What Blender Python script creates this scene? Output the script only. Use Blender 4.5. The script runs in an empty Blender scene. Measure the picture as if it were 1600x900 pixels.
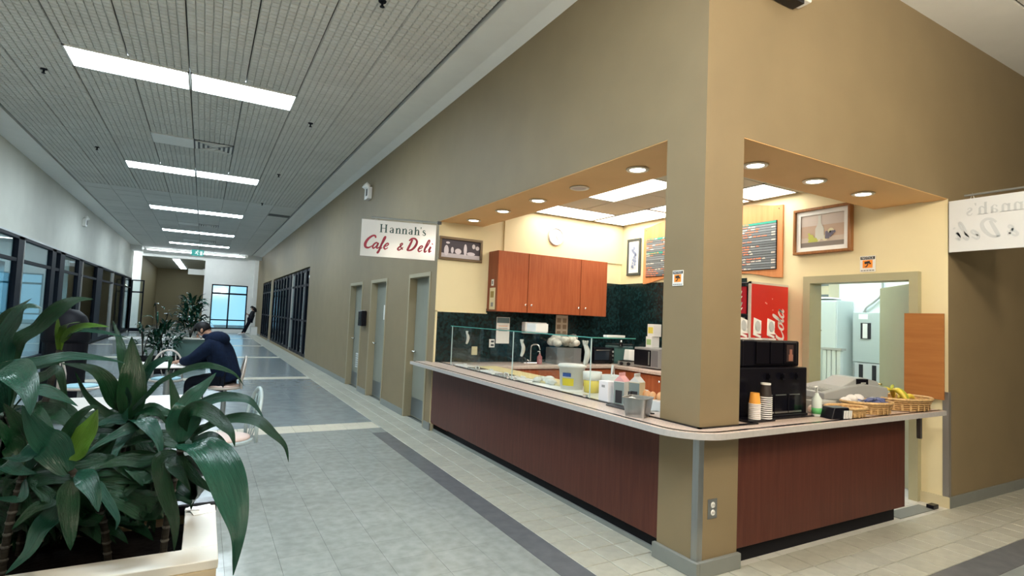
import bpy, math, random
from mathutils import Vector, Matrix, Euler
random.seed(7)
SC = bpy.context.scene
COL = SC.collection
PI = math.pi
# ------------------------------------------------------------------ camera
cam = bpy.data.cameras.new('camera'); camo = bpy.data.objects.new('camera', cam); COL.objects.link(camo)
_a, _b, _c, _f = .511971435, .0560723856, .0429965145, 853.74
_fw = Vector((math.sin(_a)*math.cos(_b), math.cos(_a)*math.cos(_b), math.sin(_b)))
_r0 = Vector((math.cos(_a), -math.sin(_a), 0)); _u0 = _r0.cross(_fw)
_r = _r0*math.cos(_c) + _u0*math.sin(_c); _u = -_r0*math.sin(_c) + _u0*math.cos(_c)
camo.matrix_world = Matrix(((_r.x, _u.x, -_fw.x, -2.79), (_r.y, _u.y, -_fw.y, -2.46), (_r.z, _u.z, -_fw.z, 1.57), (0, 0, 0, 1)))
cam.sensor_width = 36; cam.lens = 36*_f/1600; cam.clip_end = 200; cam.clip_start = .05
SC.camera = camo
# ------------------------------------------------------------------ world, exposure
w = bpy.data.worlds.new('dusk'); SC.world = w; w.use_nodes = True
w.node_tree.nodes['Background'].inputs[0].default_value = (.20, .46, .64, 1)
w.node_tree.nodes['Background'].inputs[1].default_value = 1.35
SC.view_settings.view_transform = 'Standard'; SC.view_settings.look = 'None'
SC.view_settings.exposure = 0.62; SC.view_settings.gamma = 1
SC.view_settings.use_curve_mapping = False
E_COR, E_LOB, E_CAFE, E_DOWN, E_BACK, E_SHOP, E_PEND_FILL = 27.0, 12.0, 6.6, 22.0, 16.0, 22.0, 112.0
COOL, WARM = (.78, .92, 1.0), (1.0, .93, .80)
# ------------------------------------------------------------------ materials
MATS = {}
def mat(name, col, rough=.5, metal=0, noise=0, nscale=20, bump=0, bscale=80, spec=.5, stretch=None, trans=0, alpha=1, emit=None, estr=0, rnd=0, isl=0, coat=0):
    if name in MATS: return MATS[name]
    m = bpy.data.materials.new(name); m.use_nodes = True
    nt = m.node_tree; b = nt.nodes['Principled BSDF']
    b.inputs['Roughness'].default_value = rough; b.inputs['Metallic'].default_value = metal
    b.inputs['Specular IOR Level'].default_value = spec
    b.inputs['Base Color'].default_value = (*col, 1)
    if trans: b.inputs['Transmission Weight'].default_value = trans
    if coat: b.inputs['Coat Weight'].default_value = coat
    if alpha < 1: b.inputs['Alpha'].default_value = alpha
    if emit: b.inputs['Emission Color'].default_value = (*emit, 1); b.inputs['Emission Strength'].default_value = estr
    L = nt.links.new
    tc = nt.nodes.new('ShaderNodeTexCoord'); mp = nt.nodes.new('ShaderNodeMapping'); L(tc.outputs['Object'], mp.inputs[0])
    if stretch: mp.inputs['Scale'].default_value = stretch
    val = None
    if noise:
        n = nt.nodes.new('ShaderNodeTexNoise'); n.inputs['Scale'].default_value = nscale; n.inputs['Detail'].default_value = 5
        L(mp.outputs[0], n.inputs['Vector'])
        mr = nt.nodes.new('ShaderNodeMapRange'); mr.inputs[1].default_value = .3; mr.inputs[2].default_value = .7
        mr.inputs[3].default_value = 1-noise; mr.inputs[4].default_value = 1+noise
        L(n.outputs['Fac'], mr.inputs[0]); val = mr.outputs[0]
    if rnd or isl:
        src = nt.nodes.new('ShaderNodeObjectInfo').outputs['Random'] if rnd else nt.nodes.new('ShaderNodeNewGeometry').outputs['Random Per Island']
        mr = nt.nodes.new('ShaderNodeMapRange'); k = rnd or isl
        mr.inputs[3].default_value = 1-k; mr.inputs[4].default_value = 1+k; L(src, mr.inputs[0])
        if val is None: val = mr.outputs[0]
        else:
            mu = nt.nodes.new('ShaderNodeMath'); mu.operation = 'MULTIPLY'; L(val, mu.inputs[0]); L(mr.outputs[0], mu.inputs[1]); val = mu.outputs[0]
    if val is not None:
        vm = nt.nodes.new('ShaderNodeVectorMath'); vm.operation = 'SCALE'; vm.inputs[0].default_value = col
        L(val, vm.inputs['Scale']); L(vm.outputs[0], b.inputs['Base Color'])
    if bump:
        n2 = nt.nodes.new('ShaderNodeTexNoise'); n2.inputs['Scale'].default_value = bscale; n2.inputs['Detail'].default_value = 3
        L(mp.outputs[0], n2.inputs['Vector'])
        bp = nt.nodes.new('ShaderNodeBump'); bp.inputs['Strength'].default_value = bump; bp.inputs['Distance'].default_value = .004
        L(n2.outputs['Fac'], bp.inputs['Height']); L(bp.outputs[0], b.inputs['Normal'])
    MATS[name] = m; return m
def emat(name, col, s):
    if name in MATS: return MATS[name]
    m = bpy.data.materials.new(name); m.use_nodes = True; nt = m.node_tree; nt.nodes.clear()
    e = nt.nodes.new('ShaderNodeEmission'); e.inputs[0].default_value = (*col, 1); e.inputs[1].default_value = s
    o = nt.nodes.new('ShaderNodeOutputMaterial'); nt.links.new(e.outputs[0], o.inputs[0]); MATS[name] = m; return m
def glass(name, tint=(1, 1, 1), refl=.08):
    if name in MATS: return MATS[name]
    m = bpy.data.materials.new(name); m.use_nodes = True; nt = m.node_tree; nt.nodes.clear()
    t = nt.nodes.new('ShaderNodeBsdfTransparent'); t.inputs[0].default_value = (*tint, 1)
    g = nt.nodes.new('ShaderNodeBsdfGlossy'); g.inputs['Roughness'].default_value = .02
    fr = nt.nodes.new('ShaderNodeLayerWeight'); fr.inputs[0].default_value = .5
    pw = nt.nodes.new('ShaderNodeMath'); pw.operation = 'POWER'; pw.inputs[1].default_value = 5
    mu = nt.nodes.new('ShaderNodeMath'); mu.operation = 'MULTIPLY_ADD'; mu.inputs[1].default_value = .6; mu.inputs[2].default_value = refl*.5; mu.use_clamp = True
    mx = nt.nodes.new('ShaderNodeMixShader'); o = nt.nodes.new('ShaderNodeOutputMaterial'); L = nt.links.new
    L(fr.outputs['Facing'], pw.inputs[0]); L(pw.outputs[0], mu.inputs[0]); L(mu.outputs[0], mx.inputs[0]); L(t.outputs[0], mx.inputs[1]); L(g.outputs[0], mx.inputs[2]); L(mx.outputs[0], o.inputs[0])
    MATS[name] = m; return m
def wood(name, c1, c2, scale=3, rough=.45, axis='Z'):
    if name in MATS: return MATS[name]
    m = mat(name, c1, rough, bump=.05, spec=.3); nt = m.node_tree; b = nt.nodes['Principled BSDF']; L = nt.links.new
    tc = nt.nodes.new('ShaderNodeTexCoord'); mp = nt.nodes.new('ShaderNodeMapping')
    s = [14, 14, 14]; s['XYZ'.index(axis)] = 1.1; mp.inputs['Scale'].default_value = [k*scale/3 for k in s]
    n = nt.nodes.new('ShaderNodeTexNoise'); n.inputs['Scale'].default_value = 2.2; n.inputs['Detail'].default_value = 7; n.inputs['Roughness'].default_value = .62
    r = nt.nodes.new('ShaderNodeValToRGB'); r.color_ramp.elements[0].position = .32; r.color_ramp.elements[1].position = .68
    r.color_ramp.elements[0].color = (*c1, 1); r.color_ramp.elements[1].color = (*c2, 1)
    L(tc.outputs['Object'], mp.inputs[0]); L(mp.outputs[0], n.inputs['Vector']); L(n.outputs['Fac'], r.inputs[0]); L(r.outputs[0], b.inputs['Base Color'])
    return m
taupe = mat('taupe_paint', (.232, .176, .098), .6, noise=.05, nscale=2.5, bump=.12, bscale=160)
greywall = mat('pale_grey_paint', (.56, .56, .50), .6, noise=.04, nscale=2)
cream = mat('cream_paint', (.80, .70, .44), .6, noise=.03, nscale=2, bump=.06, bscale=160)
tan = mat('warm_lit_soffit', (.72, .44, .19), .6, noise=.03, nscale=3)  # soffit paint with the orange of the warm light put into its colour
white = mat('white_paint', (.80, .80, .77), .55, noise=.02, nscale=4)
olive = mat('olive_door_paint', (.40, .38, .24), .45, noise=.04, nscale=3)
greydoor = mat('grey_door_paint', (.24, .25, .21), .45, noise=.05, nscale=4)
frametan = mat('door_frame_paint', (.34, .29, .19), .45)
steel = mat('brushed_steel', (.42, .43, .43), .32, 1, noise=.08, nscale=30, stretch=(1, 1, .05))
chrome = mat('chrome', (.75, .75, .75), .12, 1)
alu = mat('aluminium', (.50, .52, .52), .38, 1)
blackframe = mat('black_frame', (.006, .008, .014), .55, spec=.12)
blackp = mat('black_plastic', (.005, .005, .009), .25, spec=.35)
blackm = mat('black_matte', (.005, .005, .008), .6, spec=.15)
base_grey = mat('grey_cove_base', (.20, .215, .205), .45, noise=.05, nscale=6)
woodr = wood('cherry_laminate_dark', (.070, .018, .012), (.102, .030, .019), 3, .42)
woodo = wood('cherry_laminate_door', (.34, .082, .030), (.44, .125, .048), 3, .4)
woodb = wood('hardboard_brown', (.33, .125, .030), (.41, .165, .045), 2, .5, 'Y')
woodm = wood('orange_sign_board', (.60, .23, .085), (.68, .30, .125), 2, .4)
framew = wood('picture_frame_wood', (.22, .09, .03), (.36, .16, .05), 4, .35)
granite = mat('speckled_laminate', (.60, .48, .42), .28, noise=.28, nscale=90)
greyedge = mat('grey_laminate_edge', (.46, .44, .43), .35, noise=.06, nscale=40)
darkgreen = mat('dark_green_marbled', (.006, .020, .022), .22, noise=.75, nscale=26)
paper = mat('white_paper', (.82, .82, .80), .7)
inkgrey = mat('grey_ink', (.30, .30, .31), .7)
inkblack = mat('black_ink', (.02, .02, .025), .7)
orange = mat('orange_print', (.90, .30, .03), .6)
red = mat('red_plastic', (.72, .018, .012), .3)
inkwhite = mat('white_print', (.85, .85, .85), .5)
plastic_w = mat('white_plastic', (.80, .80, .78), .35)
grey_pl = mat('grey_plastic', (.42, .43, .41), .4)
# ------------------------------------------------------------------ mesh + object helpers
WL = {}
class M:
    def __init__(s, o=None):
        s.v = []; s.f = []; s.o = WL.get(o.name, Vector()) if o else Vector()
    def add(s, vs, fs):
        n = len(s.v); s.v += [tuple(Vector(p)-s.o) for p in vs]; s.f += [tuple(i+n for i in f) for f in fs]; return s
    def box(s, x0, x1, y0, y1, z0, z1):
        return s.add([(x0, y0, z0), (x1, y0, z0), (x1, y1, z0), (x0, y1, z0), (x0, y0, z1), (x1, y0, z1), (x1, y1, z1), (x0, y1, z1)],
                     [(3, 2, 1, 0), (4, 5, 6, 7), (0, 1, 5, 4), (1, 2, 6, 5), (2, 3, 7, 6), (3, 0, 4, 7)])
    def obox(s, c, sx, sy, sz, rz=0, rx=0, ry=0):
        R = Euler((rx, ry, rz)).to_matrix(); c = Vector(c)
        P = [c + R @ Vector((a*sx/2, b*sy/2, d*sz/2)) for d in (-1, 1) for a, b in ((-1, -1), (1, -1), (1, 1), (-1, 1))]
        return s.add(P, [(3, 2, 1, 0), (4, 5, 6, 7), (0, 1, 5, 4), (1, 2, 6, 5), (2, 3, 7, 6), (3, 0, 4, 7)])
    def prism(s, out, axis, a, b):
        n = len(out)
        def P(u, v, t): return {'x': (t, u, v), 'y': (u, t, v), 'z': (u, v, t)}[axis]
        return s.add([P(u, v, a) for u, v in out]+[P(u, v, b) for u, v in out],
                     [tuple(range(n))[::-1], tuple(range(n, 2*n))]+[(i, (i+1) % n, n+(i+1) % n, n+i) for i in range(n)])
    def tube(s, pts, r, n=8, cap=True, closed=False):
        pts = [Vector(p) for p in pts]; N = len(pts); rs = r if isinstance(r, (list, tuple)) else [r]*N
        vs = []; prev = None
        for i, p in enumerate(pts):
            if closed: t = pts[(i+1) % N]-pts[i-1]
            else: t = pts[min(i+1, N-1)]-pts[max(i-1, 0)]
            t = t.normalized() if t.length > 1e-9 else Vector((0, 0, 1))
            if prev is None:
                a = Vector((0, 0, 1)) if abs(t.z) < .9 else Vector((1, 0, 0)); u = t.cross(a).normalized()
            else:
                u = (prev - t*prev.dot(t)); u = u.normalized() if u.length > 1e-6 else t.orthogonal().normalized()
            prev = u; q = t.cross(u)
            vs += [p+(u*math.cos(2*PI*k/n)+q*math.sin(2*PI*k/n))*rs[i] for k in range(n)]
        fs = []
        for i in range(N if closed else N-1):
            j = (i+1) % N
            fs += [(i*n+k, i*n+(k+1) % n, j*n+(k+1) % n, j*n+k) for k in range(n)]
        if cap and not closed: fs += [tuple(range(n))[::-1], tuple(range((N-1)*n, N*n))]
        return s.add(vs, fs)
    def cyl(s, a, b, r0, r1=None, n=16):
        return s.tube([a, b], [r0, r0 if r1 is None else r1], n)
    def lathe(s, prof, c=(0, 0, 0), n=20, sx=1, sy=1, rz=0):
        c = Vector(c); vs = []
        for r, z in prof:
            for k in range(n):
                x, y = r*sx*math.cos(2*PI*k/n), r*sy*math.sin(2*PI*k/n)
                vs.append(c+Vector((x*math.cos(rz)-y*math.sin(rz), x*math.sin(rz)+y*math.cos(rz), z)))
        fs = [(i*n+k, i*n+(k+1) % n, (i+1)*n+(k+1) % n, (i+1)*n+k) for i in range(len(prof)-1) for k in range(n)]
        if len(prof) == 2 and prof[0][1] == prof[1][1]: return s.add(vs, fs)
        if prof[0][0] > 1e-5: fs.append(tuple(range(n))[::-1])
        if prof[-1][0] > 1e-5: fs.append(tuple(range((len(prof)-1)*n, len(prof)*n)))
        return s.add(vs, fs)
    def ball(s, c, rx, ry=None, rz=None, n=12, m=8):
        ry = ry or rx; rz = rz or rx
        prof = [(math.sin(PI*i/m), -math.cos(PI*i/m)*rz) for i in range(m+1)]
        prof[0] = (1e-6, -rz); prof[-1] = (1e-6, rz)
        return s.lathe(prof, c, n, rx, ry)
    def ribbon(s, pts, ws, plane, t=.002):
        """flat brush stroke in a plane: pts (u,v), widths, plane(u,v,depth)->xyz"""
        n = len(pts); L = []; Rr = []
        for i in range(n):
            a = pts[max(i-1, 0)]; b = pts[min(i+1, n-1)]; dx, dy = b[0]-a[0], b[1]-a[1]; l = math.hypot(dx, dy) or 1
            nx, ny = -dy/l, dx/l; h = (ws[i] if isinstance(ws, (list, tuple)) else ws)/2
            L.append((pts[i][0]+nx*h, pts[i][1]+ny*h)); Rr.append((pts[i][0]-nx*h, pts[i][1]-ny*h))
        vs = [plane(u, v, 0) for u, v in L]+[plane(u, v, 0) for u, v in Rr]+[plane(u, v, t) for u, v in L]+[plane(u, v, t) for u, v in Rr]
        fs = []
        for i in range(n-1):
            fs += [(2*n+i, 2*n+i+1, 3*n+i+1, 3*n+i), (i, n+i, n+i+1, i+1), (i, i+1, 2*n+i+1, 2*n+i), (n+i, 3*n+i, 3*n+i+1, n+i+1)]
        return s.add(vs, fs)
    def mesh(s, name):
        me = bpy.data.meshes.new(name); me.from_pydata(s.v, [], s.f); me.update(); return me
def link(name, data, parent=None):
    o = bpy.data.objects.new(name, data); COL.objects.link(o)
    if parent: o.parent = parent
    return o
def part(name, m, material, parent=None, smooth=False, bevel=0, seg=2, label=None):
    me = m.mesh(name) if isinstance(m, M) else m
    if material and not me.materials: me.materials.append(material)
    if smooth: me.polygons.foreach_set('use_smooth', [True]*len(me.polygons))
    o = link(name, me, parent)
    WL[o.name] = m.o if isinstance(m, M) else (WL.get(parent.name, Vector()) if parent else Vector())
    if bevel:
        b = o.modifiers.new('bevel', 'BEVEL'); b.width = bevel; b.segments = seg; b.limit_method = 'ANGLE'; b.angle_limit = .6
    if label: o['label'] = label
    return o
def thing(name, label, cat, loc=(0, 0, 0), rz=0, group=None):
    o = link(name, None); o.location = loc; o.rotation_euler = (0, 0, rz); o.empty_display_size = .1
    o['label'] = label; o['category'] = cat
    if group: o['group'] = group
    WL[o.name] = Vector(loc); return o
def tag(o, label, cat, group=None):
    o['label'] = label; o['category'] = cat
    if group: o['group'] = group
    return o
def struct(name, m, material, **k):
    o = part(name, m, material, **k); o['kind'] = 'structure'; return o
def one(name, m, material, label, cat, loc, group=None, **k):
    """thing that is one mesh; m is in local coordinates around loc"""
    o = part(name, m, material, **k); o.location = loc; WL[o.name] = Vector(loc); return tag(o, label, cat, group)
def copy_tree(o, loc, rz=None, label=None):
    r = o.copy(); COL.objects.link(r); r.location = loc
    if rz is not None: r.rotation_euler = (0, 0, rz)
    if label: r['label'] = label
    WL[r.name] = Vector(loc)
    for ch in list(o.children):
        c = ch.copy(); COL.objects.link(c); c.parent = r
        for g in list(ch.children):
            d = g.copy(); COL.objects.link(d); d.parent = c
    return r
def smooth_pts(P, k=6):
    """Catmull-Rom through points of any dimension"""
    P = [tuple(p) for p in P]; Q = [P[0]]+P+[P[-1]]; out = []
    for i in range(1, len(Q)-2):
        a, b, c, d = Q[i-1], Q[i], Q[i+1], Q[i+2]
        for j in range(k):
            t = j/k
            out.append(tuple(.5*((2*b[n])+(-a[n]+c[n])*t+(2*a[n]-5*b[n]+4*c[n]-d[n])*t*t+(-a[n]+3*b[n]-3*c[n]+d[n])*t**3) for n in range(len(b))))
    out.append(P[-1]); return out
def text_mesh(txt, size, plane, extr=.001, shear=0, mirror=False):
    """built-in font text as a mesh laid in a plane, centred"""
    cu = bpy.data.curves.new('t', 'FONT'); cu.body = txt; cu.size = size; cu.align_x = 'CENTER'; cu.align_y = 'CENTER'; cu.shear = shear; cu.resolution_u = 2
    o = link('t', cu); dg = bpy.context.evaluated_depsgraph_get(); me = bpy.data.meshes.new_from_object(o.evaluated_get(dg))
    m = M(); vs = [plane(-v.co.x if mirror else v.co.x, v.co.y, extr) for v in me.vertices]
    m.add(vs, [tuple(p.vertices) for p in me.polygons])
    bpy.data.objects.remove(o); bpy.data.curves.remove(cu); bpy.data.meshes.remove(me); return m
ORD = ['first', 'second', 'third', 'fourth', 'fifth', 'sixth', 'seventh', 'eighth', 'ninth', 'tenth', 'eleventh', 'twelfth', 'thirteenth', 'fourteenth', 'fifteenth']
# ================================================================== STRUCTURE
CZ = 4.54                       # soffit height in the corridor
SK = 1.0154                     # small scale used for everything hung in that ceiling
def cx(x): return -2.79+(x+2.79)*SK
def cy(y): return -2.46+(y+2.46)*SK
# ---------------- floor
floor = struct('floor', M().box(-12, 10, -9, 50, -.12, -.012), mat('grout_grey', (.17, .17, .15), .8))
tile_m = mat('floor_tile_ceramic', (.43, .43, .37), .32, noise=.10, nscale=14, rnd=.07)
band_m = mat('floor_tile_cream', (.62, .58, .48), .35, noise=.08, nscale=14, rnd=.05)
vin_l = mat('vinyl_light_grey', (.275, .30, .295), .20, noise=.13, nscale=13, isl=.05)
vin_d = mat('vinyl_blue_grey', (.22, .255, .27), .20, noise=.14, nscale=6, isl=.05)
vin_s = mat('vinyl_dark_stripe', (.125, .135, .15), .25, noise=.10, nscale=10)
def tile_mesh(name, sx, sy, m, e=.0025, h=.012):
    a = M(); a.add([(-sx/2, -sy/2, -h), (sx/2, -sy/2, -h), (sx/2, sy/2, -h), (-sx/2, sy/2, -h), (-sx/2, -sy/2, -e), (sx/2, -sy/2, -e), (sx/2, sy/2, -e), (-sx/2, sy/2, -e),
                    (-sx/2+e, -sy/2+e, 0), (sx/2-e, -sy/2+e, 0), (sx/2-e, sy/2-e, 0), (-sx/2+e, sy/2-e, 0)],
                   [(0, 1, 5, 4), (1, 2, 6, 5), (2, 3, 7, 6), (3, 0, 4, 7), (4, 5, 9, 8), (5, 6, 10, 9), (6, 7, 11, 10), (7, 4, 8, 11), (8, 9, 10, 11)])
    me = a.mesh(name); me.materials.append(m); return me
tm = tile_mesh('border_tile', .199, .199, tile_m); bm_ = tile_mesh('band_tile', .214, .214, band_m)
T = .2065
def put(name, me, x, y, z=0, rz=0):
    o = link(name, me, floor); o.location = (x, y, z+random.uniform(-.0006, .0006)); o.rotation_euler = (0, 0, rz); return o
ntile = 0
for j in range(62):
    y = -.62+.103+j*T
    for c in range(3):
        if j < 60: put('tile', tm, -.555+.103+c*T, y); ntile += 1
for i in range(24):
    for c in range(3): put('tile', tm, .065+.103+i*T, -.62+.103+c*T); ntile += 1
far = M()
for j in range(60, 165):
    for c in range(3):
        x, y = -.555+.103+c*T, -.62+.103+j*T; far.box(x-.0995, x+.0995, y-.0995, y+.0995, -.012, 0)
for i in range(24, 46):
    for c in range(3):
        x, y = .065+.103+i*T, -.62+.103+c*T; far.box(x-.0995, x+.0995, y-.0995, y+.0995, -.012, 0)
o = part('border_tiles', far, mat('floor_tile_far', (.43, .43, .37), .32, noise=.10, nscale=14, isl=.06), floor); o['kind'] = 'stuff'
for i in range(24):
    for c in range(2): put('band_tile', bm_, -.675-i*.2185, 5.13+c*.2185)
bt = M()
for Y in (10.78, 16.45, 22.1, 27.8):
    for i in range(26):
        for c in range(2):
            x = -.675-i*.2185; bt.box(x-.107, x+.107, Y+c*.2185, Y+c*.2185+.214, -.012, 0)
o = part('far_band_tiles', bt, mat('floor_tile_cream_far', (.62, .58, .48), .35, noise=.08, nscale=14, isl=.04), floor); o['kind'] = 'stuff'
def vinyl(name, x0, x1, y0, y1, m, s=.305):
    a = M(); x = x0
    while x < x1-.01:
        xe = min(x+s, x1); y = y0
        while y < y1-.01:
            ye = min(y+s, y1); a.box(x+.0008, xe-.0008, y+.0008, ye-.0008, -.012, 0); y = ye
        x = xe
    o = part(name, a, m, floor); o['kind'] = 'stuff'
vinyl('light_vinyl_tiles', -6.24, -.762, -.83, 5.02, vin_l)
vinyl('lobby_vinyl_tiles', -6.24, 9.4, -7.4, -.83, mat('vinyl_lobby', (.24, .27, .275), .2, noise=.16, nscale=4, isl=.04), .61)
for a, b in ((5.46, 10.78), (11.22, 16.45), (16.89, 22.1), (22.54, 27.8), (28.24, 34.4)):
    vinyl('blue_grey_vinyl_tiles', -6.24, -.557, a, b, vin_d, .61)
for (x0, x1, y0, y1) in ((-.76, -.558, -.622, 4.72), (-.76, 9.4, -.828, -.624)):
    part('dark_stripe', M().box(x0, x1, y0, y1, -.012, .0003), vin_s, floor)
part('light_patch', M().box(-.76, -.558, 4.722, 5.02, -.012, .0002), vin_l, floor)
part('recess_floor', M().box(-6.24, -2.0, 34.4, 49, -.012, 0), vin_d, floor)
part('shop_carpet', M().box(-11.5, -6.25, 6, 34, -.012, 0), mat('shop_carpet', (.18, .19, .19), .9), floor)
cafe_t = M()
for i in range(16):
    for j in range(23):
        x0, y0 = .02+i*T, -.005+j*T
        cafe_t.box(x0, x0+.2, y0, y0+.2, -.012, 0)
o = part('cafe_floor_tiles', cafe_t, mat('cafe_tile', (.60, .60, .56), .35, isl=.05), floor); o['kind'] = 'stuff'
# light marbled threshold strip along the counter
part('counter_foot_strip', M().box(.03, .05, .345, 4.6, -.001, .03), base_grey, floor)
# ---------------- walls
wr = M()
H = CZ
for y0, y1 in ((4.655, 4.86), (5.79, 6.96), (8.02, 8.65), (9.72, 15.28), (25.35, 26.25), (30.35, 34.6)): wr.box(0, .2, y0, y1, 0, H)
for y0, y1 in ((4.86, 5.79), (6.96, 8.02), (8.65, 9.72)): wr.box(0, .2, y0, y1, 2.19, H)
for y0, y1 in ((15.28, 25.35), (26.25, 30.35)): wr.box(0, .2, y0, y1, 2.92, H); wr.box(0, .2, y0, y1, 0, .09)
wr.box(0, .2, -.0, 4.655, 2.886, H)             # header over the counter
struct('wall_right', wr, taupe)
wf = M().box(.2, 3.30, 0, .2, 2.886, H).box(3.30, 9.5, 0, .14, 0, H)
struct('wall_front', wf, taupe)
col = struct('wall_column', M().box(0, .375, 0, .345, 0, 2.886), taupe)
struct('wall_cafe_back', M().box(.002, 3.3, 4.65, 4.80, 0, 3.6), cream)
wb = M().box(3.30, 3.44, 1.33, 4.8, 0, 3.6).box(3.30, 3.44, .14, .28, 0, 3.6).box(3.30, 3.44, .28, 1.33, 2.14, 3.6).box(3.2985, 3.30, .0, .30, 0, 2.886)
struct('wall_cafe_side', wb, cream)
struct('trim_1', M().box(1.03, 3.30, 4.628, 4.65, 2.56, 3.2), cream)      # furred upper wall above the cabinets
# soffit behind the headers
so = M().box(.2, .68, .2, 4.65, 2.886, 3.30).box(.68, 3.30, .2, .66, 2.886, 3.30).box(0.004, .2, .004, 4.65, 2.880, 2.886).box(.2, 3.298, .004, .2, 2.880, 2.886)
struct('ceiling_soffit', so, tan)
# corner guards
def guard(name, label, x, y, sx, sy, z0, z1, m):
    t = thing(name, label, 'corner guard', (x, y, z0)); a = M()
    a.box(0 if sx > 0 else -.045, .045 if sx > 0 else 0, -.004, 0, 0, z1-z0).box(-.004, 0, -.004, .045 if sy > 0 else 0, 0, z1-z0)
    part('angle_strip', a, m, t, bevel=.001, seg=1); return t
guard('corner_guard', 'steel corner guard on the column below the counter', 0, 0, 1, 1, .10, .885, steel)
guard('corner_guard', 'dull metal corner guard at the end of the cream doorway wall', 3.2985, 0, 1, 1, .10, 1.06, mat('dull_metal', (.32, .30, .28), .45, .6))
# baseboards
bb = M()
for y0, y1 in ((4.62, 4.86), (5.79, 6.96), (8.02, 8.65), (9.72, 15.28), (25.35, 26.25), (30.35, 34.4)): bb.box(-.016, 0, y0, y1, 0, .10)
struct('baseboard_right', bb, base_grey)
struct('baseboard_front', M().box(3.29, 9.4, -.016, 0, 0, .10), base_grey)
struct('baseboard_cafe', M().box(3.284, 3.2985, -.014, .26, 0, .10).box(0, 1, 4.636, 4.65, 0, .1), mat('cream_base', (.62, .55, .36), .5))
bc = M(); bc.box(-.03, 0, -.03, .36, 0, .10).box(0, .385, -.03, 0, 0, .10)
struct('baseboard_column', bc, base_grey, bevel=.004)
# ---------------- left wall
wl = M().box(-6.44, -6.24, -7.5, 33.2, 2.87, H).box(-6.44, -6.24, -7.5, 8.0, 0, 2.87)
struct('wall_left', wl, greywall)
# end of the corridor
we = M().box(-2.62, -2.43, 34.4, 34.6, 0, H).box(-.50, .2, 34.4, 34.6, 0, H).box(-2.43, -.50, 34.4, 34.6, 2.86, H).box(-2.43, -.50, 34.4, 34.6, 0, .22)
we.box(-2.85, -2.62, 34.4, 34.6, 0, H).box(-5.95, -2.85, 34.4, 34.6, 4.22, H)
we.box(-8, -5.95, 34.4, 34.6, 0, H)
struct('wall_end', we, white)
struct('wall_recess', M().box(-6.2, -5.95, 34.6, 46, 0, 4.5).box(-2.85, -2.7, 34.6, 46, 0, 4.5).box(-6.2, -2.7, 46, 46.2, 0, 4.5), mat('recess_brown', (.27, .22, .12), .6))
struct('trim_2', M().box(-5.75, -.75, 32.3, 32.42, 4.22, 4.40).box(-6.24, -5.75, 31.6, 32.42, 4.30, H).box(-.75, 0, 32.3, 32.42, 4.30, H), white)
struct('ceiling_recess', M().box(-6.2, -2.7, 34.6, 46.2, 4.22, 4.3), greywall)
struct('trim_3', M().box(-.22, -.0, 34.1, 34.4, 0, H), white)
# alcove beyond the left wall
struct('wall_alcove', M().box(-9.5, -9.3, 33.2, 34.6, 0, H).box(-9.5, -6.24, 33.0, 33.2, 0, H), white)
# ---------------- behind the camera / lobby (unseen but closes the building)
struct('wall_back', M().box(-6.44, 9.6, -7.7, -7.5, 0, H), taupe)
struct('wall_lobby', M().box(9.4, 9.6, -7.5, .14, 0, H), taupe)
# ---------------- ceilings
struct('ceiling_slab', M().box(-12, 10, -8, 34.6, 4.62, 4.8), greywall)
sof = M().box(-.503, -.14, -.0, 34.4, CZ, 4.62).box(-6.24, cx(-5.72), -7.5, 34.4, CZ, 4.62).box(-.503, 9.4, -.52, 0, CZ, 4.62)
struct('ceiling_border', sof, white)
cov = M(); cov.prism([(-.14, 4.60), (-.14, CZ), (0, 4.495), (0, 4.60)], 'y', -.0, 34.4)
struct('trim_4', cov, white)
ceil = struct('ceiling', M().box(-6.24, 9.4, -7.5, 34.4, 4.60, 4.62), mat('ceiling_gap', (.10, .10, .10), .8))
ctile = mat('ceiling_tile', (.60, .60, .57), .85, rnd=.035, noise=.04, nscale=3)
def waffle(sx, sy, n):
    a = M(); w, d = sx/n, sy/n; e = .011; h = .018
    for i in range(n):
        for j in range(n):
            x0, x1, y0, y1 = -sx/2+i*w, -sx/2+(i+1)*w, -sy/2+j*d, -sy/2+(j+1)*d
            b = [(x0, y0, h), (x1, y0, h), (x1, y1, h), (x0, y1, h)]
            t = [(x0+e, y0+e, 0), (x1-e*.4, y0+e, 0), (x1-e*.4, y1-e, 0), (x0+e, y1-e, 0)]
            a.add(b+t, [(4, 7, 6, 5), (0, 4, 5, 1), (1, 5, 6, 2), (2, 6, 7, 3), (3, 7, 4, 0)])
    a.add([(-sx/2, -sy/2, h), (sx/2, -sy/2, h), (sx/2, sy/2, h), (-sx/2, sy/2, h), (-sx/2, -sy/2, .03), (sx/2, -sy/2, .03), (sx/2, sy/2, .03), (-sx/2, sy/2, .03)],
          [(0, 1, 5, 4), (1, 2, 6, 5), (2, 3, 7, 6), (3, 0, 4, 7)])
    me = a.mesh('ceiling_tile'); me.materials.append(ctile); return me
P = .648
wm = waffle(P-.012, P-.012, 8)
fm = M().box(-P/2+.004, P/2-.004, -P/2+.004, P/2-.004, 0, .03).mesh('ceiling_tile_flat'); fm.materials.append(ctile)
X0 = cx(-4.41)-2*P
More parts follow.
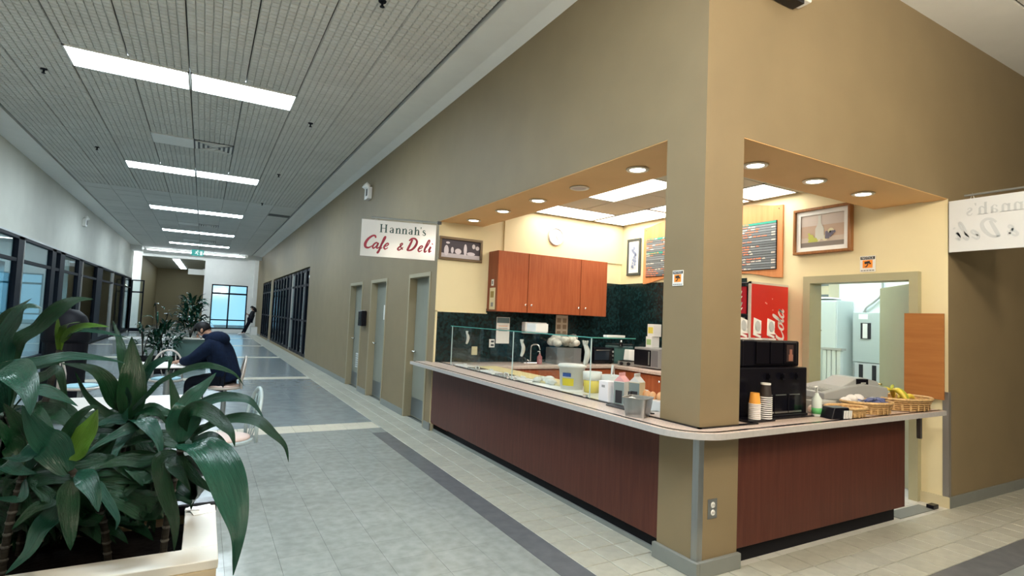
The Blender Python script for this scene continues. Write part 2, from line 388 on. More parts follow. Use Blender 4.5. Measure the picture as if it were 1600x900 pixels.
# light rows: y of the row centre
LROWS = [.15, 5.92, 11.86, 17.60, 23.25, 28.6]
rowy = []
y = 5.92-P*8
VENTS = [cy(9.08), cy(20.2), cy(25.9)]
k = 0; rest = M()
occupied = set()
LY = []
for ly in LROWS: LY.append(5.92+round((ly-5.92)/P)*P)
VY = [5.92+round((v-5.92)/P)*P for v in VENTS]
for r in range(-8, 44):
    yy = 5.92+r*P
    if yy > 34.2: break
    for c in range(8):
        xx = X0+P/2+c*P
        if any(abs(yy-l) < .1 for l in LY) and 2 <= c <= 5: continue
        if any(abs(yy-l) < .1 for l in VY) and 3 <= c <= 4: continue
        if r >= -7 and k < 292:
            o = link('ceiling_tile', wm if r < 14 else fm, ceil); o.location = (xx, yy, CZ+.004+random.uniform(0, .003)); k += 1
        else: rest.box(xx-P/2+.004, xx+P/2-.004, yy-P/2+.004, yy+P/2-.004, CZ+.004, CZ+.03)
o = part('far_ceiling_tiles', rest, mat('ceiling_tile_far', (.60, .60, .57), .85), ceil); o['kind'] = 'stuff'
lob = M()
for i in range(16):
    for j in range(11):
        lob.box(-.5+i*.61, -.5+i*.61+.602, -.53-(j+1)*.61, -.53-j*.61-.008, CZ+.004, CZ+.03)
for i in range(8):
    for j in range(6):
        lob.box(X0+i*P, X0+i*P+P-.008, 5.92-P*8.5-(j+1)*P, 5.92-P*8.5-j*P-.008, CZ+.004, CZ+.03)
o = part('lobby_ceiling_tiles', lob, MATS['ceiling_tile_far'], ceil); o['kind'] = 'stuff'
# ---------------- cafe ceiling
cc = struct('ceiling_cafe', M().box(.2, 3.3, .2, 4.65, 3.24, 3.30), MATS['ceiling_gap'])
ct2 = mat('cafe_ceiling_tile', (.62, .58, .46), .8, rnd=.03)
panels = [(1.42, 2.56, 3.94, 4.545), (2.60, 3.22, 3.33, 4.545), (2.60, 3.22, 2.09, 3.29), (2.60, 3.22, 1.46, 2.05), (1.28, 1.94, 2.05, 3.25)]
def clear(x0, x1, y0, y1): return all(x1 <= a+.01 or x0 >= b-.01 or y1 <= c+.01 or y0 >= d-.01 for a, b, c, d in panels)
gx = [.69, 1.28, 1.94, 2.58, 3.29]; gy = [.67, 1.46, 2.05, 2.66, 3.29, 3.94, 4.64]
for i in range(4):
    for j in range(6):
        x0, x1, y0, y1 = gx[i]+.006, gx[i+1]-.006, gy[j]+.006, gy[j+1]-.006
        if clear(x0, x1, y0, y1): part('ceiling_tile', M().box(x0, x1, y0, y1, 3.205, 3.24), ct2, cc)
diff_cafe = emat('cafe_diffuser', WARM, E_CAFE)
names = ['lit ceiling panel against the cream back wall above the clock', 'lit ceiling panel in the far inner corner by the green wall', 'middle lit ceiling panel above the menu boards', 'lit ceiling panel right of the column nearest the doorway', 'lit ceiling panel over the middle of the cafe just left of the column']
for (a, b, c, d), nm in zip(panels, names):
    t = thing('ceiling_light', nm, 'ceiling light', ((a+b)/2, (c+d)/2, 3.2), group='lit panels in the cafe ceiling')
    part('diffuser', M(t).box(a+.015, b-.015, c+.015, d-.015, 3.204, 3.215), diff_cafe, t)
    f = M(t); f.box(a, b, c, c+.015, 3.198, 3.24).box(a, b, d-.015, d, 3.198, 3.24).box(a, a+.015, c, d, 3.198, 3.24).box(b-.015, b, c, d, 3.198, 3.24)
    part('frame', f, white, t)
# recessed downlights
dl = emat('downlight_lamp', (1, .90, .74), E_DOWN)
spots = [(.33, 4.23), (.33, 3.40), (.34, 2.61), (.35, 1.86), (.345, 1.03), (.985, .365), (1.775, .365), (2.53, .36)]
for i, (x, y) in enumerate(spots):
    nm = ('%s recessed downlight of the long left soffit counted from the column' % ORD[4-i]) if i < 5 else ('%s recessed downlight of the right soffit counted from the column' % ORD[i-5])
    if i == 3: nm = 'dark unlit recessed downlight of the long left soffit'
    t = thing('downlight', nm, 'downlight', (x, y, 2.88), group='recessed downlights in the soffit')
    part('trim_ring', M().lathe([(.062, -.001), (.072, -.010), (.092, -.008), (.098, 0)], n=24), mat('light_trim', (.75, .68, .55), .3), t, smooth=True)
    part('lamp', M().lathe([(1e-5, -.004), (.064, -.004)], n=24), dl if i != 3 else mat('unlit_lens', (.55, .55, .52), .3), t)
# ---------------- corridor ceiling lights (pairs)
diff_c = emat('corridor_diffuser', COOL, E_COR)
diff_l = emat('lobby_fill', (1, .94, .84), E_LOB)
def troffer(x0, x1, y0, y1, z, label, group, m):
    t = thing('ceiling_light', label, 'ceiling light', ((x0+x1)/2, (y0+y1)/2, z), group=group)
    part('diffuser', M(t).box(x0+.02, x1-.02, y0+.02, y1-.02, z-.004, z+.01), m, t)
    f = M(t); f.box(x0, x1, y0, y0+.02, z-.008, z+.04).box(x0, x1, y1-.02, y1, z-.008, z+.04).box(x0, x0+.02, y0, y1, z-.008, z+.04).box(x1-.02, x1, y0, y1, z-.008, z+.04)
    part('frame', f, white, t)
xm = cx(-3.13)
for i, ly in enumerate(LY):
    for s in (0, 1):
        nm = '%s fluorescent panel of the %s' % (('left', 'right')[s], 'pair over the planter' if i == 0 else ('nearest lit pair in the corridor ceiling' if i == 1 else '%s lit pair along the corridor ceiling' % ORD[i-1]))
        troffer(xm-2*P if s == 0 else xm+.004, xm-.004 if s == 0 else xm+2*P, ly-P/2+.004, ly+P/2-.004, CZ+.004, nm, 'paired fluorescent panels of the corridor', diff_c)
for i, (x, y) in enumerate(((1.2, -4.6), (-2.9, -4.6), (-1.0, -6.6))):  # unseen panels added to brighten the cafe front
    troffer(x-.6, x+.6, y-.6, y+.0, CZ-.002, '%s ceiling panel added to light the lobby outside the picture' % ORD[i], 'added lobby ceiling panels', diff_l)
t = thing('cove_light', 'white cove light strip glowing along the lowered edge at the corridor end', 'cove light', (-3.25, 32.6, 4.40))
part('tube', M(t).cyl((-5.6, 32.6, 4.42), (-.9, 32.6, 4.42), .035, n=10), emat('cove_tube', (.86, .95, 1), 20), t); part('channel', M(t).box(-5.65, -.85, 32.56, 32.64, 4.46, 4.50), white, t)
troffer(-8.4, -6.6, 33.3, 34.3, H-.02, 'wide hidden ceiling panel added in the alcove past the left wall', 'added alcove light', emat('alcove_fill', (.86, .95, 1), 12))  # hidden panel, added to brighten the corridor end
# unseen globe lamps, added in the lobby to warm the header and near ceiling
for i, (x, y) in enumerate(((-.9, -2.1), (1.5, -2.6), (-2.2, -4.3))):
    t = thing('added_pendant', '%s warm globe lamp added to light the lobby outside the picture' % ORD[i], 'pendant lamp', (x, y, CZ), group='added lobby globe lamps')
    part('globe', M().ball((0, 0, -1.2), .17, n=24, m=14), emat('globe_glow', (1, .86, .66), E_PEND_FILL), t, smooth=True); part('rod', M().cyl((0, 0, 0), (0, 0, -1.03), .012), alu, t); part('canopy', M().lathe([(.06, -.03), (.07, 0)], n=18), alu, t)
# recess lights (row seen end on)
for i in range(6):
    y = 35.6+i*1.7
    tag(one('ceiling_light', M().box(-.17, .17, -.5, .5, -.03, 0), emat('recess_lamp', COOL, 9.0), '%s small lit strip on the low ceiling of the far recess' % ORD[i], 'ceiling light', (-4.35+.02*i, y, 4.22)), '%s small lit strip on the low ceiling of the far recess' % ORD[i], 'ceiling light', 'strip lights of the far recess')
# vents
vdark = mat('vent_dark', (.02, .025, .03), .5)
for i, v in enumerate(VY):
    t = thing('ceiling_vent', ['white square air diffuser with blank panel behind the nearest lights', 'air diffuser with blank panel beyond the third lit pair', 'farthest air diffuser with blank panel near the corridor end'][i], 'vent', (xm, v, CZ), group='air diffusers in the corridor ceiling')
    part('blank_panel', M().box(-P, -.004, -P/2+.01, P/2-.01, -.004, .02), white, t)
    part('backing', M().box(.0, P, -P/2+.01, P/2-.01, .0, .02), vdark, t)
    for q in range(4):
        s0, s1 = .30-.075*q, .262-.075*q; a = M()
        for (xa, xb, ya, yb) in ((-s0, s0, -s0, -s1), (-s0, s0, s1, s0), (-s0, -s1, -s0, s0), (s1, s0, -s0, s0)): a.box(P/2+xa, P/2+xb, ya, yb, -.012, 0)
        part('louvre_ring', a, white if q else white, t)
tag(one('slot_vent', M().box(-.31, .31, -.22, .22, -.006, .0), vdark, 'dark rectangular return grille in the corridor ceiling near the right wall', 'vent', (-.87, 16.4, CZ+.002)), 'dark rectangular return grille in the corridor ceiling near the right wall', 'vent')
# sprinklers
spr = [(-1.51, 2.54, 'at the top edge above the nearest ceiling tiles'), (-4.76, 6.48, 'left of the nearest lit pair'), (-1.51, 6.5, 'right of the nearest lit pair'), (-4.75, 10.43, 'left of the blank vent panel'), (-1.54, 10.39, 'right of the second lit pair'), (-1.54, 14.27, 'right of the third lit pair')]
for x, y, d in spr:
    t = thing('sprinkler', 'dark pendant sprinkler head '+d, 'sprinkler', (cx(x), cy(y), CZ), group='sprinklers in the corridor ceiling')
    part('escutcheon', M().lathe([(1e-5, -.008), (.035, -.006), (.04, .004)], n=14), blackframe, t)
    part('head', M().cyl((0, 0, 0), (0, 0, -.05), .012, n=8).lathe([(1e-5, -.056), (.024, -.054), (.024, -.05), (1e-5, -.048)], n=12), blackframe, t)
# ---------------- doors in the right wall
def mall_door(n, y0, y1, sign, vent, extra):
    d = struct('door_%d' % n, M().box(.11, .15, y0+.05, y1-.05, .01, 2.13), greydoor)
    f = M().box(-.012, .14, y0, y0+.05, 0, 2.19).box(-.012, .14, y1-.05, y1, 0, 2.19).box(-.012, .14, y0+.05, y1-.05, 2.13, 2.19)
    part('frame', f, frametan, d, bevel=.004, seg=1)
    yl = y1-.13
    part('handle', M().cyl((.11, yl, 1.0), (.05, yl, 1.0), .014).tube([(.05, yl, 1.0), (.05, yl-.12, 1.0)], .010).lathe([(1e-5, 0), (.028, 0), (.028, .01), (1e-5, .01)], (.1, yl, 1.0), 12), chrome, d, smooth=True)
    part('kick_plate', M().box(.106, .11, y0+.07, y1-.07, .03, .30), mat('kick_plate', (.19, .22, .24), .35, .7), d)
    if sign: part('paper_notice', M().box(.107, .11, y0+.30, y0+.52, 1.45, 1.72), paper, d)
    if vent:
        v = M()
        for k in range(7): v.obox((.106, (y0+y1)/2-.05, .42+k*.045), .014, .42, .03, ry=.5)
        part('louvre', v, mat('louvre_grey', (.42, .45, .44), .4), d)
mall_door(1, 4.86, 5.79, False, False, 0); mall_door(2, 6.96, 8.02, True, False, 0); mall_door(3, 8.65, 9.72, False, True, 0)
# ---------------- storefronts
glass_d = glass('storefront_glass', (.74, .86, .90), .10)
def storefront(n, X, out, ys, doors, y0, y1, zt=2.87, ztr=2.36, zmid=None, zb=.09, mm=.06, inset=.05, frosted=(), silver=()):
    s = struct('window_%d' % n, M().box(*sorted((X+out*inset-.02, X+out*inset+.06)), y0, y1, zt-.07, zt), blackframe)
    xa, xb = sorted((X+out*inset-.03, X+out*inset+.05))
    part('sill', M().box(xa, xb, y0, y1, zb-.02, zb+.09), blackframe, s)
    part('transom', M().box(xa, xb, y0, y1, ztr-.035, ztr+.035), blackframe, s)
    if zmid: part('transom', M().box(xa, xb, y0, y1, zmid-.03, zmid+.03), blackframe, s)
    for y, wd in ys:
        part('mullion', M().box(xa-.01, xb+.01, y-wd/2, y+wd/2, zb, zt), alu if (y, wd) in silver else blackframe, s)
    E = [y for y, _ in ys]
    for a, b in zip(E[:-1], E[1:]):
        zs = [zb+.05, ztr, zt-.05] if not zmid else [zb+.05, zmid, ztr, zt-.05]
        for za, zc in zip(zs[:-1], zs[1:]):
            part('pane', M().box(X+out*inset-.004, X+out*inset+.004, a, b, za, zc), glass_d, s)
    return s
ysl = [(8.05, .1), (10.2, .3), (12.72, .38), (12.98, .06), (15.68, .42), (16.65, .55), (19.15, .45), (19.6, .06), (22.9, 1.2), (26.5, .1), (30.2, .55), (33.1, .2)]
storefront(1, -6.24, -1, ysl, (), 8.0, 33.2, silver=((12.98, .06), (19.6, .06), (26.5, .1)))
ysr = [(15.33, .1), (16.05, .28), (17.0, .24), (17.75, .22), (18.4, .18), (19.1, .08), (19.7, .5), (20.6, .2), (21.5, .2), (22.4, .2), (23.3, .2), (24.3, .2), (25.3, .1)]
storefront(2, 0, 1, ysr, (), 15.28, 25.35, ztr=2.36, zmid=1.22, silver=((19.1, .08),))
storefront(3, 0, 1, [(26.3, .1), (27.3, .2), (28.3, .2), (29.3, .2), (30.3, .1)], (), 26.25, 30.35, zmid=1.22)
struct('trim_5', M().box(-6.26, -6.225, 8, 33.2, 2.865, 2.90), alu)
# shop behind the left storefront
struct('wall_shop', M().box(-11.2, -11, 6, 33.2, 0, 3.4).box(-11, -6.44, 33.0, 33.1, 0, 3.4).box(-11, -6.44, 6, 6.2, 0, 3.4).box(-11, -6.44, 18.6, 18.75, 0, 3.4), mat('shop_wall', (.55, .58, .56), .7))
struct('ceiling_shop', M().box(-11, -6.44, 6, 33.2, 3.3, 3.4), greywall)
shop_l = emat('shop_lamp', (.75, .93, 1), E_SHOP)
for i, (x, y) in enumerate(((-8.4, 10), (-8.4, 14.5), (-8.8, 17.0), (-8.6, 22), (-8.6, 29))):
    troffer(x-.6, x+.6, y-.3, y+.3, 3.29, '%s ceiling panel inside the shop behind the left storefront' % ORD[i], 'shop ceiling panels', shop_l if i < 3 else emat('shop_lamp_dim', (.75, .93, 1), 1.0))
blind = mat('frosted_blind', (.50, .78, .88), .7)
t = thing('window_blind', 'pale blue roller blind covering the nearest left shop window', 'blind', (-6.42, 10.3, .1))
part('cloth', M(t).box(-6.425, -6.415, 8.1, 12.5, .12, 2.30), blind, t)
part('bottom_bar', M(t).box(-6.435, -6.405, 8.1, 12.5, .10, .14), alu, t)
t = thing('display_shelf', 'white shelving with teal goods inside the left shop', 'shelf', (-9.6, 15.6, 0))
part('back_panel', M(t).box(-9.75, -9.7, 12.6, 18.4, 0, 2.2), white, t)
for z in (.4, .95, 1.5, 2.05): part('shelf_board', M(t).box(-9.7, -9.25, 12.6, 18.4, z, z+.04), white, t)
for y in (12.6, 14.5, 16.4, 18.3): part('upright', M(t).box(-9.7, -9.25, y, y+.06, 0, 2.2), mat('teal_paint', (.03, .28, .36), .5), t)
t = thing('shop_poster', 'tall teal and white banner standing inside the left shop', 'banner', (-7.3, 16.3, 0))
part('banner', M(t).box(-7.32, -7.30, 16.0, 16.7, .1, 2.2), mat('teal_banner', (.05, .40, .55), .6), t); part('foot', M(t).box(-7.45, -7.15, 16.0, 16.7, 0, .06), blackm, t)
# right storefront shops
struct('wall_shop_right', M().box(2.6, 2.7, 15.2, 30.4, 0, 3.4).box(.2, 2.6, 15.18, 15.28, 0, 3.4).box(.2, 2.6, 25.7, 25.85, 0, 3.4).box(.2, 2.6, 30.4, 30.5, 0, 3.4), mat('dark_shop_wall', (.16, .19, .21), .7))
struct('ceiling_shop_right', M().box(.2, 2.6, 15.2, 30.5, 3.3, 3.4), greywall)
struct('floor_shop_right', M().box(.2, 2.6, 15.2, 30.5, -.01, 0.001), mat('shop_carpet', (.18, .19, .19), .9))
for i, y in enumerate((16.4, 18.6)):
    tag(one('shop_spotlight', M().lathe([(1e-5, -.05), (.06, -.05), (.06, .0)], n=12), emat('shop_spot', (.9, .97, 1), 14), '%s bright spotlight behind the top of the right storefront' % ('near', 'far')[i], 'spotlight', (.75, y, 3.3)), '%s bright spotlight behind the top of the right storefront' % ('near', 'far')[i], 'spotlight')
troffer(1.2, 2.2, 16.2, 17.4, 3.29, 'ceiling panel added inside the dim right shop to light its blinds', 'shop ceiling panels', emat('shop_blind_fill', (.75, .93, 1), 6))  # added panel, there to make the blinds look lit
for i, (y, wd) in enumerate(((15.75, .34), (16.6, .5), (17.5, .3), (18.9, .12), (20.2, .10), (21.4, .16), (22.6, .10), (24.2, .2))):
    t = thing('vertical_blind', '%s pale blue hanging blind behind the right storefront' % ORD[i], 'blind', (.22, y, .15), group='pale blue blinds of the right shop')
    part('slat', M().box(0, .01, -wd/2, wd/2, 0, 2.15), blind, t)
# end window
wn = struct('window_4', M().box(-2.43, -.50, 34.42, 34.5, .22, .29).box(-2.43, -.50, 34.42, 34.5, 2.79, 2.86).box(-2.43, -2.36, 34.42, 34.5, .22, 2.86).box(-.57, -.50, 34.42, 34.5, .22, 2.86), blackframe)
part('mullion', M().box(-1.53, -1.45, 34.42, 34.5, .22, 2.86), blackframe, wn)
part('transom', M().box(-2.43, -.50, 34.42, 34.5, 2.28, 2.38), blackframe, wn)
part('transom', M().box(-2.43, -.50, 34.42, 34.5, .72, .79), blackframe, wn)
frost = bpy.data.materials.new('frosted_daylight_glass'); frost.use_nodes = True
_nt = frost.node_tree; _nt.nodes.clear(); _t = _nt.nodes.new('ShaderNodeBsdfTransparent'); _g = _nt.nodes.new('ShaderNodeBsdfGlossy'); _g.inputs['Roughness'].default_value = .08
_x = _nt.nodes.new('ShaderNodeMixShader'); _x.inputs[0].default_value = .08; _o = _nt.nodes.new('ShaderNodeOutputMaterial')
_nt.links.new(_t.outputs[0], _x.inputs[1]); _nt.links.new(_g.outputs[0], _x.inputs[2]); _nt.links.new(_x.outputs[0], _o.inputs[0])
for x0, x1 in ((-2.36, -1.53), (-1.45, -.57)):
    for z0, z1 in ((.29, .72), (.79, 2.28), (2.38, 2.79)): part('pane', M().box(x0, x1, 34.45, 34.458, z0, z1), frost, wn)
# glazed door at the end of the left storefront
gd = struct('door_4', M().box(-6.24, -6.18, 33.25, 33.32, 0, 2.8).box(-5.72, -5.66, 33.25, 33.32, 0, 2.8).box(-6.2, -5.7, 33.25, 33.32, 2.74, 2.8).box(-6.2, -5.7, 33.25, 33.32, 2.1, 2.18).box(-6.2, -5.7, 33.25, 33.32, .02, .2), blackframe)
part('pane', M().box(-6.18, -5.72, 33.28, 33.288, .2, 2.74), glass('clear_pane', (.9, .95, .95), .08), gd)
# ---------------- back room behind the cream wall
struct('wall_store', M().box(5.25, 5.4, -.0, 4.4, 0, 3.3).box(3.44, 5.3, 3.0, 3.1, 0, 3.3).box(3.44, 5.3, .14, .16, 0, 3.3), mat('store_white', (.74, .82, .82), .6))
struct('ceiling_store', M().box(3.44, 5.3, .14, 3.1, 3.2, 3.3), white)
struct('floor_store', M().box(3.30, 5.3, .14, 3.1, -.02, .0005), mat('store_floor', (.62, .62, .58), .5))
troffer(4.0, 4.6, 1.0, 2.2, 3.19, 'fluorescent panel inside the back room', 'back room light', emat('store_lamp', (.82, .96, 1), E_BACK))
d5 = struct('door_5', M().box(3.235, 3.46, .22, .30, 0, 2.20).box(3.235, 3.46, 1.31, 1.39, 0, 2.20).box(3.235, 3.46, .30, 1.31, 2.12, 2.20), olive)
R5 = thing('door_leaf', 'olive green steel door swung open into the back room', 'door', (3.46, .31, 0), rz=math.radians(46))
part('leaf', M().box(0, .93, -.02, .022, .01, 2.11), olive, R5, bevel=.003, seg=1)
part('door_knob', M().cyl((.86, -.02, 1.0), (.86, .075, 1.0), .012).ball((.86, .09, 1.0), .03), mat('brass', (.55, .42, .2), .25, 1), R5, smooth=True)
# ================================================================== BAR COUNTER
def arc(cx_, cy_, r, a0, a1, n=10): return [(cx_+r*math.cos(a0+(a1-a0)*i/n), cy_+r*math.sin(a0+(a1-a0)*i/n)) for i in range(n+1)]
bar = thing('bar_counter', 'L-shaped service bar with speckled top and dark cherry panels wrapping the column', 'counter', (0, 0, 0))
OX, OY, RD = -.25, -.165, .30
def rim(d):   # outline inset by d from the outer edge, going from the far left end round the corner to the right end
    return [(OX+d, 4.84)]+arc(OX+RD, OY+RD, RD-d, PI, 1.5*PI, 12)+[(2.95, OY+d+.04)]
outer = rim(0)
top = outer+[(2.95, .12), (.62, .12), (.50, .34), (.46, .50), (.10, .62), (.10, 4.645), (.0, 4.645), (.0, 4.84)]
part('countertop', M().prism(top, 'z', .889, .925), granite, bar, bevel=.003, seg=1)
def band(d0, d1, z0, z1):
    a, b = rim(d0), rim(d1); n = len(a); m = M()
    m.add([(x, y, z0) for x, y in a]+[(x, y, z0) for x, y in b]+[(x, y, z1) for x, y in a]+[(x, y, z1) for x, y in b], [])
    for i in range(n-1):
        m.f += [(2*n+i, 2*n+i+1, 3*n+i+1, 3*n+i), (i, i+1, 2*n+i+1, 2*n+i), (n+i, 3*n+i, 3*n+i+1, n+i+1), (i, n+i, n+i+1, i+1)]
    m.f += [(0, n, 3*n, 2*n), (n-1, 3*n-1, 4*n-1, 2*n-1)]
    return m
part('edge_band', band(-.004, .0005, .886, .9245), greyedge, bar)
part('inlay_strip', band(.030, .056, .92, .9268), blackp, bar)
tr = M(); tr.box(.070, .100, .50, 4.64, .925, .934).box(.55, 2.95, .058, .086, .925, .934)
tr.box(-.022, .0, -.022, .50, .925, .933).box(-.022, .55, -.022, 0, .925, .933)
part('inner_trim', tr, blackp, bar)
def panel(name, m, label=None): return part(name, m, woodr, bar, bevel=.002, seg=1)
panel('front_panel', M().box(0.004, .03, .348, 4.62, .115, .889))
panel('front_panel', M().box(.378, 2.53, 0.004, .03, .115, .889))
panel('end_panel', M().box(2.51, 2.53, .03, .62, .115, .889))
part('toe_kick', M().box(.05, .08, .348, 4.62, 0, .12), blackm, bar)
part('toe_kick', M().box(.378, 2.45, .05, .08, 0, .12).box(2.43, 2.45, .08, .6, 0, .12), blackm, bar)
part('inner_worktop', M().box(.10, .62, .64, 4.62, .878, .920), mat('white_worktop', (.74, .73, .68), .3), bar)
part('inner_shelf_side', M().box(.58, .60, .64, 4.6, 0, .878).box(.62, 2.5, .58, .6, 0, .878), white, bar)
part('register_worktop', M().box(.625, 2.95, .121, .62, .885, .915), granite, bar)
part('support_bracket', M().obox((2.72, -.02, .80), .03, .03, .24).box(2.70, 2.74, -.06, .1, .87, .889), steel, bar)
# column outlet, notices
t = thing('wall_outlet', 'steel duplex outlet plate on the column below the bar', 'outlet', (.133, 0, .41))
part('plate', M().box(-.042, .042, -.006, 0, -.062, .062), steel, t, bevel=.002, seg=1)
for z in (.024, -.024):
    r = part('receptacle', M().lathe([(1e-5, .0), (.017, .0), (.019, -.004)], n=16), plastic_w, t); r.rotation_euler = (PI/2, 0, 0); r.location = (0, -.010, z)
    part('slots', M().box(-.007, -.005, -.0115, -.010, z-.006, z+.006).box(.005, .007, -.0115, -.010, z-.006, z+.006), inkblack, t)
def notice(label, loc, rz, s):
    t = thing('notice_sign', label, 'sign', loc, rz)
    part('card', M().box(-.5*s, .5*s, -.004, 0, -.55*s, .55*s), paper, t)
    pl = lambda u, v, d: (u, -.0045-d, v)
    part('header_bar', M().box(-.46*s, .46*s, -.0052, -.004, .30*s, .50*s), inkblack, t)
    part('lettering', text_mesh('NOTICE', .21*s, lambda u, v, d: (u, -.006-d, v+.40*s)), inkwhite, t)
    part('picture_square', M().box(-.32*s, .32*s, -.0052, -.004, -.28*s, .26*s), orange, t)
    cm = M().obox((-.02*s, -.006, .09*s), .34*s, .003, .16*s, ry=-.15).obox((.17*s, -.006, .02*s), .10*s, .003, .10*s).obox((-.02*s, -.006, -.10*s), .06*s, .003, .22*s, ry=.5).obox((-.11*s, -.006, -.19*s), .14*s, .003, .05*s)
    part('camera_symbol', cm, inkblack, t)
    ln = M()
    for k in range(5): ln.box((-.44+.18*k)*s, (-.30+.18*k)*s, -.0052, -.004, -.49*s, -.41*s)
    part('small_print', ln, inkgrey, t); return t
notice('small camera notice sign stuck on the taupe column', (-.001, .21, 1.893), -PI/2, .095)
notice('camera notice sign on the cream wall above the doorway', (3.297, .715, 2.31), -PI/2, .155)
# ================================================================== SIGNS
def blade(label, loc, rz, mirror, inkA, inkB):
    t = thing('hanging_sign', label, 'sign', loc, rz)
    Wd, Hh = .98, .485
    part('board', M().box(-Wd/2, Wd/2, -.006, .006, -Hh/2, Hh/2), mat('sign_acrylic', (.66, .68, .70), .18), t, bevel=.001, seg=1)
    part('rod', M().tube([(-Wd/2+.12, 0, Hh/2+.035), (Wd/2+.05, 0, Hh/2+.035)], .011), alu, t)
    part('wall_bracket', M().lathe([(1e-5, -.02), (.03, -.02), (.03, .02), (1e-5, .02)], (Wd/2+.04, 0, Hh/2+.035), 10), mat('bracket_dark', (.06, .06, .06), .5), t)
    for x in (-.33, .26): part('clip', M().tube([(x, 0, Hh/2-.02), (x+.02, 0, Hh/2+.05), (x+.04, 0, Hh/2-.02)], .004, 6), alu, t)
    k = -1 if mirror else 1
    pl = lambda u, v, d: (k*u, -.0065-d, v)
    # serif word
    m = M(); s = .108; x = -.25; base = .085; let_ = []
    def flush(ink):
        nonlocal m
        part('letter', m, ink, t); m = M()
    def st(pts, ws, curve=True):
        if curve and len(pts) > 2:
            q = smooth_pts([(a, b, c) for (a, b), c in zip(pts, ws if isinstance(ws, list) else [ws]*len(pts))], 6)
            P_ = [(a, b) for a, b, _ in q]; W_ = [c*s for _, _, c in q]
        else: P_ = pts; W_ = [c*s for c in (ws if isinstance(ws, list) else [ws]*len(pts))]
        m.ribbon([(x+a*s, base+b*s) for a, b in P_], W_, pl, .001)
    def stem(a, h, b0=0): st([(a, b0), (a, h)], .17, False)
    def serif(a, b, wd=.34): st([(a-wd/2, b), (a+wd/2, b)], .055, False)
    def hump(a, wd=.38):
        st([(a+.05, .46), (a+.18, .62), (a+.30, .645), (a+wd, .52), (a+wd, .30)], [.05, .09, .10, .15, .17]); st([(a+wd, .32), (a+wd, 0)], .17, False); serif(a+wd, .02)
    stem(.12, 1); stem(.70, 1); st([(.12, .52), (.70, .52)], .06, False)
    for a in (.12, .70): serif(a, .02); serif(a, .98)
    flush(inkA)
    def let_a():
        st([(.10, .50), (.16, .62), (.30, .66), (.40, .55)], [.13, .07, .06, .12]); stem(.42, .56); st([(.42, .03), (.52, .03)], .06, False)
        st([(.42, .38), (.20, .32), (.09, .17), (.20, .04), (.42, .12)], [.05, .08, .15, .09, .05])
    x += 1.12*s; let_a(); flush(inkA); x += .74*s
    for _ in range(2): stem(.12, .64); serif(.12, .02); st([(0, .62), (.14, .62)], .05, False); hump(.12); flush(inkA); x += .78*s
    let_a(); flush(inkA); x += .74*s
    stem(.12, 1); serif(.12, .02); st([(0, .98), (.14, .98)], .05, False); hump(.12); flush(inkA); x += .76*s
    st([(.05, 1.02), (.02, .78)], [.14, .05], False); flush(inkA); x += .20*s
    st([(.38, .52), (.28, .64), (.13, .60), (.12, .46), (.28, .34), (.40, .22), (.34, .05), (.16, .03), (.07, .16)], [.07, .07, .10, .14, .16, .14, .10, .07, .08])
    flush(inkA)
    # brush script line
    S = .168
    def br(pts, x0, ws):
        q = smooth_pts([(a, b, c) for (a, b), c in zip(pts, ws)], 7)
        m2 = M(); m2.ribbon([(x0+(a+.28*b)*S, -.135+b*S) for a, b, _ in q], [c*S*1.12 for _, _, c in q], pl, .0012); part('letter', m2, inkB, t)
    br([(.68, .82), (.60, .98), (.40, .98), (.16, .72), (.06, .36), (.16, .08), (.40, .02), (.66, .22)], -.455, [.10, .13, .13, .16, .19, .17, .12, .05])
    br([(.34, .40), (.20, .46), (.06, .30), (.04, .10), (.14, .0), (.28, .16), (.36, .42), (.34, .12), (.42, .02), (.52, .12)], -.345, [.10, .10, .12, .12, .10, .08, .12, .12, .10, .05])
    br([(.02, .08), (.16, .34), (.26, .78), (.24, .98), (.16, .90), (.14, .50), (.12, .05), (.10, -.30), (.02, -.32), (.10, -.08), (.30, .10)], -.262, [.05, .09, .09, .10, .10, .13, .15, .12, .09, .07, .05])
    br([(.04, .18), (.22, .28), (.28, .42), (.18, .48), (.06, .32), (.04, .12), (.16, .0), (.34, .14)], -.20, [.06, .08, .09, .09, .12, .13, .10, .05])
    br([(.44, .06), (.24, .24), (.12, .46), (.22, .56), (.28, .46), (.10, .24), (.04, .08), (.16, .0), (.34, .16), (.40, .28)], -.02, [.08, .09, .09, .09, .08, .11, .12, .10, .07, .05])
    br([(.18, .92), (.14, .60), (.08, .20), (.06, .04)], .105, [.12, .15, .16, .14]); br([(-.04, .80), (.10, .98), (.36, 1.0), (.58, .78), (.58, .44), (.40, .12), (.14, .02), (.0, .06)], .105, [.10, .12, .13, .15, .17, .14, .10, .06])
    br([(.04, .18), (.22, .28), (.28, .42), (.18, .48), (.06, .32), (.04, .12), (.16, .0), (.34, .14)], .25, [.06, .08, .09, .09, .12, .13, .10, .05])
    br([(.02, .14), (.18, .44), (.26, .84), (.20, .98), (.12, .84), (.08, .30), (.10, .06), (.18, .0), (.30, .14)], .325, [.05, .08, .09, .10, .11, .14, .13, .10, .05])
    br([(.02, .14), (.12, .44), (.10, .16), (.14, .02), (.28, .14)], .385, [.06, .13, .13, .11, .05]); br([(.16, .66), (.20, .72)], .385, [.12, .10])
    return t
blade('white hanging sign with green and crimson lettering left of the bar', (-.575, 4.62, 2.553), math.radians(-13.5), False, mat('sign_green', (.008, .06, .06), .5), mat('sign_crimson', (.34, .012, .045), .5))
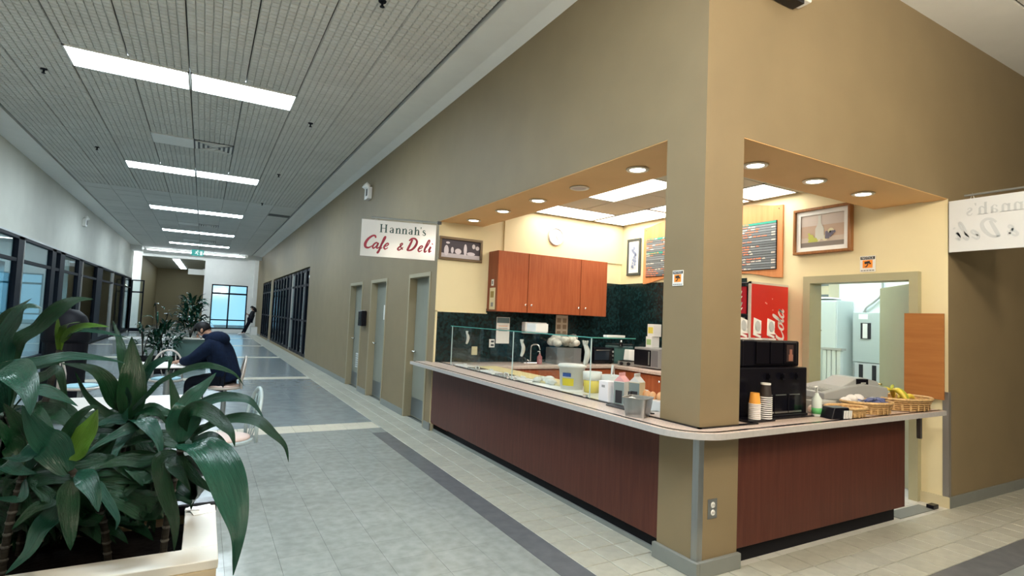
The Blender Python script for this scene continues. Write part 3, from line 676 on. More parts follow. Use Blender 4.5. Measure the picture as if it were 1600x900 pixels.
blade('white hanging sign seen from behind at the right edge, faint mirrored letters', (3.285, -.505, 2.61), -PI/2, True, mat('ghost_ink', (.50, .53, .56), .4), mat('ghost_ink2', (.52, .55, .58), .4))
# ================================================================== WALL FIXTURES
def emergency(label, loc, rz):
    t = thing('emergency_light', label, 'emergency light', loc, rz)
    part('body', M().box(-.13, .13, -.09, 0, -.14, .10), plastic_w, t, bevel=.012)
    part('dark_window', M().box(.0, .10, -.094, -.09, -.08, .06), blackp, t)
    for x in (-.07, .07): part('lamp_head', M().cyl((x, -.05, .10), (x, -.13, .15), .05, .055, 12), plastic_w, t, smooth=True)
emergency('white emergency light with two heads on the taupe wall above the sign', (-.001, 8.5, 3.98), -PI/2)
emergency('white emergency light with two heads on the left wall', (-6.239, 19.0, 4.02), PI/2)
t = thing('emergency_light', 'white box fixture with dark underside at the top of the right header', 'emergency light', (.755, 0, 3.98))
part('body', M().box(-.2, .2, -.11, 0, 0, .28), plastic_w, t, bevel=.01); part('underside', M().box(-.19, .12, -.10, -.01, -.03, 0), blackp, t)
for x in (-.12, .12): part('lamp_head', M().cyl((x, -.05, .28), (x, -.14, .34), .055, .06, 12), plastic_w, t, smooth=True)
t = thing('hand_dispenser', 'dark wall dispenser between the two far restroom doors', 'dispenser', (-.001, 8.36, 1.30), -PI/2)
part('housing', M().box(-.12, .12, -.11, 0, 0, .30), blackp, t, bevel=.015); part('cover_plate', M().box(-.125, -.06, -.06, -.0, .22, .31), alu, t)
# exit sign
t = thing('exit_sign', 'green running man exit sign hanging at the corridor end', 'exit sign', (-3.2, 28.3, 3.97))
part('housing', M().box(-.26, .26, -.03, .03, 0, .30), emat('exit_green', (.10, .50, .46), .55), t)
part('stem', M().box(-.02, .02, -.02, .02, .30, CZ-3.97), alu, t)
rm = M()
for (a, b, w) in (((-.02, .20), (-.05, .13), .05), ((-.05, .13), (.02, .06), .035), ((.02, .06), (-.01, .03), .03), ((-.05, .13), (-.11, .08), .035), ((-.02, .19), (.06, .16), .025), ((-.03, .19), (-.10, .17), .025)): rm.ribbon([a, b], w, lambda u, v, d: (u, -.031-d, v+.02), .003)
rm.lathe([(1e-5, .0), (.03, .0)], (0, 0, 0), 8) if False else None
rm.obox((.0, -.033, .255), .045, .004, .045).obox((.15, -.033, .14), .10, .004, .19)
part('running_man', rm, emat('exit_white', (.8, 1, .95), .75), t)
t = thing('directory_sign', 'white box sign jutting from the end wall into the recess', 'sign', (-3.3, 35.6, 3.40))
part('panel', M().box(-.42, .55, -.05, .05, 0, .33), white, t); part('bracket', M().box(.35, .55, -.03, .03, .33, .38), alu, t)
tag(one('wall_notice', M().box(-.0, .012, -.22, .22, -.2, .2), paper, 'white sheet on the corner post above the leaning person', 'notice', (-.235, 34.09, 1.95)), 'white sheet on the corner post above the leaning person', 'notice').rotation_euler = (0, 0, -PI/2)
# ================================================================== CAFE BACK WALL
struct('trim_6', M().box(.003, .79, 4.640, 4.65, .93, 1.625).box(.79, 3.290, 4.640, 4.65, .93, 1.70).box(2.75, 3.290, 4.640, 4.65, 1.70, 2.225).box(3.290, 3.30, 2.19, 4.64, .93, 2.225), darkgreen)
struct('trim_7', M().box(.003, .03, 4.634, 4.65, .93, 1.64).box(.003, .80, 4.634, 4.65, 1.625, 1.64), cream)
# wall cabinets: three separate units
def wall_cab(x0, x1, label, doors):
    t = thing('wall_cabinet', label, 'cabinet', ((x0+x1)/2, 4.35, 1.664), group='cherry wall cabinets')
    part('carcass', M(t).box(x0, x1, 4.352, 4.639, 1.664, 2.53), woodr if False else wood('cherry_carcass', (.20, .05, .022), (.27, .07, .03), 3, .42), t)
    for a, b, kx in doors:
        d = part('door', M(t).box(a+.003, b-.003, 4.33, 4.350, 1.667, 2.527), woodo, t, bevel=.001, seg=1)
        m = M(t); m.cyl((kx, 4.33, 1.775), (kx, 4.312, 1.775), .007).ball((kx, 4.305, 1.775), .017)
        part('knob', m, chrome, d, smooth=True)
    return t
wall_cab(.793, 1.29, 'left narrow cherry wall cabinet with papers on its side', [(.793, 1.29, 1.245)])
wall_cab(1.293, 2.232, 'wide middle cherry wall cabinet with two corner knobs', [(1.293, 2.232, 1.345)])
wall_cab(2.235, 2.748, 'right narrow cherry wall cabinet beside the green wall', [(2.235, 2.748, 2.32)])
m = M(); m.cyl((2.19, 4.33, 1.775), (2.19, 4.312, 1.775), .007).ball((2.19, 4.305, 1.775), .017)
_mid = [o for o in COL.objects if o.name.startswith('wall_cabinet') and o['label'].startswith('wide')][0]
part('knob', M(_mid).add(m.v, m.f), chrome, [c for c in _mid.children if c.name.startswith('door')][0], smooth=True)
# papers on cabinet side
def sheet(label, x0, x1, y0, y1, z0, z1, marks, cat='notice', m_=None):
    c = ((x0+x1)/2, (y0+y1)/2, z0)
    t = thing('paper_notice', label, cat, c); part('sheet', M(t).box(x0, x1, y0, y1, z0, z1), m_ or paper, t)
    for (a, b, c0, d, e, f, mm) in marks: part('print', M(t).box(a, b, c0, d, e, f), mm, t)
    return t
sheet('cream sheet with round drawings on the side of the left wall cabinet', .789, .7925, 4.39, 4.56, 1.69, 2.0, [(.7875, .789, 4.43, 4.53, 1.86, 1.95, mat('ochre_ink', (.35, .25, .08), .6)), (.7875, .789, 4.44, 4.51, 1.73, 1.79, inkgrey)], m_=mat('cream_paper', (.75, .66, .45), .7))
sheet('little white card above the cream sheet on the cabinet side', .789, .7925, 4.45, 4.52, 2.03, 2.12, [(.7875, .789, 4.475, 4.495, 2.05, 2.10, inkblack)])
sheet('white printed calendar page on the dark green wall under the cabinet', .965, 1.185, 4.636, 4.6395, 1.20, 1.585, [(.97, 1.18, 4.634, 4.636, 1.50, 1.58, mat('slate_print', (.10, .16, .18), .6)), (1.0, 1.15, 4.634, 4.636, 1.38, 1.39, inkgrey), (1.0, 1.15, 4.634, 4.636, 1.42, 1.43, inkgrey), (1.0, 1.15, 4.634, 4.636, 1.45, 1.46, mat('orange_faint', (.75, .40, .22), .6))])
g = []
for i in range(2):
    for j in range(4): g.append((2.03+i*.11, 2.10+i*.11, 4.634, 4.636, 1.24+j*.10, 1.31+j*.10, mat('brown_print', (.32, .24, .16), .6)))
sheet('beige grid poster of food pictures below the right wall cabinet', 2.01, 2.235, 4.636, 4.6395, 1.20, 1.655, g, 'poster', mat('beige_paper', (.62, .54, .42), .7))
def outlet(label, x, z, m_):
    t = thing('wall_outlet', label, 'outlet', (x, 4.64, z)); part('plate', M().box(-.045, .045, -.008, 0, -.06, .06), m_, t, bevel=.003, seg=1)
    part('receptacle', M().box(-.018, .03, -.010, -.008, .012, .04).box(-.018, .03, -.010, -.008, -.04, -.012), inkblack if m_ is plastic_w else cream, t)
outlet('white outlet plate on the green wall below the calendar', .90, 1.20, plastic_w)
outlet('cream switch plate on the green wall left of the white outlet', .625, 1.09, mat('cream_plate', (.75, .68, .45), .5))
# clock
t = thing('wall_clock', 'round white wall clock on the cream wall above the cabinets', 'clock', (1.934, 4.628, 2.877))
fc = part('face', M().lathe([(1e-5, 0), (.122, 0)], n=32), paper, t); fc.rotation_euler = (PI/2, 0, 0); fc.location = (0, -.02, 0)
rg = part('bezel', M().lathe([(.120, .002), (.122, .018), (.134, .02), (.142, 0), (.142, -.01)], n=32), mat('clock_bezel', (.52, .53, .53), .35), t, smooth=True); rg.rotation_euler = (PI/2, 0, 0); rg.location = (0, -.012, 0)
part('hour_hand', M().ribbon([(0, 0), (.045, -.058)], .008, lambda u, v, d: (u, -.023-d, v)), inkgrey, t); part('minute_hand', M().ribbon([(-.005, -.01), (.05, .075)], .006, lambda u, v, d: (u, -.025-d, v)), inkgrey, t)
tk = M()
for i in range(12):
    a = i*PI/6; tk.ribbon([(.095*math.sin(a), .095*math.cos(a)), (.110*math.sin(a), .110*math.cos(a))], .006, lambda u, v, d: (u, -.0215-d, v))
part('ticks', tk, inkgrey, t)
# framed pictures
def frame(label, loc, rz, Wd, Hh, fw, fm, depth=.03, matw=0, inner=None):
    t = thing('framed_picture', label, 'picture', loc, rz)
    for n_, (a, b, c, d) in enumerate(((-Wd/2, Wd/2, Hh/2-fw, Hh/2), (-Wd/2, Wd/2, -Hh/2, -Hh/2+fw), (-Wd/2, -Wd/2+fw, -Hh/2+fw, Hh/2-fw), (Wd/2-fw, Wd/2, -Hh/2+fw, Hh/2-fw))):
        part('moulding', M().box(a, b, -depth, 0, c, d), fm, t, bevel=.004, seg=1)
    a, b = Wd/2-fw, Hh/2-fw
    if matw:
        m = M()
        for (x0, x1, z0, z1) in ((-a, a, b-matw, b), (-a, a, -b, -b+matw), (-a, -a+matw, -b+matw, b-matw), (a-matw, a, -b+matw, b-matw)): m.box(x0, x1, -depth*.6, -depth*.5, z0, z1)
        part('mat_board', m, paper, t); a -= matw; b -= matw
    return t, a, b
sep = lambda n, c: mat(n, c, .6)
# old kitchen photograph (monochrome)
t, a, b = frame('wooden framed sepia photograph on the cream wall beside the hanging sign', (.338, 4.648, 2.517), 0, .67, .325, .035, mat('bronze_frame', (.17, .12, .07), .35, .3), .035)
part('photograph', M().box(-a, a, -.012, -.008, -b, b), sep('sepia_dark', (.055, .045, .06)), t)
ph = M(); rnd = random.Random(4)
for (x, z, w_, h_) in ((-.22, -.03, .07, .15), (-.13, -.02, .045, .09), (-.04, -.03, .10, .08), (.07, .0, .05, .17), (.16, -.05, .13, .05), (.20, .06, .05, .07), (.26, .04, .06, .06), (-.20, .08, .06, .03)): ph.lathe([(1e-5, 0), (.5, 0)], (x, z, 0), 14, w_, h_)
part('figures', M().add([(x, -.0125-i*1e-6, y) for i, (x, y, z) in enumerate(ph.v)], ph.f), sep('sepia_light', (.62, .57, .62)), t)
part('floor_tone', M().box(-a, a, -.0123, -.008, -b, -b+.06), sep('sepia_mid', (.50, .46, .50)), t)
# narrow framed print on side wall
t, a, b = frame('narrow black framed print with grey picture left of the menu boards', (3.298, 4.325, 2.66), -PI/2, .315, .60, .04, mat('charcoal_frame', (.05, .06, .06), .4), .03, .05)
part('print', M().box(-a, a, -.012, -.008, -b, b), sep('print_grey', (.52, .55, .60)), t)
fl = M()
for i in range(14): fl.obox((rnd.uniform(-a*.6, a*.6), -.013, -b+.04+i*2*(b-.04)/14), rnd.uniform(.03, .06), .002, rnd.uniform(.02, .05), 0, 0, rnd.uniform(-1, 1))
part('flower_shapes', fl, sep('print_blue', (.22, .27, .42)), t)
# still life
t, a, b = frame('framed still life of bottle, grapes and fruit above the doorway', (3.296, 1.19, 2.725), -PI/2, .66, .53, .03, framew, .07, .05)
part('canvas', M().box(-a, a, -.03, -.024, -b, b), sep('still_bg', (.50, .36, .27)), t)
part('table_edge', M().box(-a, a, -.031, -.024, -b, -b+.055), sep('still_edge', (.20, .17, .15)), t); part('table_top', M().box(-a, a, -.031, -.024, -b+.055, -b+.11), sep('still_table', (.52, .44, .37)), t)
part('backdrop', M().box(-a, a, -.0305, -.024, .06, b), sep('still_sky', (.58, .50, .45)), t)
fl = lambda u, v, d: (u, -.032-d, v)
bo = M().ribbon([(-.03, -.10), (-.03, .02), (-.03, .05), (-.03, .08), (-.03, .17)], [.10, .10, .07, .034, .032], fl, .002); part('painted_bottle', bo, sep('bottle_grey', (.58, .58, .53)), t)
def discs(L, r, n=10):
    m = M()
    for k, (u, v) in enumerate(L): m.add([(u+r*math.cos(2*PI*i/n), -.033-.0004*k, v+r*math.sin(2*PI*i/n)) for i in range(n)], [tuple(range(n))])
    return m
part('painted_grapes', discs([(-.15+.022*i+.011*(j % 2), -.115+.02*j) for j in range(5) for i in range(5-j)], .015), sep('grape_green', (.48, .50, .10)), t)
part('painted_dark_grapes', discs([(.05+.022*i, -.03-.02*j) for j in range(4) for i in range(5-j)], .015), sep('grape_dark', (.13, .12, .17)), t)
part('painted_fruit', discs([(-.05, -.095), (.035, -.09), (.10, -.02)], .034, 14), sep('fruit_cream', (.66, .62, .42)), t)
# ================================================================== MENU BOARDS
greyl = mat('menu_strip_grey', (.15, .175, .195), .45, rnd=.3); teal = mat('menu_strip_teal', (.02, .30, .22), .45)
def menu(label, yc, seed, hw=.55):
    t = thing('menu_board', label, 'menu board', (3.298, yc, 2.24), -PI/2)
    n = 20; topz = lambda u: .86+.06*(1+math.cos(PI*u))/2*1.2 if abs(u) < 1 else .86
    botz = lambda u: -.03+.075*(1+math.cos(PI*u))/2
    out = [(-hw+2*hw*i/n, botz(-1+2*i/n)) for i in range(n+1)]+[(hw-2*hw*i/n, topz(1-2*i/n)) for i in range(n+1)]
    part('backboard', M().prism(out, 'y', -.025, 0), woodm, t)
    part('letter_panel', M().box(-hw+.07, hw-.07, -.034, -.025, .075, .68), blackp, t)
    rr = random.Random(seed); rows = 19; h = .60/rows; let = M(); wl_ = M()
    for r in range(rows):
        z = .08+h*r
        u = -hw+.075
        segs = [(-hw+.075, hw-.075)] if r % 6 == 3 else [(-hw+.075, -.12+rr.uniform(-.05, .05)), (None, hw-.075)]
        pv = segs[0][1]
        for si, (u0, u1) in enumerate(segs):
            if u0 is None: u0 = pv+.006
            tl = r == rows-1 or (r == 11 and si == 0)
            part('menu_strip', M().box(u0, u1, -.041, -.034, z+.002, z+h-.003), teal if tl else greyl, t)
            if r in (12, 5) or rr.random() < .2: continue
            x = u0+.01; lim = u0+(u1-u0)*rr.choice((.35, .55, .75, .4))
            while x < lim:
                w_ = rr.uniform(.03, .08); x1 = min(x+w_, u1-.01); mm = let if rr.random() < .72 else wl_
                q = x
                while q < x1-.006:
                    hh = rr.choice((.6, .6, .95)); mm.box(q, q+.0075, -.043, -.041, z+.006, z+.006+(h-.014)*hh); q += .011
                x = x1+.014
            if rr.random() < .5 and si == len(segs)-1:
                q = u1-.06
                for k in range(4): wl_.box(q, q+.008, -.043, -.041, z+.006, z+h-.008); q += .013
    part('orange_words', let, mat('menu_orange', (.85, .22, .07), .5), t)['kind'] = 'stuff'; part('white_words', wl_, mat('menu_white', (.80, .74, .66), .5), t)['kind'] = 'stuff'
    for u in (-hw+.05, hw-.05): part('screw', M().ball((u, -.027, .82), .006), inkblack, t)
menu('orange wooden menu board right of the column with grey letter strips', 2.235, 5)
menu('orange wooden menu board seen left of the column with red lines', 3.54, 9)
# ================================================================== BACK COUNTERS
def base_cab(label, x0, x1, y0, y1, doors, face):
    """face: ('y', -1) door plane at y0, ('x', -1) door plane at x0"""
    t = thing('base_cabinet', label, 'cabinet', ((x0+x1)/2, (y0+y1)/2, 0), group='cherry base cabinets')
    part('carcass', M(t).box(x0, x1, y0, y1, .10, .888), MATS['cherry_carcass'], t)
    part('plinth', M(t).box(x0+.03, x1-.03, y0+.05, y1-.03, 0, .10), blackm, t)
    for a, b, k in doors:
        if face == 'y': d = part('door', M(t).box(a+.003, b-.003, y0-.02, y0, .12, .865), woodo, t, bevel=.001, seg=1); c = (k, y0-.02, .80); q = (k, y0-.05, .80)
        else: d = part('door', M(t).box(x0-.02, x0, a+.003, b-.003, .12, .865), woodo, t, bevel=.001, seg=1); c = (x0-.02, k, .80); q = (x0-.05, k, .80)
        part('knob', M(t).cyl(c, q, .006).ball(q, .018), chrome, d, smooth=True)
base_cab('base cabinet under the left end of the back counter', .02, 1.30, 4.06, 4.62, [(.02, .45, .41), (.45, .88, .49), (.88, 1.30, 1.26)], 'y')
base_cab('base cabinet under the back counter behind the serving glass', 1.30, 2.70, 4.06, 4.62, [(1.30, 2.02, 1.98), (2.02, 2.70, 2.64)], 'y')
base_cab('base cabinet along the side wall below the microwave', 2.72, 3.28, 2.30, 4.04, [(3.55, 4.03, 3.99), (3.02, 3.55, 3.50), (2.32, 3.02, 3.06)], 'x')
base_cab('base cabinet below the drinks fountain', 2.72, 3.28, 1.50, 2.29, [(1.52, 2.27, 1.57)], 'x')
t = thing('back_worktop', 'speckled L-shaped worktop along the back and side walls', 'worktop', (1.6, 4.3, .888))
part('slab', M(t).box(.003, 3.285, 4.02, 4.632, .888, .93).box(2.66, 3.285, 1.45, 4.02, .888, .93), granite, t, bevel=.004, seg=1)
part('filler_strip', M(t).box(2.685, 2.70, 4.02, 4.055, .1, .888), white, t)
# ================================================================== SERVING GLASS
gm = glass('guard_glass', (.965, .985, .98), .10); gedge = mat('glass_edge_green', (.10, .36, .32), .15)
t = thing('sneeze_guard', 'clear glass sneeze guard with flat top shelf over the serving counter', 'glass guard', (.08, 2.7, .926))
for a, b in ((1.24, 2.568), (2.574, 4.20)): part('front_pane', M(t).box(.078, .084, a, b, .928, 1.436), gm, t)
part('top_shelf', M(t).box(.070, .55, 1.22, 4.22, 1.437, 1.444), gm, t)
for yy in (1.243, 2.06, 4.195): part('end_pane', M(t).box(.086, .50, yy, yy+.006, .93 if yy != 2.06 else 1.0, 1.436), gm, t)
e = M(t)
for a in (1.24, 2.571, 4.197): e.box(.076, .0855, a-.003, a+.003, .928, 1.436)
part('vertical_edges', e, mat('glass_edge_pale', (.50, .62, .62), .15), t)
part('shelf_edge', M(t).box(.066, .070, 1.22, 4.22, 1.436, 1.445).box(.07, .55, 1.215, 1.22, 1.436, 1.445), gedge, t)
for yy in (1.30, 2.50, 2.64, 4.12): part('glass_clamp', M(t).box(.07, .095, yy-.02, yy+.02, .926, .955), chrome, t)
WT = .9205
# things in the serving counter
cb = mat('yellow_cutting_board', (.72, .60, .30), .45)
one('cutting_board', M().box(-.14, .14, -.95, .95, 0, .022), cb, 'long yellow wooden cutting board behind the serving glass', 'cutting board', (.45, 2.95, WT), bevel=.004, seg=1)
pan_m = mat('pale_steel', (.68, .70, .70), .25, 1)
def cold_pan(label, x, y, sx, sy, lid):
    t = thing('serving_pan', label, 'pan', (x, y, WT), group='covered pans sunk in the serving counter')
    part('flange', M().box(-sx/2, sx/2, -sy/2, sy/2, 0, .008), pan_m, t, bevel=.003, seg=1)
    part('lid', M().box(-sx/2+.015, sx/2-.015, -sy/2+.015, sy/2-.015, .008, .02), plastic_w if lid else pan_m, t, bevel=.006)
    part('lid_handle', M().tube([(0, -.05, .018), (0, -.04, .04), (0, .04, .04), (0, .05, .018)], .006, 6), plastic_w, t, smooth=True)
for i, y in enumerate((4.05, 3.68, 3.31, 2.94, 2.57)):
    cold_pan('%s lidded pan from the far end of the serving counter' % ORD[i], .22, y, .18, .33, i % 2 == 0)
one('deli_paper', M().box(-.13, .13, -.3, .3, 0, .004), paper, 'white sheet of deli paper on the serving counter', 'paper', (.25, 1.95, WT))
t = thing('bread_bag', 'crumpled clear bag lying flat behind the glass near the margarine tub', 'bag', (.38, 2.30, WT+.0))
m = M(); rr = random.Random(11)
for i in range(9): m.ball((rr.uniform(-.10, .10), rr.uniform(-.16, .16), .03), rr.uniform(.04, .06), rr.uniform(.04, .07), .03, 9, 6)
part('film', m, mat('cloudy_plastic', (.78, .80, .78), .25), t, smooth=True)
def rect_tub(t, name, sx, sy, h, m_, taper=.85, z0=0, wall=.006, x=0, y=0):
    n = 28; R = []
    def ring(k, z): return [(x+k*sx/2*math.copysign(abs(math.cos(a))**.28, math.cos(a)), y+k*sy/2*math.copysign(abs(math.sin(a))**.28, math.sin(a)), z) for a in [2*PI*i/n for i in range(n)]]
    rings = [ring(taper, z0), ring(1, z0+h), ring(1.05, z0+h), ring(1.05, z0+h+.008), ring(.96, z0+h+.008), ring(taper*.94, z0+.008)]
    m = M(); m.add([p for r in rings for p in r], [(i*n+k, i*n+(k+1) % n, (i+1)*n+(k+1) % n, (i+1)*n+k) for i in range(len(rings)-1) for k in range(n)]+[tuple(range(n))[::-1], tuple(range(5*n, 6*n))])
    return part(name, m, m_, t, smooth=False)
# margarine pail, jug
t = thing('margarine_pail', 'white margarine pail with yellow and blue print behind the glass', 'pail', (.34, 1.86, WT))
part('pail', M().lathe([(.107, 0), (.125, .21), (.132, .21), (.132, .232), (.12, .232), (.11, .02), (1e-5, .02)], n=28), plastic_w, t, smooth=True)
part('lid', M().lathe([(1e-5, .240), (.128, .238), (.138, .225), (.138, .212)], n=28), plastic_w, t, smooth=True)
lab = M()
for k in range(8):
    a0 = PI*1.02+k*.13
    lab.add([(.1115*math.cos(a), .1115*math.sin(a), z) if z < .05 else (.1172*math.cos(a), .1172*math.sin(a), z) for a, z in ((a0, .04), (a0+.13, .04), (a0+.13, .11), (a0, .11))], [(0, 1, 2, 3)])
part('yellow_print', lab, mat('margarine_yellow', (.75, .60, .04), .5), t)
lab = M()
for k in range(6):
    a0 = PI*1.05+k*.12; r0 = .1225
    lab.add([(r0*math.cos(a), r0*math.sin(a), z) for a, z in ((a0, .125), (a0+.12, .125), (a0+.12, .16), (a0, .16))], [(0, 1, 2, 3)])
part('blue_print', lab, mat('margarine_blue', (.04, .10, .35), .5), t)
t = thing('measuring_jug', 'clear jug of yellow sauce beside the margarine pail', 'jug', (.40, 1.62, WT))
part('jug_body', M().lathe([(.070, 0), (.080, .15), (.084, .15), (.074, .004), (1e-5, .004)], n=24), mat('yellow_sauce', (.78, .62, .10), .25), t, smooth=True)
part('jug_rim', M().lathe([(.080, .12), (.084, .19), (.089, .19), (.088, .115)], n=24), plastic_w, t, smooth=True)
part('handle', M().tube([(.06, -.03, .15), (.12, -.05, .14), (.125, -.05, .07), (.055, -.03, .04)], .008, 8), plastic_w, t, smooth=True)
t = thing('white_pitcher', 'white plastic pitcher with loop handle and a spoon behind the glass', 'pitcher', (.52, 1.50, WT))
part('pitcher_body', M().lathe([(.07, 0), (.085, .17), (.09, .17), (.08, .01), (1e-5, .01)], n=24), plastic_w, t, smooth=True)
part('handle', M().tube([(.07, -.02, .14), (.135, -.04, .13), (.135, -.04, .06), (.06, -.02, .03)], .010, 8), plastic_w, t, smooth=True)
part('spoon', M().tube([(.0, .02, .05), (.03, .03, .16), (.05, .035, .26)], [.007, .007, .013], 8), plastic_w, t, smooth=True)
t = thing('plastic_container', 'translucent food box with lid at the near end of the serving glass', 'container', (.30, 1.06, WT))
rect_tub(t, 'box_body', .26, .34, .10, mat('cloudy_box', (.72, .75, .74), .2)); part('lid', M().box(-.12, .12, -.16, .16, .108, .116), plastic_w, t, bevel=.003, seg=1)
t = thing('napkin_box', 'plain white box next to the milk cartons on the bar', 'box', (.16, 1.10, WT))
part('box_body', M().box(-.05, .05, -.06, .06, 0, .17), mat('white_card', (.74, .73, .76), .6), t, bevel=.003, seg=1); part('slot', M().box(-.052, -.05, -.02, .02, .12, .14), inkgrey, t)
# milk cartons
def carton(label, x, y, front, side, topc, spout=False):
    t = thing('milk_carton', label, 'carton', (x, y, WT), .35)
    s = .047
    part('carton_body', M().box(-s, s, -s, s, 0, .19), side, t)
    part('printed_front', M().box(-s-.001, -s, -s+.002, s-.002, .005, .185), front, t)
    part('gable', M().add([(-s, -s, .19), (s, -s, .19), (s, s, .19), (-s, s, .19), (-s, 0, .235), (s, 0, .235)], [(0, 1, 5, 4), (2, 3, 4, 5), (1, 2, 5), (3, 0, 4)]), topc, t)
    part('crimp', M().box(-s, s, -.003, .003, .233, .258), topc, t)
    part('printed_panel', M().box(-s-.002, -s, -.03, .03, .02, .12), inkblack, t)
cgrey = mat('carton_grey', (.20, .25, .25), .5); ccream = mat('carton_cream', (.72, .62, .42), .5); cpink = mat('carton_pink', (.70, .35, .36), .5); cpale = mat('carton_pale', (.66, .66, .64), .5)
carton('grey milk carton with pink top behind the steel pan', .16, .93, cgrey, cpale, cpink); carton('grey and cream milk carton right of the pink topped one', .255, .86, cgrey, ccream, cpale)
one('creamer_bottle', M().lathe([(.02, 0), (.026, .02), (.026, .07), (.016, .10), (.016, .12), (1e-5, .12)], n=14), blackp, 'little dark bottle between the milk cartons and the steel pan', 'bottle', (.13, .80, .926), smooth=True)
one('spoon_rest', M().box(-.05, .05, -.12, .12, 0, .012), mat('dark_tray', (.05, .05, .055), .4), 'dark flat tray under the milk cartons at the bar edge', 'tray', (.04, .80, .926), bevel=.004, seg=1)
# muffin / pastry wrappers in a box
t = thing('pastry_box', 'open box of orange wrapped pastries behind the steel pan', 'box', (.33, .70, WT))
part('tray', M().box(-.08, .08, -.16, .16, 0, .07), plastic_w, t)
m = M()
for i in range(7): m.ball((rr.uniform(-.05, .05), -.13+.043*i, .085), .035, .03, .045, 9, 6)
part('pastries', m, mat('pastry_orange', (.78, .42, .20), .5, noise=.2), t, smooth=True)
t = thing('sugar_canister', 'white canister close to the column behind the steel pan', 'canister', (.30, .47, .926))
part('canister_body', M().lathe([(.05, 0), (.054, .02), (.054, .15), (.05, .165), (1e-5, .165)], n=20), plastic_w, t, smooth=True); part('base_band', M().lathe([(.0545, .01), (.0555, .02), (.0555, .04), (.0545, .045)], n=20), cpale, t)
one('paper_bag_stack', M().box(-.03, .03, -.05, .05, 0, .14), paper, 'white folded paper bags between the pastries and the canister', 'paper bag', (.34, .56, WT))
# steel pan on the bar
t = thing('steel_pan', 'deep stainless steel pan standing on the bar left of the column', 'pan', (-.085, .475, .926), .5)
n_ = rect_tub(t, 'pan_body', .185, .175, .125, steel, .80)
part('paper_liner', M().obox((-.03, .02, .118), .09, .07, .003, rx=.25), paper, t)
# back counter appliances
BT = .931
t = thing('toaster_oven', 'black toaster oven under the end of the glass shelf', 'oven', (2.70, 4.43, BT))
part('housing', M().box(-.21, .19, -.16, .16, .02, .25), blackp, t, bevel=.01); part('window', M().box(-.20, .08, -.166, -.16, .06, .20), mat('oven_glass', (.02, .03, .045), .08), t)
part('door_bar', M().tube([(-.19, -.185, .215), (.07, -.185, .215)], .008, 8), chrome, t)
for k in range(3):
    kn = part('control_knob', M().cyl((.145, -.16, .07+.06*k), (.145, -.185, .07+.06*k), .018), chrome, t)
part('feet', M().box(-.2, -.17, -.14, -.11, 0, .02).box(.14, .17, -.14, -.11, 0, .02).box(-.2, -.17, .11, .14, 0, .02).box(.14, .17, .11, .14, 0, .02), blackm, t)
t = thing('microwave', 'dark green glass fronted oven in the corner of the counters', 'oven', (3.07, 4.36, BT), -.75)
part('housing', M().box(-.22, .22, -.15, .15, .0, .28), mat('dark_teal', (.03, .08, .085), .25), t, bevel=.01); part('window', M().box(-.12, .20, -.156, -.15, .04, .24), mat('oven_glass_green', (.05, .13, .13), .08), t)
for k in range(4): part('control_knob', M().cyl((-.17, -.15, .04+.065*k), (-.17, -.178, .04+.065*k), .017), chrome, t)
t = thing('panini_press', 'open silver sandwich press with white lid and black knobs', 'press', (2.93, 3.97, BT), -1.2)
part('base', M().box(-.14, .14, -.10, .10, .0, .065), steel, t, bevel=.008); part('hot_plate', M().box(-.12, .12, -.08, .09, .065, .075), blackm, t)
part('lid', M().obox((0, .085, .155), .25, .035, .17, rx=-.2), plastic_w, t, bevel=.01)
for x in (-.07, .05): part('control_knob', M().cyl((x, -.10, .033), (x, -.118, .033), .026), blackp, t)
t = thing('microwave', 'grey microwave with black door beside the column', 'microwave', (3.05, 3.52, BT), -PI/2)
part('housing', M().box(-.25, .25, -.20, .20, .015, .30), mat('microwave_grey', (.30, .30, .30), .4), t, bevel=.01); part('door_window', M().box(-.24, .10, -.207, -.20, .04, .27), blackp, t); part('keypad', M().box(.12, .24, -.205, -.20, .04, .27), mat('keypad', (.16, .16, .17), .4), t)
part('door_handle', M().tube([(.09, -.23, .06), (.09, -.23, .25)], .009, 8), steel, t)
def box_item(name, label, cat, loc, sx, sy, sz, rz, m_, pm=None):
    t = thing(name, label, cat, loc, rz); part('carton', M().box(-sx/2, sx/2, -sy/2, sy/2, 0, sz), m_, t, bevel=.002, seg=1)
    if pm: part('printed_panel', M().box(-sx*.38, sx*.38, -sy/2-.0015, -sy/2, sz*.25, sz*.75), pm, t)
    return t
box_item('tea_box', 'lower white tea box with green print on the microwave', 'box', (2.98, 3.53, BT+.305), .12, .15, .16, -PI/2, plastic_w, mat('leaf_print', (.35, .50, .22), .6))
box_item('tea_box', 'upper white and yellow box standing above the tea box', 'box', (3.0, 3.52, BT+.467), .13, .15, .18, -PI/2, plastic_w, mat('yellow_print', (.72, .62, .10), .6))
one('basket_tray', M().box(-.14, .14, -.18, .18, 0, .03), pan_m, 'shallow steel tray lying on the corner oven', 'tray', (3.09, 4.38, BT+.282), bevel=.006)
t = thing('oven_timer', 'small black and chrome timer on top of the corner oven', 'timer', (2.98, 4.22, BT+.282)); part('base', M().cyl((0, 0, 0), (0, 0, .05), .025), blackp, t); part('bell', M().ball((0, 0, .07), .026), chrome, t, smooth=True)
t = thing('glove_box', 'white box lying on the glass shelf of the serving guard', 'box', (.33, 2.50, 1.4445), -.05); part('box_body', M().box(-.075, .075, -.10, .10, 0, .085), plastic_w, t, bevel=.003, seg=1); part('slot', M().box(-.03, .03, -.05, .05, .085, .0865), inkgrey, t)
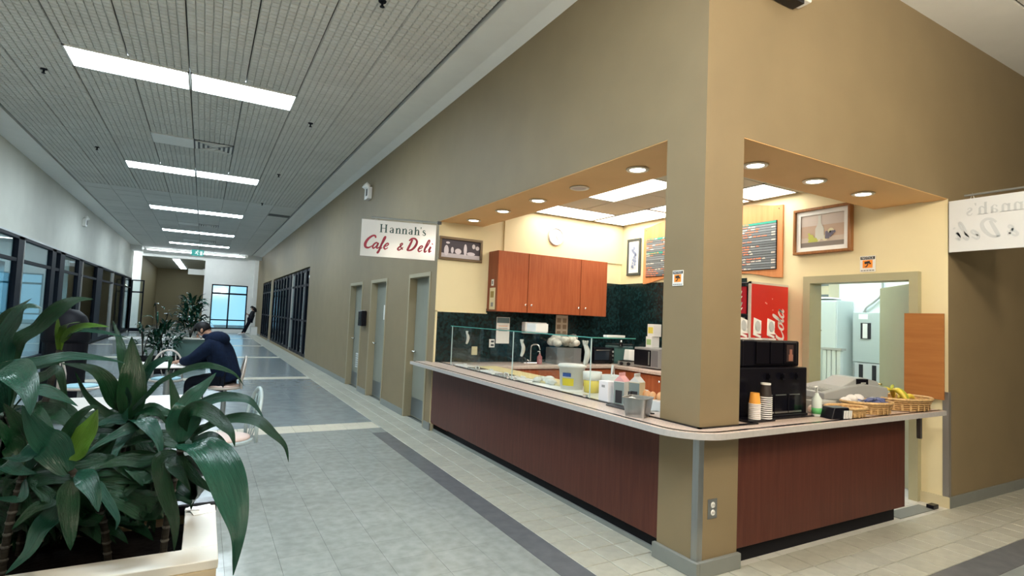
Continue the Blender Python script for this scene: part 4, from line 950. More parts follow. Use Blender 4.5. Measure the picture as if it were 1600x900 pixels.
one('shelf_tray', M().box(-.04, .16, -.03, .03, 0, .02), plastic_w, 'white narrow tray at the right end of the glass shelf', 'tray', (.30, 1.28, 1.4445), bevel=.003, seg=1)
t = thing('towel_dispenser', 'white paper dispenser on the green wall behind the glass', 'dispenser', (1.58, 4.638, 1.36)); part('housing', M().box(-.19, .19, -.12, 0, 0, .17), plastic_w, t, bevel=.012); part('lock', M().cyl((.04, -.12, .10), (.04, -.124, .10), .012), inkblack, t)
t = thing('bun_bag', 'bag of bread buns piled on the grey box on the back counter', 'bag', (1.98, 4.36, BT+.235))
m = M()
for i in range(13): m.ball((rr.uniform(-.20, .20), rr.uniform(-.10, .10), .06+rr.uniform(0, .10)), .075, .07, .055, 10, 7)
part('buns', m, mat('bagged_bread', (.74, .70, .63), .35, noise=.2, nscale=18), t, smooth=True)
box_item('storage_box', 'grey metal box under the bread bag on the back counter', 'box', (1.98, 4.36, BT), .44, .30, .235, 0, mat('grey_metal_box', (.25, .26, .27), .4, .3))
t = thing('soap_bottle', 'pink liquid soap bottle by the tap', 'bottle', (1.52, 4.30, BT)); part('bottle_body', M().lathe([(.035, 0), (.038, .01), (.038, .10), (.015, .13), (.015, .15), (1e-5, .15)], n=16), mat('pink_soap', (.40, .16, .17), .2), t, smooth=True); part('pump', M().tube([(0, 0, .15), (0, 0, .18), (-.04, -.01, .18)], .007, 6), plastic_w, t)
t = thing('sink_tap', 'curved chrome tap over the small back counter sink', 'tap', (1.44, 4.42, BT)); part('spout', M().tube(smooth_pts([(0, 0, 0), (0, 0, .22), (.02, -.02, .27), (.07, -.08, .27), (.09, -.11, .20)]), .011, 8), chrome, t, smooth=True); part('lever', M().tube([(0, 0, .02), (-.07, -.02, .05)], .009, 8), chrome, t, smooth=True); part('deck_plate', M().box(-.14, .14, -.05, .05, 0, .012), chrome, t, bevel=.004, seg=1)
for i, (x, y, z, l) in enumerate(((.088, 3.8, 1.31, 'left'), (.088, 2.44, 1.27, 'middle'), (.088, 1.36, 1.30, 'right'))):
    t = thing('serving_glove', '%s white serving glove hanging inside the sneeze guard' % l, 'glove', (x+.02, y, z), group='white gloves hanging behind the glass')
    s = (.55, .6, .72)[i]; pts = smooth_pts([(0, 0, .10*s), (.01, -.03*s, .02*s), (.01, -.02*s, -.06*s), (.0, .0, -.14*s)]); part('glove', M().tube(pts, [.022*s+.012*s*math.sin(PI*k/(len(pts)-1)) for k in range(len(pts))], 8), mat('pale_glove', (.74, .70, .64), .5), t, smooth=True)
    for q in range(3): part('finger', M().tube([(0, .0+(q-1)*.025*s, .09*s), (0, (q-1)*.045*s, .15*s)], .011*s, 6), MATS['pale_glove'], t, smooth=True)
# ================================================================== DRINKS FOUNTAIN
t = thing('drinks_fountain', 'black soda fountain with bright red sides and white script', 'drinks machine', (2.92, 1.9, .93))
part('cabinet', M(t).box(2.58, 3.275, 1.625, 2.20, .93, 2.10), blackp, t, bevel=.006)
part('red_side_panel', M(t).box(2.60, 3.272, 1.60, 1.622, .98, 2.085), red, t); part('panel_edge', M(t).box(2.585, 2.602, 1.596, 1.626, .96, 2.11).box(2.585, 3.276, 1.596, 1.626, 2.085, 2.11), mat('pale_edge', (.72, .66, .58), .4), t)
part('sign_panel', M(t).box(2.545, 2.578, 1.64, 2.14, 1.74, 2.05), mat('fountain_sign_red', (.42, .008, .02), .25), t); part('sign_hood', M(t).box(2.53, 2.58, 1.625, 2.17, 1.72, 1.74).box(2.53, 2.58, 1.625, 2.17, 2.05, 2.08), blackp, t)
def script(txt, plane, s, material, parent, name, u0=0):
    m = M(); x = u0
    G = {'C': (.62, [([(.62, .78), (.52, .98), (.28, .92), (.08, .50), (.12, .10), (.34, .0), (.60, .22)], [.06, .10, .12, .17, .17, .12, .05])]),
         'o': (.46, [([(.30, .46), (.12, .42), (.05, .20), (.14, .0), (.32, .06), (.38, .30), (.30, .46), (.46, .44)], [.08, .11, .15, .11, .08, .13, .09, .04])]),
         'c': (.40, [([(.34, .38), (.24, .46), (.08, .32), (.06, .10), (.20, .0), (.40, .16)], [.10, .10, .13, .15, .11, .04])]),
         'a': (.52, [([(.34, .38), (.22, .46), (.06, .28), (.06, .06), (.18, .0), (.34, .20), (.38, .44), (.36, .10), (.44, .0), (.54, .12)], [.08, .09, .13, .14, .10, .08, .12, .13, .10, .04])]),
         'l': (.28, [([(.0, .14), (.16, .50), (.22, .90), (.16, .98), (.10, .80), (.08, .25), (.14, .0), (.30, .14)], [.04, .08, .09, .10, .12, .15, .12, .04])]),
         '-': (.22, [([(.0, .24), (.20, .26)], [.09, .09])])}
    for ch in txt:
        wd, strokes = G[ch]
        for pts, ws in strokes:
            q = smooth_pts([(a, b, c) for (a, b), c in zip(pts, ws)], 6); m.ribbon([((x+a+.30*b)*s, b*s) for a, b, _ in q], [c*s for _, _, c in q], plane, .001)
        x += wd
    return part(name, m, material, parent)
def wpl(f): return lambda u, v, d: tuple(Vector(f(u, v, d))-Vector((2.92, 1.9, .93)))
script('Coca', wpl(lambda u, v, d: (2.5445-d, 2.075-u, 1.915+v)), .195, inkwhite, t, 'script_upper'); script('Cola', wpl(lambda u, v, d: (2.5445-d, 2.045-u, 1.785+v)), .195, inkwhite, t, 'script_lower')
script('Coca-Cola', wpl(lambda u, v, d: (3.19-v, 1.5995-d, .99+u)), .20, inkwhite, t, 'script_vertical')
bub = M(t)
for (x, z) in ((2.86, 1.88), (2.88, 1.87), (2.99, 1.80), (3.14, 1.74), (2.98, 1.93), (3.12, 1.66), (3.0, 1.62)): bub.box(x-.007, x+.007, 1.598, 1.60, z-.007, z+.007)
part('bubbles', bub, mat('bubble_pink', (.9, .45, .40), .5), t)
part('valve_bar', M(t).box(2.52, 2.58, 1.66, 2.14, 1.60, 1.70), steel, t)
for k in range(4):
    v = part('valve', M(t).box(2.44, 2.52, 1.70+.11*k, 1.76+.11*k, 1.60, 1.70), plastic_w, t, bevel=.004, seg=1); part('nozzle', M(t).cyl((2.47, 1.73+.11*k, 1.62), (2.47, 1.73+.11*k, 1.56), .018), blackp, v)
part('splash_plate', M(t).box(2.56, 2.58, 1.66, 2.14, 1.20, 1.62), steel, t); part('drip_tray', M(t).box(2.36, 2.58, 1.66, 2.14, 1.14, 1.18), plastic_w, t, bevel=.004, seg=1); part('lower_front', M(t).box(2.40, 2.58, 1.64, 2.16, .931, 1.14), blackp, t)
# ================================================================== COFFEE STATION
t = thing('coffee_station', 'tall black coffee station with three taps and drawers beside the column', 'coffee machine', (.88, .33, .916))
Y0 = .14
part('lower_housing', M(t).box(.50, 1.345, Y0, .55, .916, 1.290), blackp, t, bevel=.008); part('upper_housing', M(t).box(.66, 1.335, Y0+.06, .55, 1.292, 1.49), blackp, t, bevel=.012)
gl = mat('black_gloss', (.004, .004, .008), .10, spec=.35)
for k in range(3):
    x = .80+.165*k
    part('dispenser_front', M(t).box(x, x+.15, Y0+.045, Y0+.06, 1.31, 1.48), gl, t, bevel=.006)
    part('drawer', M(t).box(x-.03, x+.125, Y0-.012, Y0, .93, 1.09), gl, t, bevel=.004, seg=1)
    part('chrome_strip', M(t).box(x-.02, x+.10, Y0-.016, Y0-.012, 1.085, 1.092), alu, t); part('chrome_strip', M(t).box(x-.03, x+.12, Y0-.018, Y0-.012, .955, .966), alu, t)
    part('tap', M(t).cyl((x+.06, Y0-.02, 1.25), (x+.06, Y0-.02, 1.20), .014).box(x+.045, x+.075, Y0-.035, Y0, 1.215, 1.24), blackp, t)
part('drip_shelf', M(t).box(.50, 1.315, Y0-.03, Y0, .916, .945), blackp, t, bevel=.004, seg=1)
part('portrait_reflection', M(t).box(1.15, 1.235, Y0+.042, Y0+.0445, 1.33, 1.46), mat('reflection_dark', (.045, .03, .03), .2), t)  # reflected portrait painted onto the glossy front
mm = M(t); mm.lathe([(1e-5, 0), (.5, 0)], (0, 0, 0), 12) if False else None
part('reflected_figure', M(t).obox((1.20, Y0+.041, 1.36), .05, .002, .05).obox((1.20, Y0+.041, 1.405), .03, .002, .04), mat('reflection_skin', (.30, .13, .09), .4), t)
for k, (x, l) in enumerate(((.79, 'left'), (.955, 'middle'), (1.12, 'right'))):
    q = thing('coffee_label_card', '%s white label card with grey oval standing on the coffee station' % l, 'card', (x, .30, 1.4905), .12, group='label cards on the coffee station')
    part('card', M().obox((0, 0, .09), .11, .006, .14, ry=.22, rx=-.1), plastic_w, q, bevel=.006)
    o = part('oval', M().lathe([(1e-5, 0), (.036, 0)], n=18, sy=1.15), mat('card_grey', (.45, .47, .48), .5), q); o.rotation_euler = (PI/2-.1, 0, 0); o.location = (.002, -.006, .105)
    part('red_strip', M().obox((.012, -.004, .028), .095, .008, .035), mat('dark_red', (.40, .03, .04), .5), q)
    part('stand', M().box(-.05, .06, -.01, .05, 0, .012), plastic_w, q)
q = thing('airpot_lid', 'chrome lid between the label cards on the coffee station', 'lid', (.90, .42, 1.4905)); part('dome', M().lathe([(.06, 0), (.06, .08), (.045, .13), (1e-5, .14)], n=18), plastic_w, q, smooth=True); part('knob', M().ball((0, 0, .15), .016), chrome, q)
# cups
cupm = mat('black_paper_cup', (.03, .022, .02), .5); rimm = mat('white_cup_rim', (.80, .80, .80), .5)
def cups(x, y, z, n, step, rb, rt, h, body, rim_, base_label, group, up=False):
    first = None
    for i in range(n):
        # stacked mouth down: rim at the bottom of each cup
        lab_ = ('%s, %s from the bottom' % (base_label, ORD[i])) if i < n-1 else base_label+', topmost of its stack'
        if first is None:
            t = thing('paper_cup', lab_, 'cup', (x, y, z), group=group)
            part('cup_body', M().lathe([(rt, 0), (rb, h), (rb*.96, h), (rb*.9, h-.006), (1e-5, h-.006)], n=24), body, t, smooth=False)
            part('rolled_rim', M().lathe([(rt-.002, 0), (rt+.003, .002), (rt+.003, .008), (rt-.001, .009)], n=24), rim_, t, smooth=True); first = t
        else: copy_tree(first, (x, y, z+step*i), None, lab_)
cups(.705, .04, .945, 11, .0145, .031, .042, .092, cupm, rimm, 'black paper cup in the tall stack', 'black paper cups beside the coffee station')
one('drink_lid', M().lathe([(.034, 0), (.034, .012), (1e-5, .014)], n=24), plastic_w, 'white lid on top of the black paper cup stack', 'lid', (.705, .04, .945+.0145*10+.092))
orc = mat('orange_paper_cup', (.85, .38, .06), .5)
cups(.602, .05, .945, 9, .0125, .028, .038, .080, mat('pink_white_cup', (.70, .56, .54), .5), rimm, 'pale paper cup in the column side stack', 'pale paper cups beside the column')
one('coffee_cup_sleeve', M().lathe([(.039, 0), (.030, .078), (.0298, .078)], n=24), orc, 'orange printed cup sleeve over the top of the pale cup stack', 'sleeve', (.602, .05, .945+.0125*8+.004))
one('cup_rack', M().box(-.12, .16, -.05, .08, 0, .018), blackp, 'black rack under the two cup stacks', 'rack', (.62, .06, .926), bevel=.004, seg=1)
# pump bottle, cutlery tray
t = thing('sanitizer_bottle', 'clear pump bottle with green label right of the coffee station', 'bottle', (1.345, .06, .926))
part('bottle_body', M().lathe([(.032, 0), (.036, .006), (.036, .13), (.014, .165), (.014, .175), (1e-5, .175)], n=18), mat('clear_gel', (.66, .74, .72), .12), t, smooth=True); part('green_label', M().lathe([(.0368, .02), (.0368, .065)], n=18), mat('label_green', (.10, .42, .14), .5), t, smooth=True)
part('pump', M().tube([(0, 0, .175), (0, 0, .225), (-.045, -.01, .222)], .008, 8), plastic_w, t, smooth=True)
t = thing('cutlery_holder', 'black cutlery holder with white plastic forks', 'cutlery holder', (1.415, -.045, .926), -.2)
part('holder', M().prism([(-.095, 0), (.09, 0), (.075, .085), (-.065, .085)], 'y', -.05, .06), blackp, t, bevel=.004, seg=1)
for k in range(5): part('fork', M().obox((.022+k*.0165, -.055, .035), .009, .006, .06, rx=.1), plastic_w, t)
box_item('straw_box', 'grey card reader with wrapped sweets behind the cutlery holder', 'box', (1.62, .20, .916), .22, .10, .10, -.2, grey_pl, mat('reader_dark', (.10, .10, .11), .4))
wr_ = mat('foil_wrapper', (.66, .66, .66), .25, .4)
for i, (x, y) in enumerate(((1.49, .13), (1.55, .12), (1.52, .20), (1.60, .09))):
    one('wrapped_snack', M().ball((0, 0, .035), .045, .035, .035, 8, 6).obox((.05, 0, .04), .03, .05, .004), wr_ if i % 2 else mat('clear_wrap', (.70, .56, .48), .3), '%s crinkled snack packet behind the cutlery holder' % ORD[i], 'snack packet', (x, y, .916), 'snack packets behind the cutlery holder')
# ================================================================== BASKETS
straw = mat('woven_straw', (.36, .20, .07), .6, noise=.35, nscale=60); straw_l = mat('woven_straw_light', (.56, .36, .16), .55, noise=.25, nscale=50)
def basket(label, x, y, rx, ry, h, rz, zb=.926):
    t = thing('wicker_basket', label, 'basket', (x, y, zb), rz, group='wicker baskets on the right end of the bar')
    part('shell', M().lathe([(1e-5, .004), (.78, .004), (.93, h-.01), (.90, h-.01), (.75, .012), (1e-5, .012)], n=36, sx=rx, sy=ry), straw, t)
    wv = M()
    for lv in range(5):
        k = .80+.14*lv/4; z = .008+(h-.02)*lv/4.4
        wv.tube([((k+.012*(-1)**i)*rx*math.cos(2*PI*i/40), (k+.012*(-1)**i)*ry*math.sin(2*PI*i/40), z) for i in range(40)], .0045, 5, closed=True)
    part('weave', wv, straw_l, t, smooth=True)
    st_ = M()
    for i in range(22):
        a = 2*PI*i/22; st_.obox((.875*rx*math.cos(a), .875*ry*math.sin(a), h*.5), .003, .016, h*.9, a)
    part('stakes', st_, straw_l, t)
    part('rim', M().tube([(.96*rx*math.cos(2*PI*i/36), .96*ry*math.sin(2*PI*i/36), h) for i in range(36)], .0115, 8, closed=True), straw_l, t, smooth=True); return t
basket('small oval wicker basket nearest the cutlery holder', 1.62, -.005, .175, .115, .070, -.25)
basket('middle wicker basket holding blue packets', 2.00, .04, .23, .145, .090, -.25)
basket('large wicker basket with bananas at the bar end', 2.62, .08, .31, .20, .10, -.15)
rr = random.Random(21)
for i in range(6):
    a = i*1.05
    one('wrapped_cookie', M().ball((0, 0, .018), .035, .03, .018, 10, 6), mat('cookie_orange', (.72, .38, .18), .45, noise=.2), '%s orange wrapped cookie in the small basket' % ORD[i], 'cookie', (1.62+.085*math.cos(a), -.005+.05*math.sin(a), .942+.008*(i % 2)), 'orange cookies in the small basket', smooth=True)
blu = mat('blue_packet', (.08, .10, .24), .3); silv = mat('silver_packet', (.42, .45, .52), .28, .3)
for i in range(12):
    o = one('snack_packet', M().ball((0, 0, .02), .04, .026, .018, 9, 6).obox((.043, 0, .02), .014, .046, .003).obox((-.043, 0, .02), .014, .046, .003), blu if i % 3 else silv, '%s %s packet in the middle basket' % (ORD[i], 'blue' if i % 3 else 'silver'), 'snack packet', (2.03+rr.uniform(-.10, .13), .03+rr.uniform(-.07, .07), .975+.018*(i//4)), 'blue packets in the middle basket', smooth=True)
    o.rotation_euler = (rr.uniform(-.3, .3), rr.uniform(-.4, .4), rr.uniform(0, 6))
for i in range(4): one('bread_roll', M().ball((0, 0, .03), .05, .045, .036, 10, 7), mat('wrapped_roll', (.72, .70, .70), .3), '%s white wrapped roll at the back of the middle basket' % ORD[i], 'bread roll', (1.86+.06*i*.8, .13-.02*(i % 2), .98+.022*(i % 2)), 'white wrapped rolls in the middle basket', smooth=True)
ban = mat('banana_yellow', (.66, .52, .06), .4, noise=.12, nscale=30); bang = mat('banana_green', (.42, .48, .07), .4, noise=.12, nscale=30)
def banana(o, top, end, sag, m_, parent=None):
    a, b = Vector(top), Vector(end); n = 8
    pts = [a.lerp(b, i/n)+Vector((0, 0, 1))*sag*math.sin(PI*i/n) for i in range(n+1)]
    rs = [.007, .010, .017, .022, .023, .022, .019, .013, .005]
    return part('banana', M().tube(pts, rs, 7), m_, parent, smooth=True)
t = thing('banana_bunch', 'green-yellow banana bunch with its stem up in the large basket', 'bananas', (2.50, .10, .955))
for k in range(5): banana(t, (.0, 0, .135), (.14*math.cos(2.6-1.1*k)+.03, .14*math.sin(2.6-1.1*k), .03), .045, bang if k % 2 else ban, t)
part('stem', M().tube([(0, 0, .125), (.01, 0, .165), (.03, 0, .172)], .012, 6), bang, t, smooth=True)
for i, (x, y, r_) in enumerate(((2.66, .05, .3), (2.74, .06, -.2), (2.70, .11, .1))):
    o = banana(None, (-.085, 0, .018), (.085, .02, .018), .03, ban); o.location = (x, y, .985); o.rotation_euler = (0, 0, r_); tag(o, '%s loose yellow banana in the large basket' % ORD[i], 'banana', 'loose bananas')
# ================================================================== REGISTER, BOARD
t = thing('cash_register', 'grey cash register with dark display behind the baskets', 'cash register', (2.13, .36, .916), -.30)
rg = mat('register_grey', (.26, .26, .235), .4); rl = mat('register_light', (.33, .345, .345), .35)
part('drawer_base', M().box(-.30, .30, -.21, .21, 0, .09), rg, t, bevel=.008)
part('body', M().prism([(-.31, .09), (.33, .09), (.34, .16), (.33, .20), (.10, .225), (-.06, .20), (-.31, .145)], 'y', -.20, .20), rl, t, bevel=.008)
part('display_housing', M().prism([(-.08, .195), (.30, .195), (.28, .245), (.13, .275), (.06, .27)], 'y', -.15, .12), rl, t, bevel=.006)
part('display', M().obox((.115, -.153, .237), .12, .006, .055), blackp, t); part('digits', M().box(.10, .15, -.158, -.156, .225, .235), grey_pl, t)
kp = M()
for i in range(6):
    for j in range(4): kp.obox((-.27+i*.033, -.12+j*.06, .152+.0055*i), .024, .045, .012)
part('keys', kp, rg, t); part('drawer_front', M().box(-.27, .27, -.215, -.21, .015, .08), grey_pl, t)
one('hinged_board', M().box(-.020, -.0, -.165, .165, 0, .80), woodb, 'brown hardboard flap standing upright against the cream wall', 'board', (3.232, .165, .99), bevel=.002, seg=1)
tag(one('door_stop', M().box(-.05, .05, -.03, .03, 0, .04), blackp, 'small black rubber door stop on the floor by the cream wall', 'door stop', (3.14, .06, 0), bevel=.005), 'small black rubber door stop on the floor by the cream wall', 'door stop')
t = thing('floor_mat', 'grey rubber strip mat lying in the bar gap', 'mat', (2.85, .11, 0)); part('mat_body', M().box(-.33, .28, -.08, .06, 0, .008), base_grey, t, bevel=.003, seg=1)
# ================================================================== BACK ROOM
pgrey = mat('panel_grey', (.46, .53, .52), .4)
t = thing('electrical_panel', 'grey electrical panel with dark breaker window in the back room', 'electrical panel', (5.24, 1.68, 1.18)); part('enclosure', M(t).box(5.12, 5.24, 1.50, 1.86, 1.18, 1.86), pgrey, t, bevel=.005); part('breaker_window', M(t).box(5.11, 5.12, 1.62, 1.75, 1.50, 1.72), inkblack, t)
part('breakers', M(t).box(5.104, 5.11, 1.66, 1.72, 1.51, 1.71), plastic_w, t); part('rating_label', M(t).box(5.115, 5.119, 1.66, 1.78, 1.77, 1.84), paper, t)
t = thing('electrical_panel', 'lower grey meter box with black sockets in the back room', 'electrical panel', (5.24, 1.65, .80)); part('enclosure', M(t).box(5.12, 5.24, 1.45, 1.83, .80, 1.17), mat('meter_pale', (.58, .62, .62), .4), t, bevel=.005); part('sockets', M(t).box(5.11, 5.12, 1.55, 1.60, .90, 1.15).box(5.11, 5.12, 1.72, 1.77, .92, 1.15), inkblack, t)
t = thing('conduit', 'curved grey conduit pipe rising from the panel in the back room', 'pipe', (5.22, 1.7, 1.86)); part('pipe', M(t).tube(smooth_pts([(5.21, 1.75, 1.86), (5.21, 1.73, 1.93), (5.21, 1.62, 2.02), (5.21, 1.53, 2.15), (5.21, 1.52, 2.6)]), .014, 8), alu, t, smooth=True); part('coupling', M(t).cyl((5.21, 1.75, 1.86), (5.21, 1.75, 1.885), .024), alu, t)
t = thing('tall_cabinet', 'tall pale metal cabinet standing in the back room', 'cabinet', (5.0, 2.18, 0)); part('carcass', M(t).box(4.85, 5.24, 1.92, 2.46, 0, 2.02), mat('cabinet_pale', (.58, .65, .63), .4), t, bevel=.004, seg=1)
part('door', M(t).box(4.835, 4.85, 1.93, 2.28, .03, 2.0), MATS['cabinet_pale'], t, bevel=.002, seg=1); part('stickers', M(t).obox((4.832, 2.17, 1.68), .003, .03, .05).obox((4.832, 2.22, 1.55), .003, .02, .16, rx=.1).obox((4.832, 2.16, 1.60), .003, .06, .03, rx=.6), inkblack, t)
t = thing('radiator', 'white ribbed metal unit in front of the tall cabinet', 'radiator', (4.8, 1.9, 0)); 
for k in range(4): part('rib', M(t).box(4.72, 4.80, 1.80+k*.065, 1.855+k*.065, .05, 1.33), mat('rib_white', (.66, .72, .71), .4), t, bevel=.01)
part('cap', M(t).box(4.71, 4.82, 1.78, 2.07, 1.33, 1.36), grey_pl, t)
t = thing('wall_box', 'cardboard carton on a high shelf in the back room', 'box', (5.1, 2.30, 2.05)); part('carton', M(t).box(4.98, 5.24, 2.12, 2.46, 2.075, 2.27), mat('carton_buff', (.50, .44, .30), .7), t); part('stripe', M(t).box(4.976, 4.98, 2.12, 2.46, 2.08, 2.11).box(4.976, 4.98, 2.12, 2.46, 2.235, 2.265), mat('stripe_dark', (.12, .14, .14), .6), t)
tag(one('wall_shelf', M().box(-.15, .13, -.2, .2, 0, .022), white, 'white shelf carrying the carton in the back room', 'shelf', (5.11, 2.29, 2.05)), 'white shelf carrying the carton in the back room', 'shelf')
CROWNS={'A': (-3.317, -0.13, 1.21), 'B': (-3.226, 0.037, 1.387), 'C': (-2.992, -0.079, 1.154), 'D': (-2.821, -0.403, 1.122), 'E': (-3.094, -0.419, 1.072), 'F': (-3.212, -0.353, 1.075)}
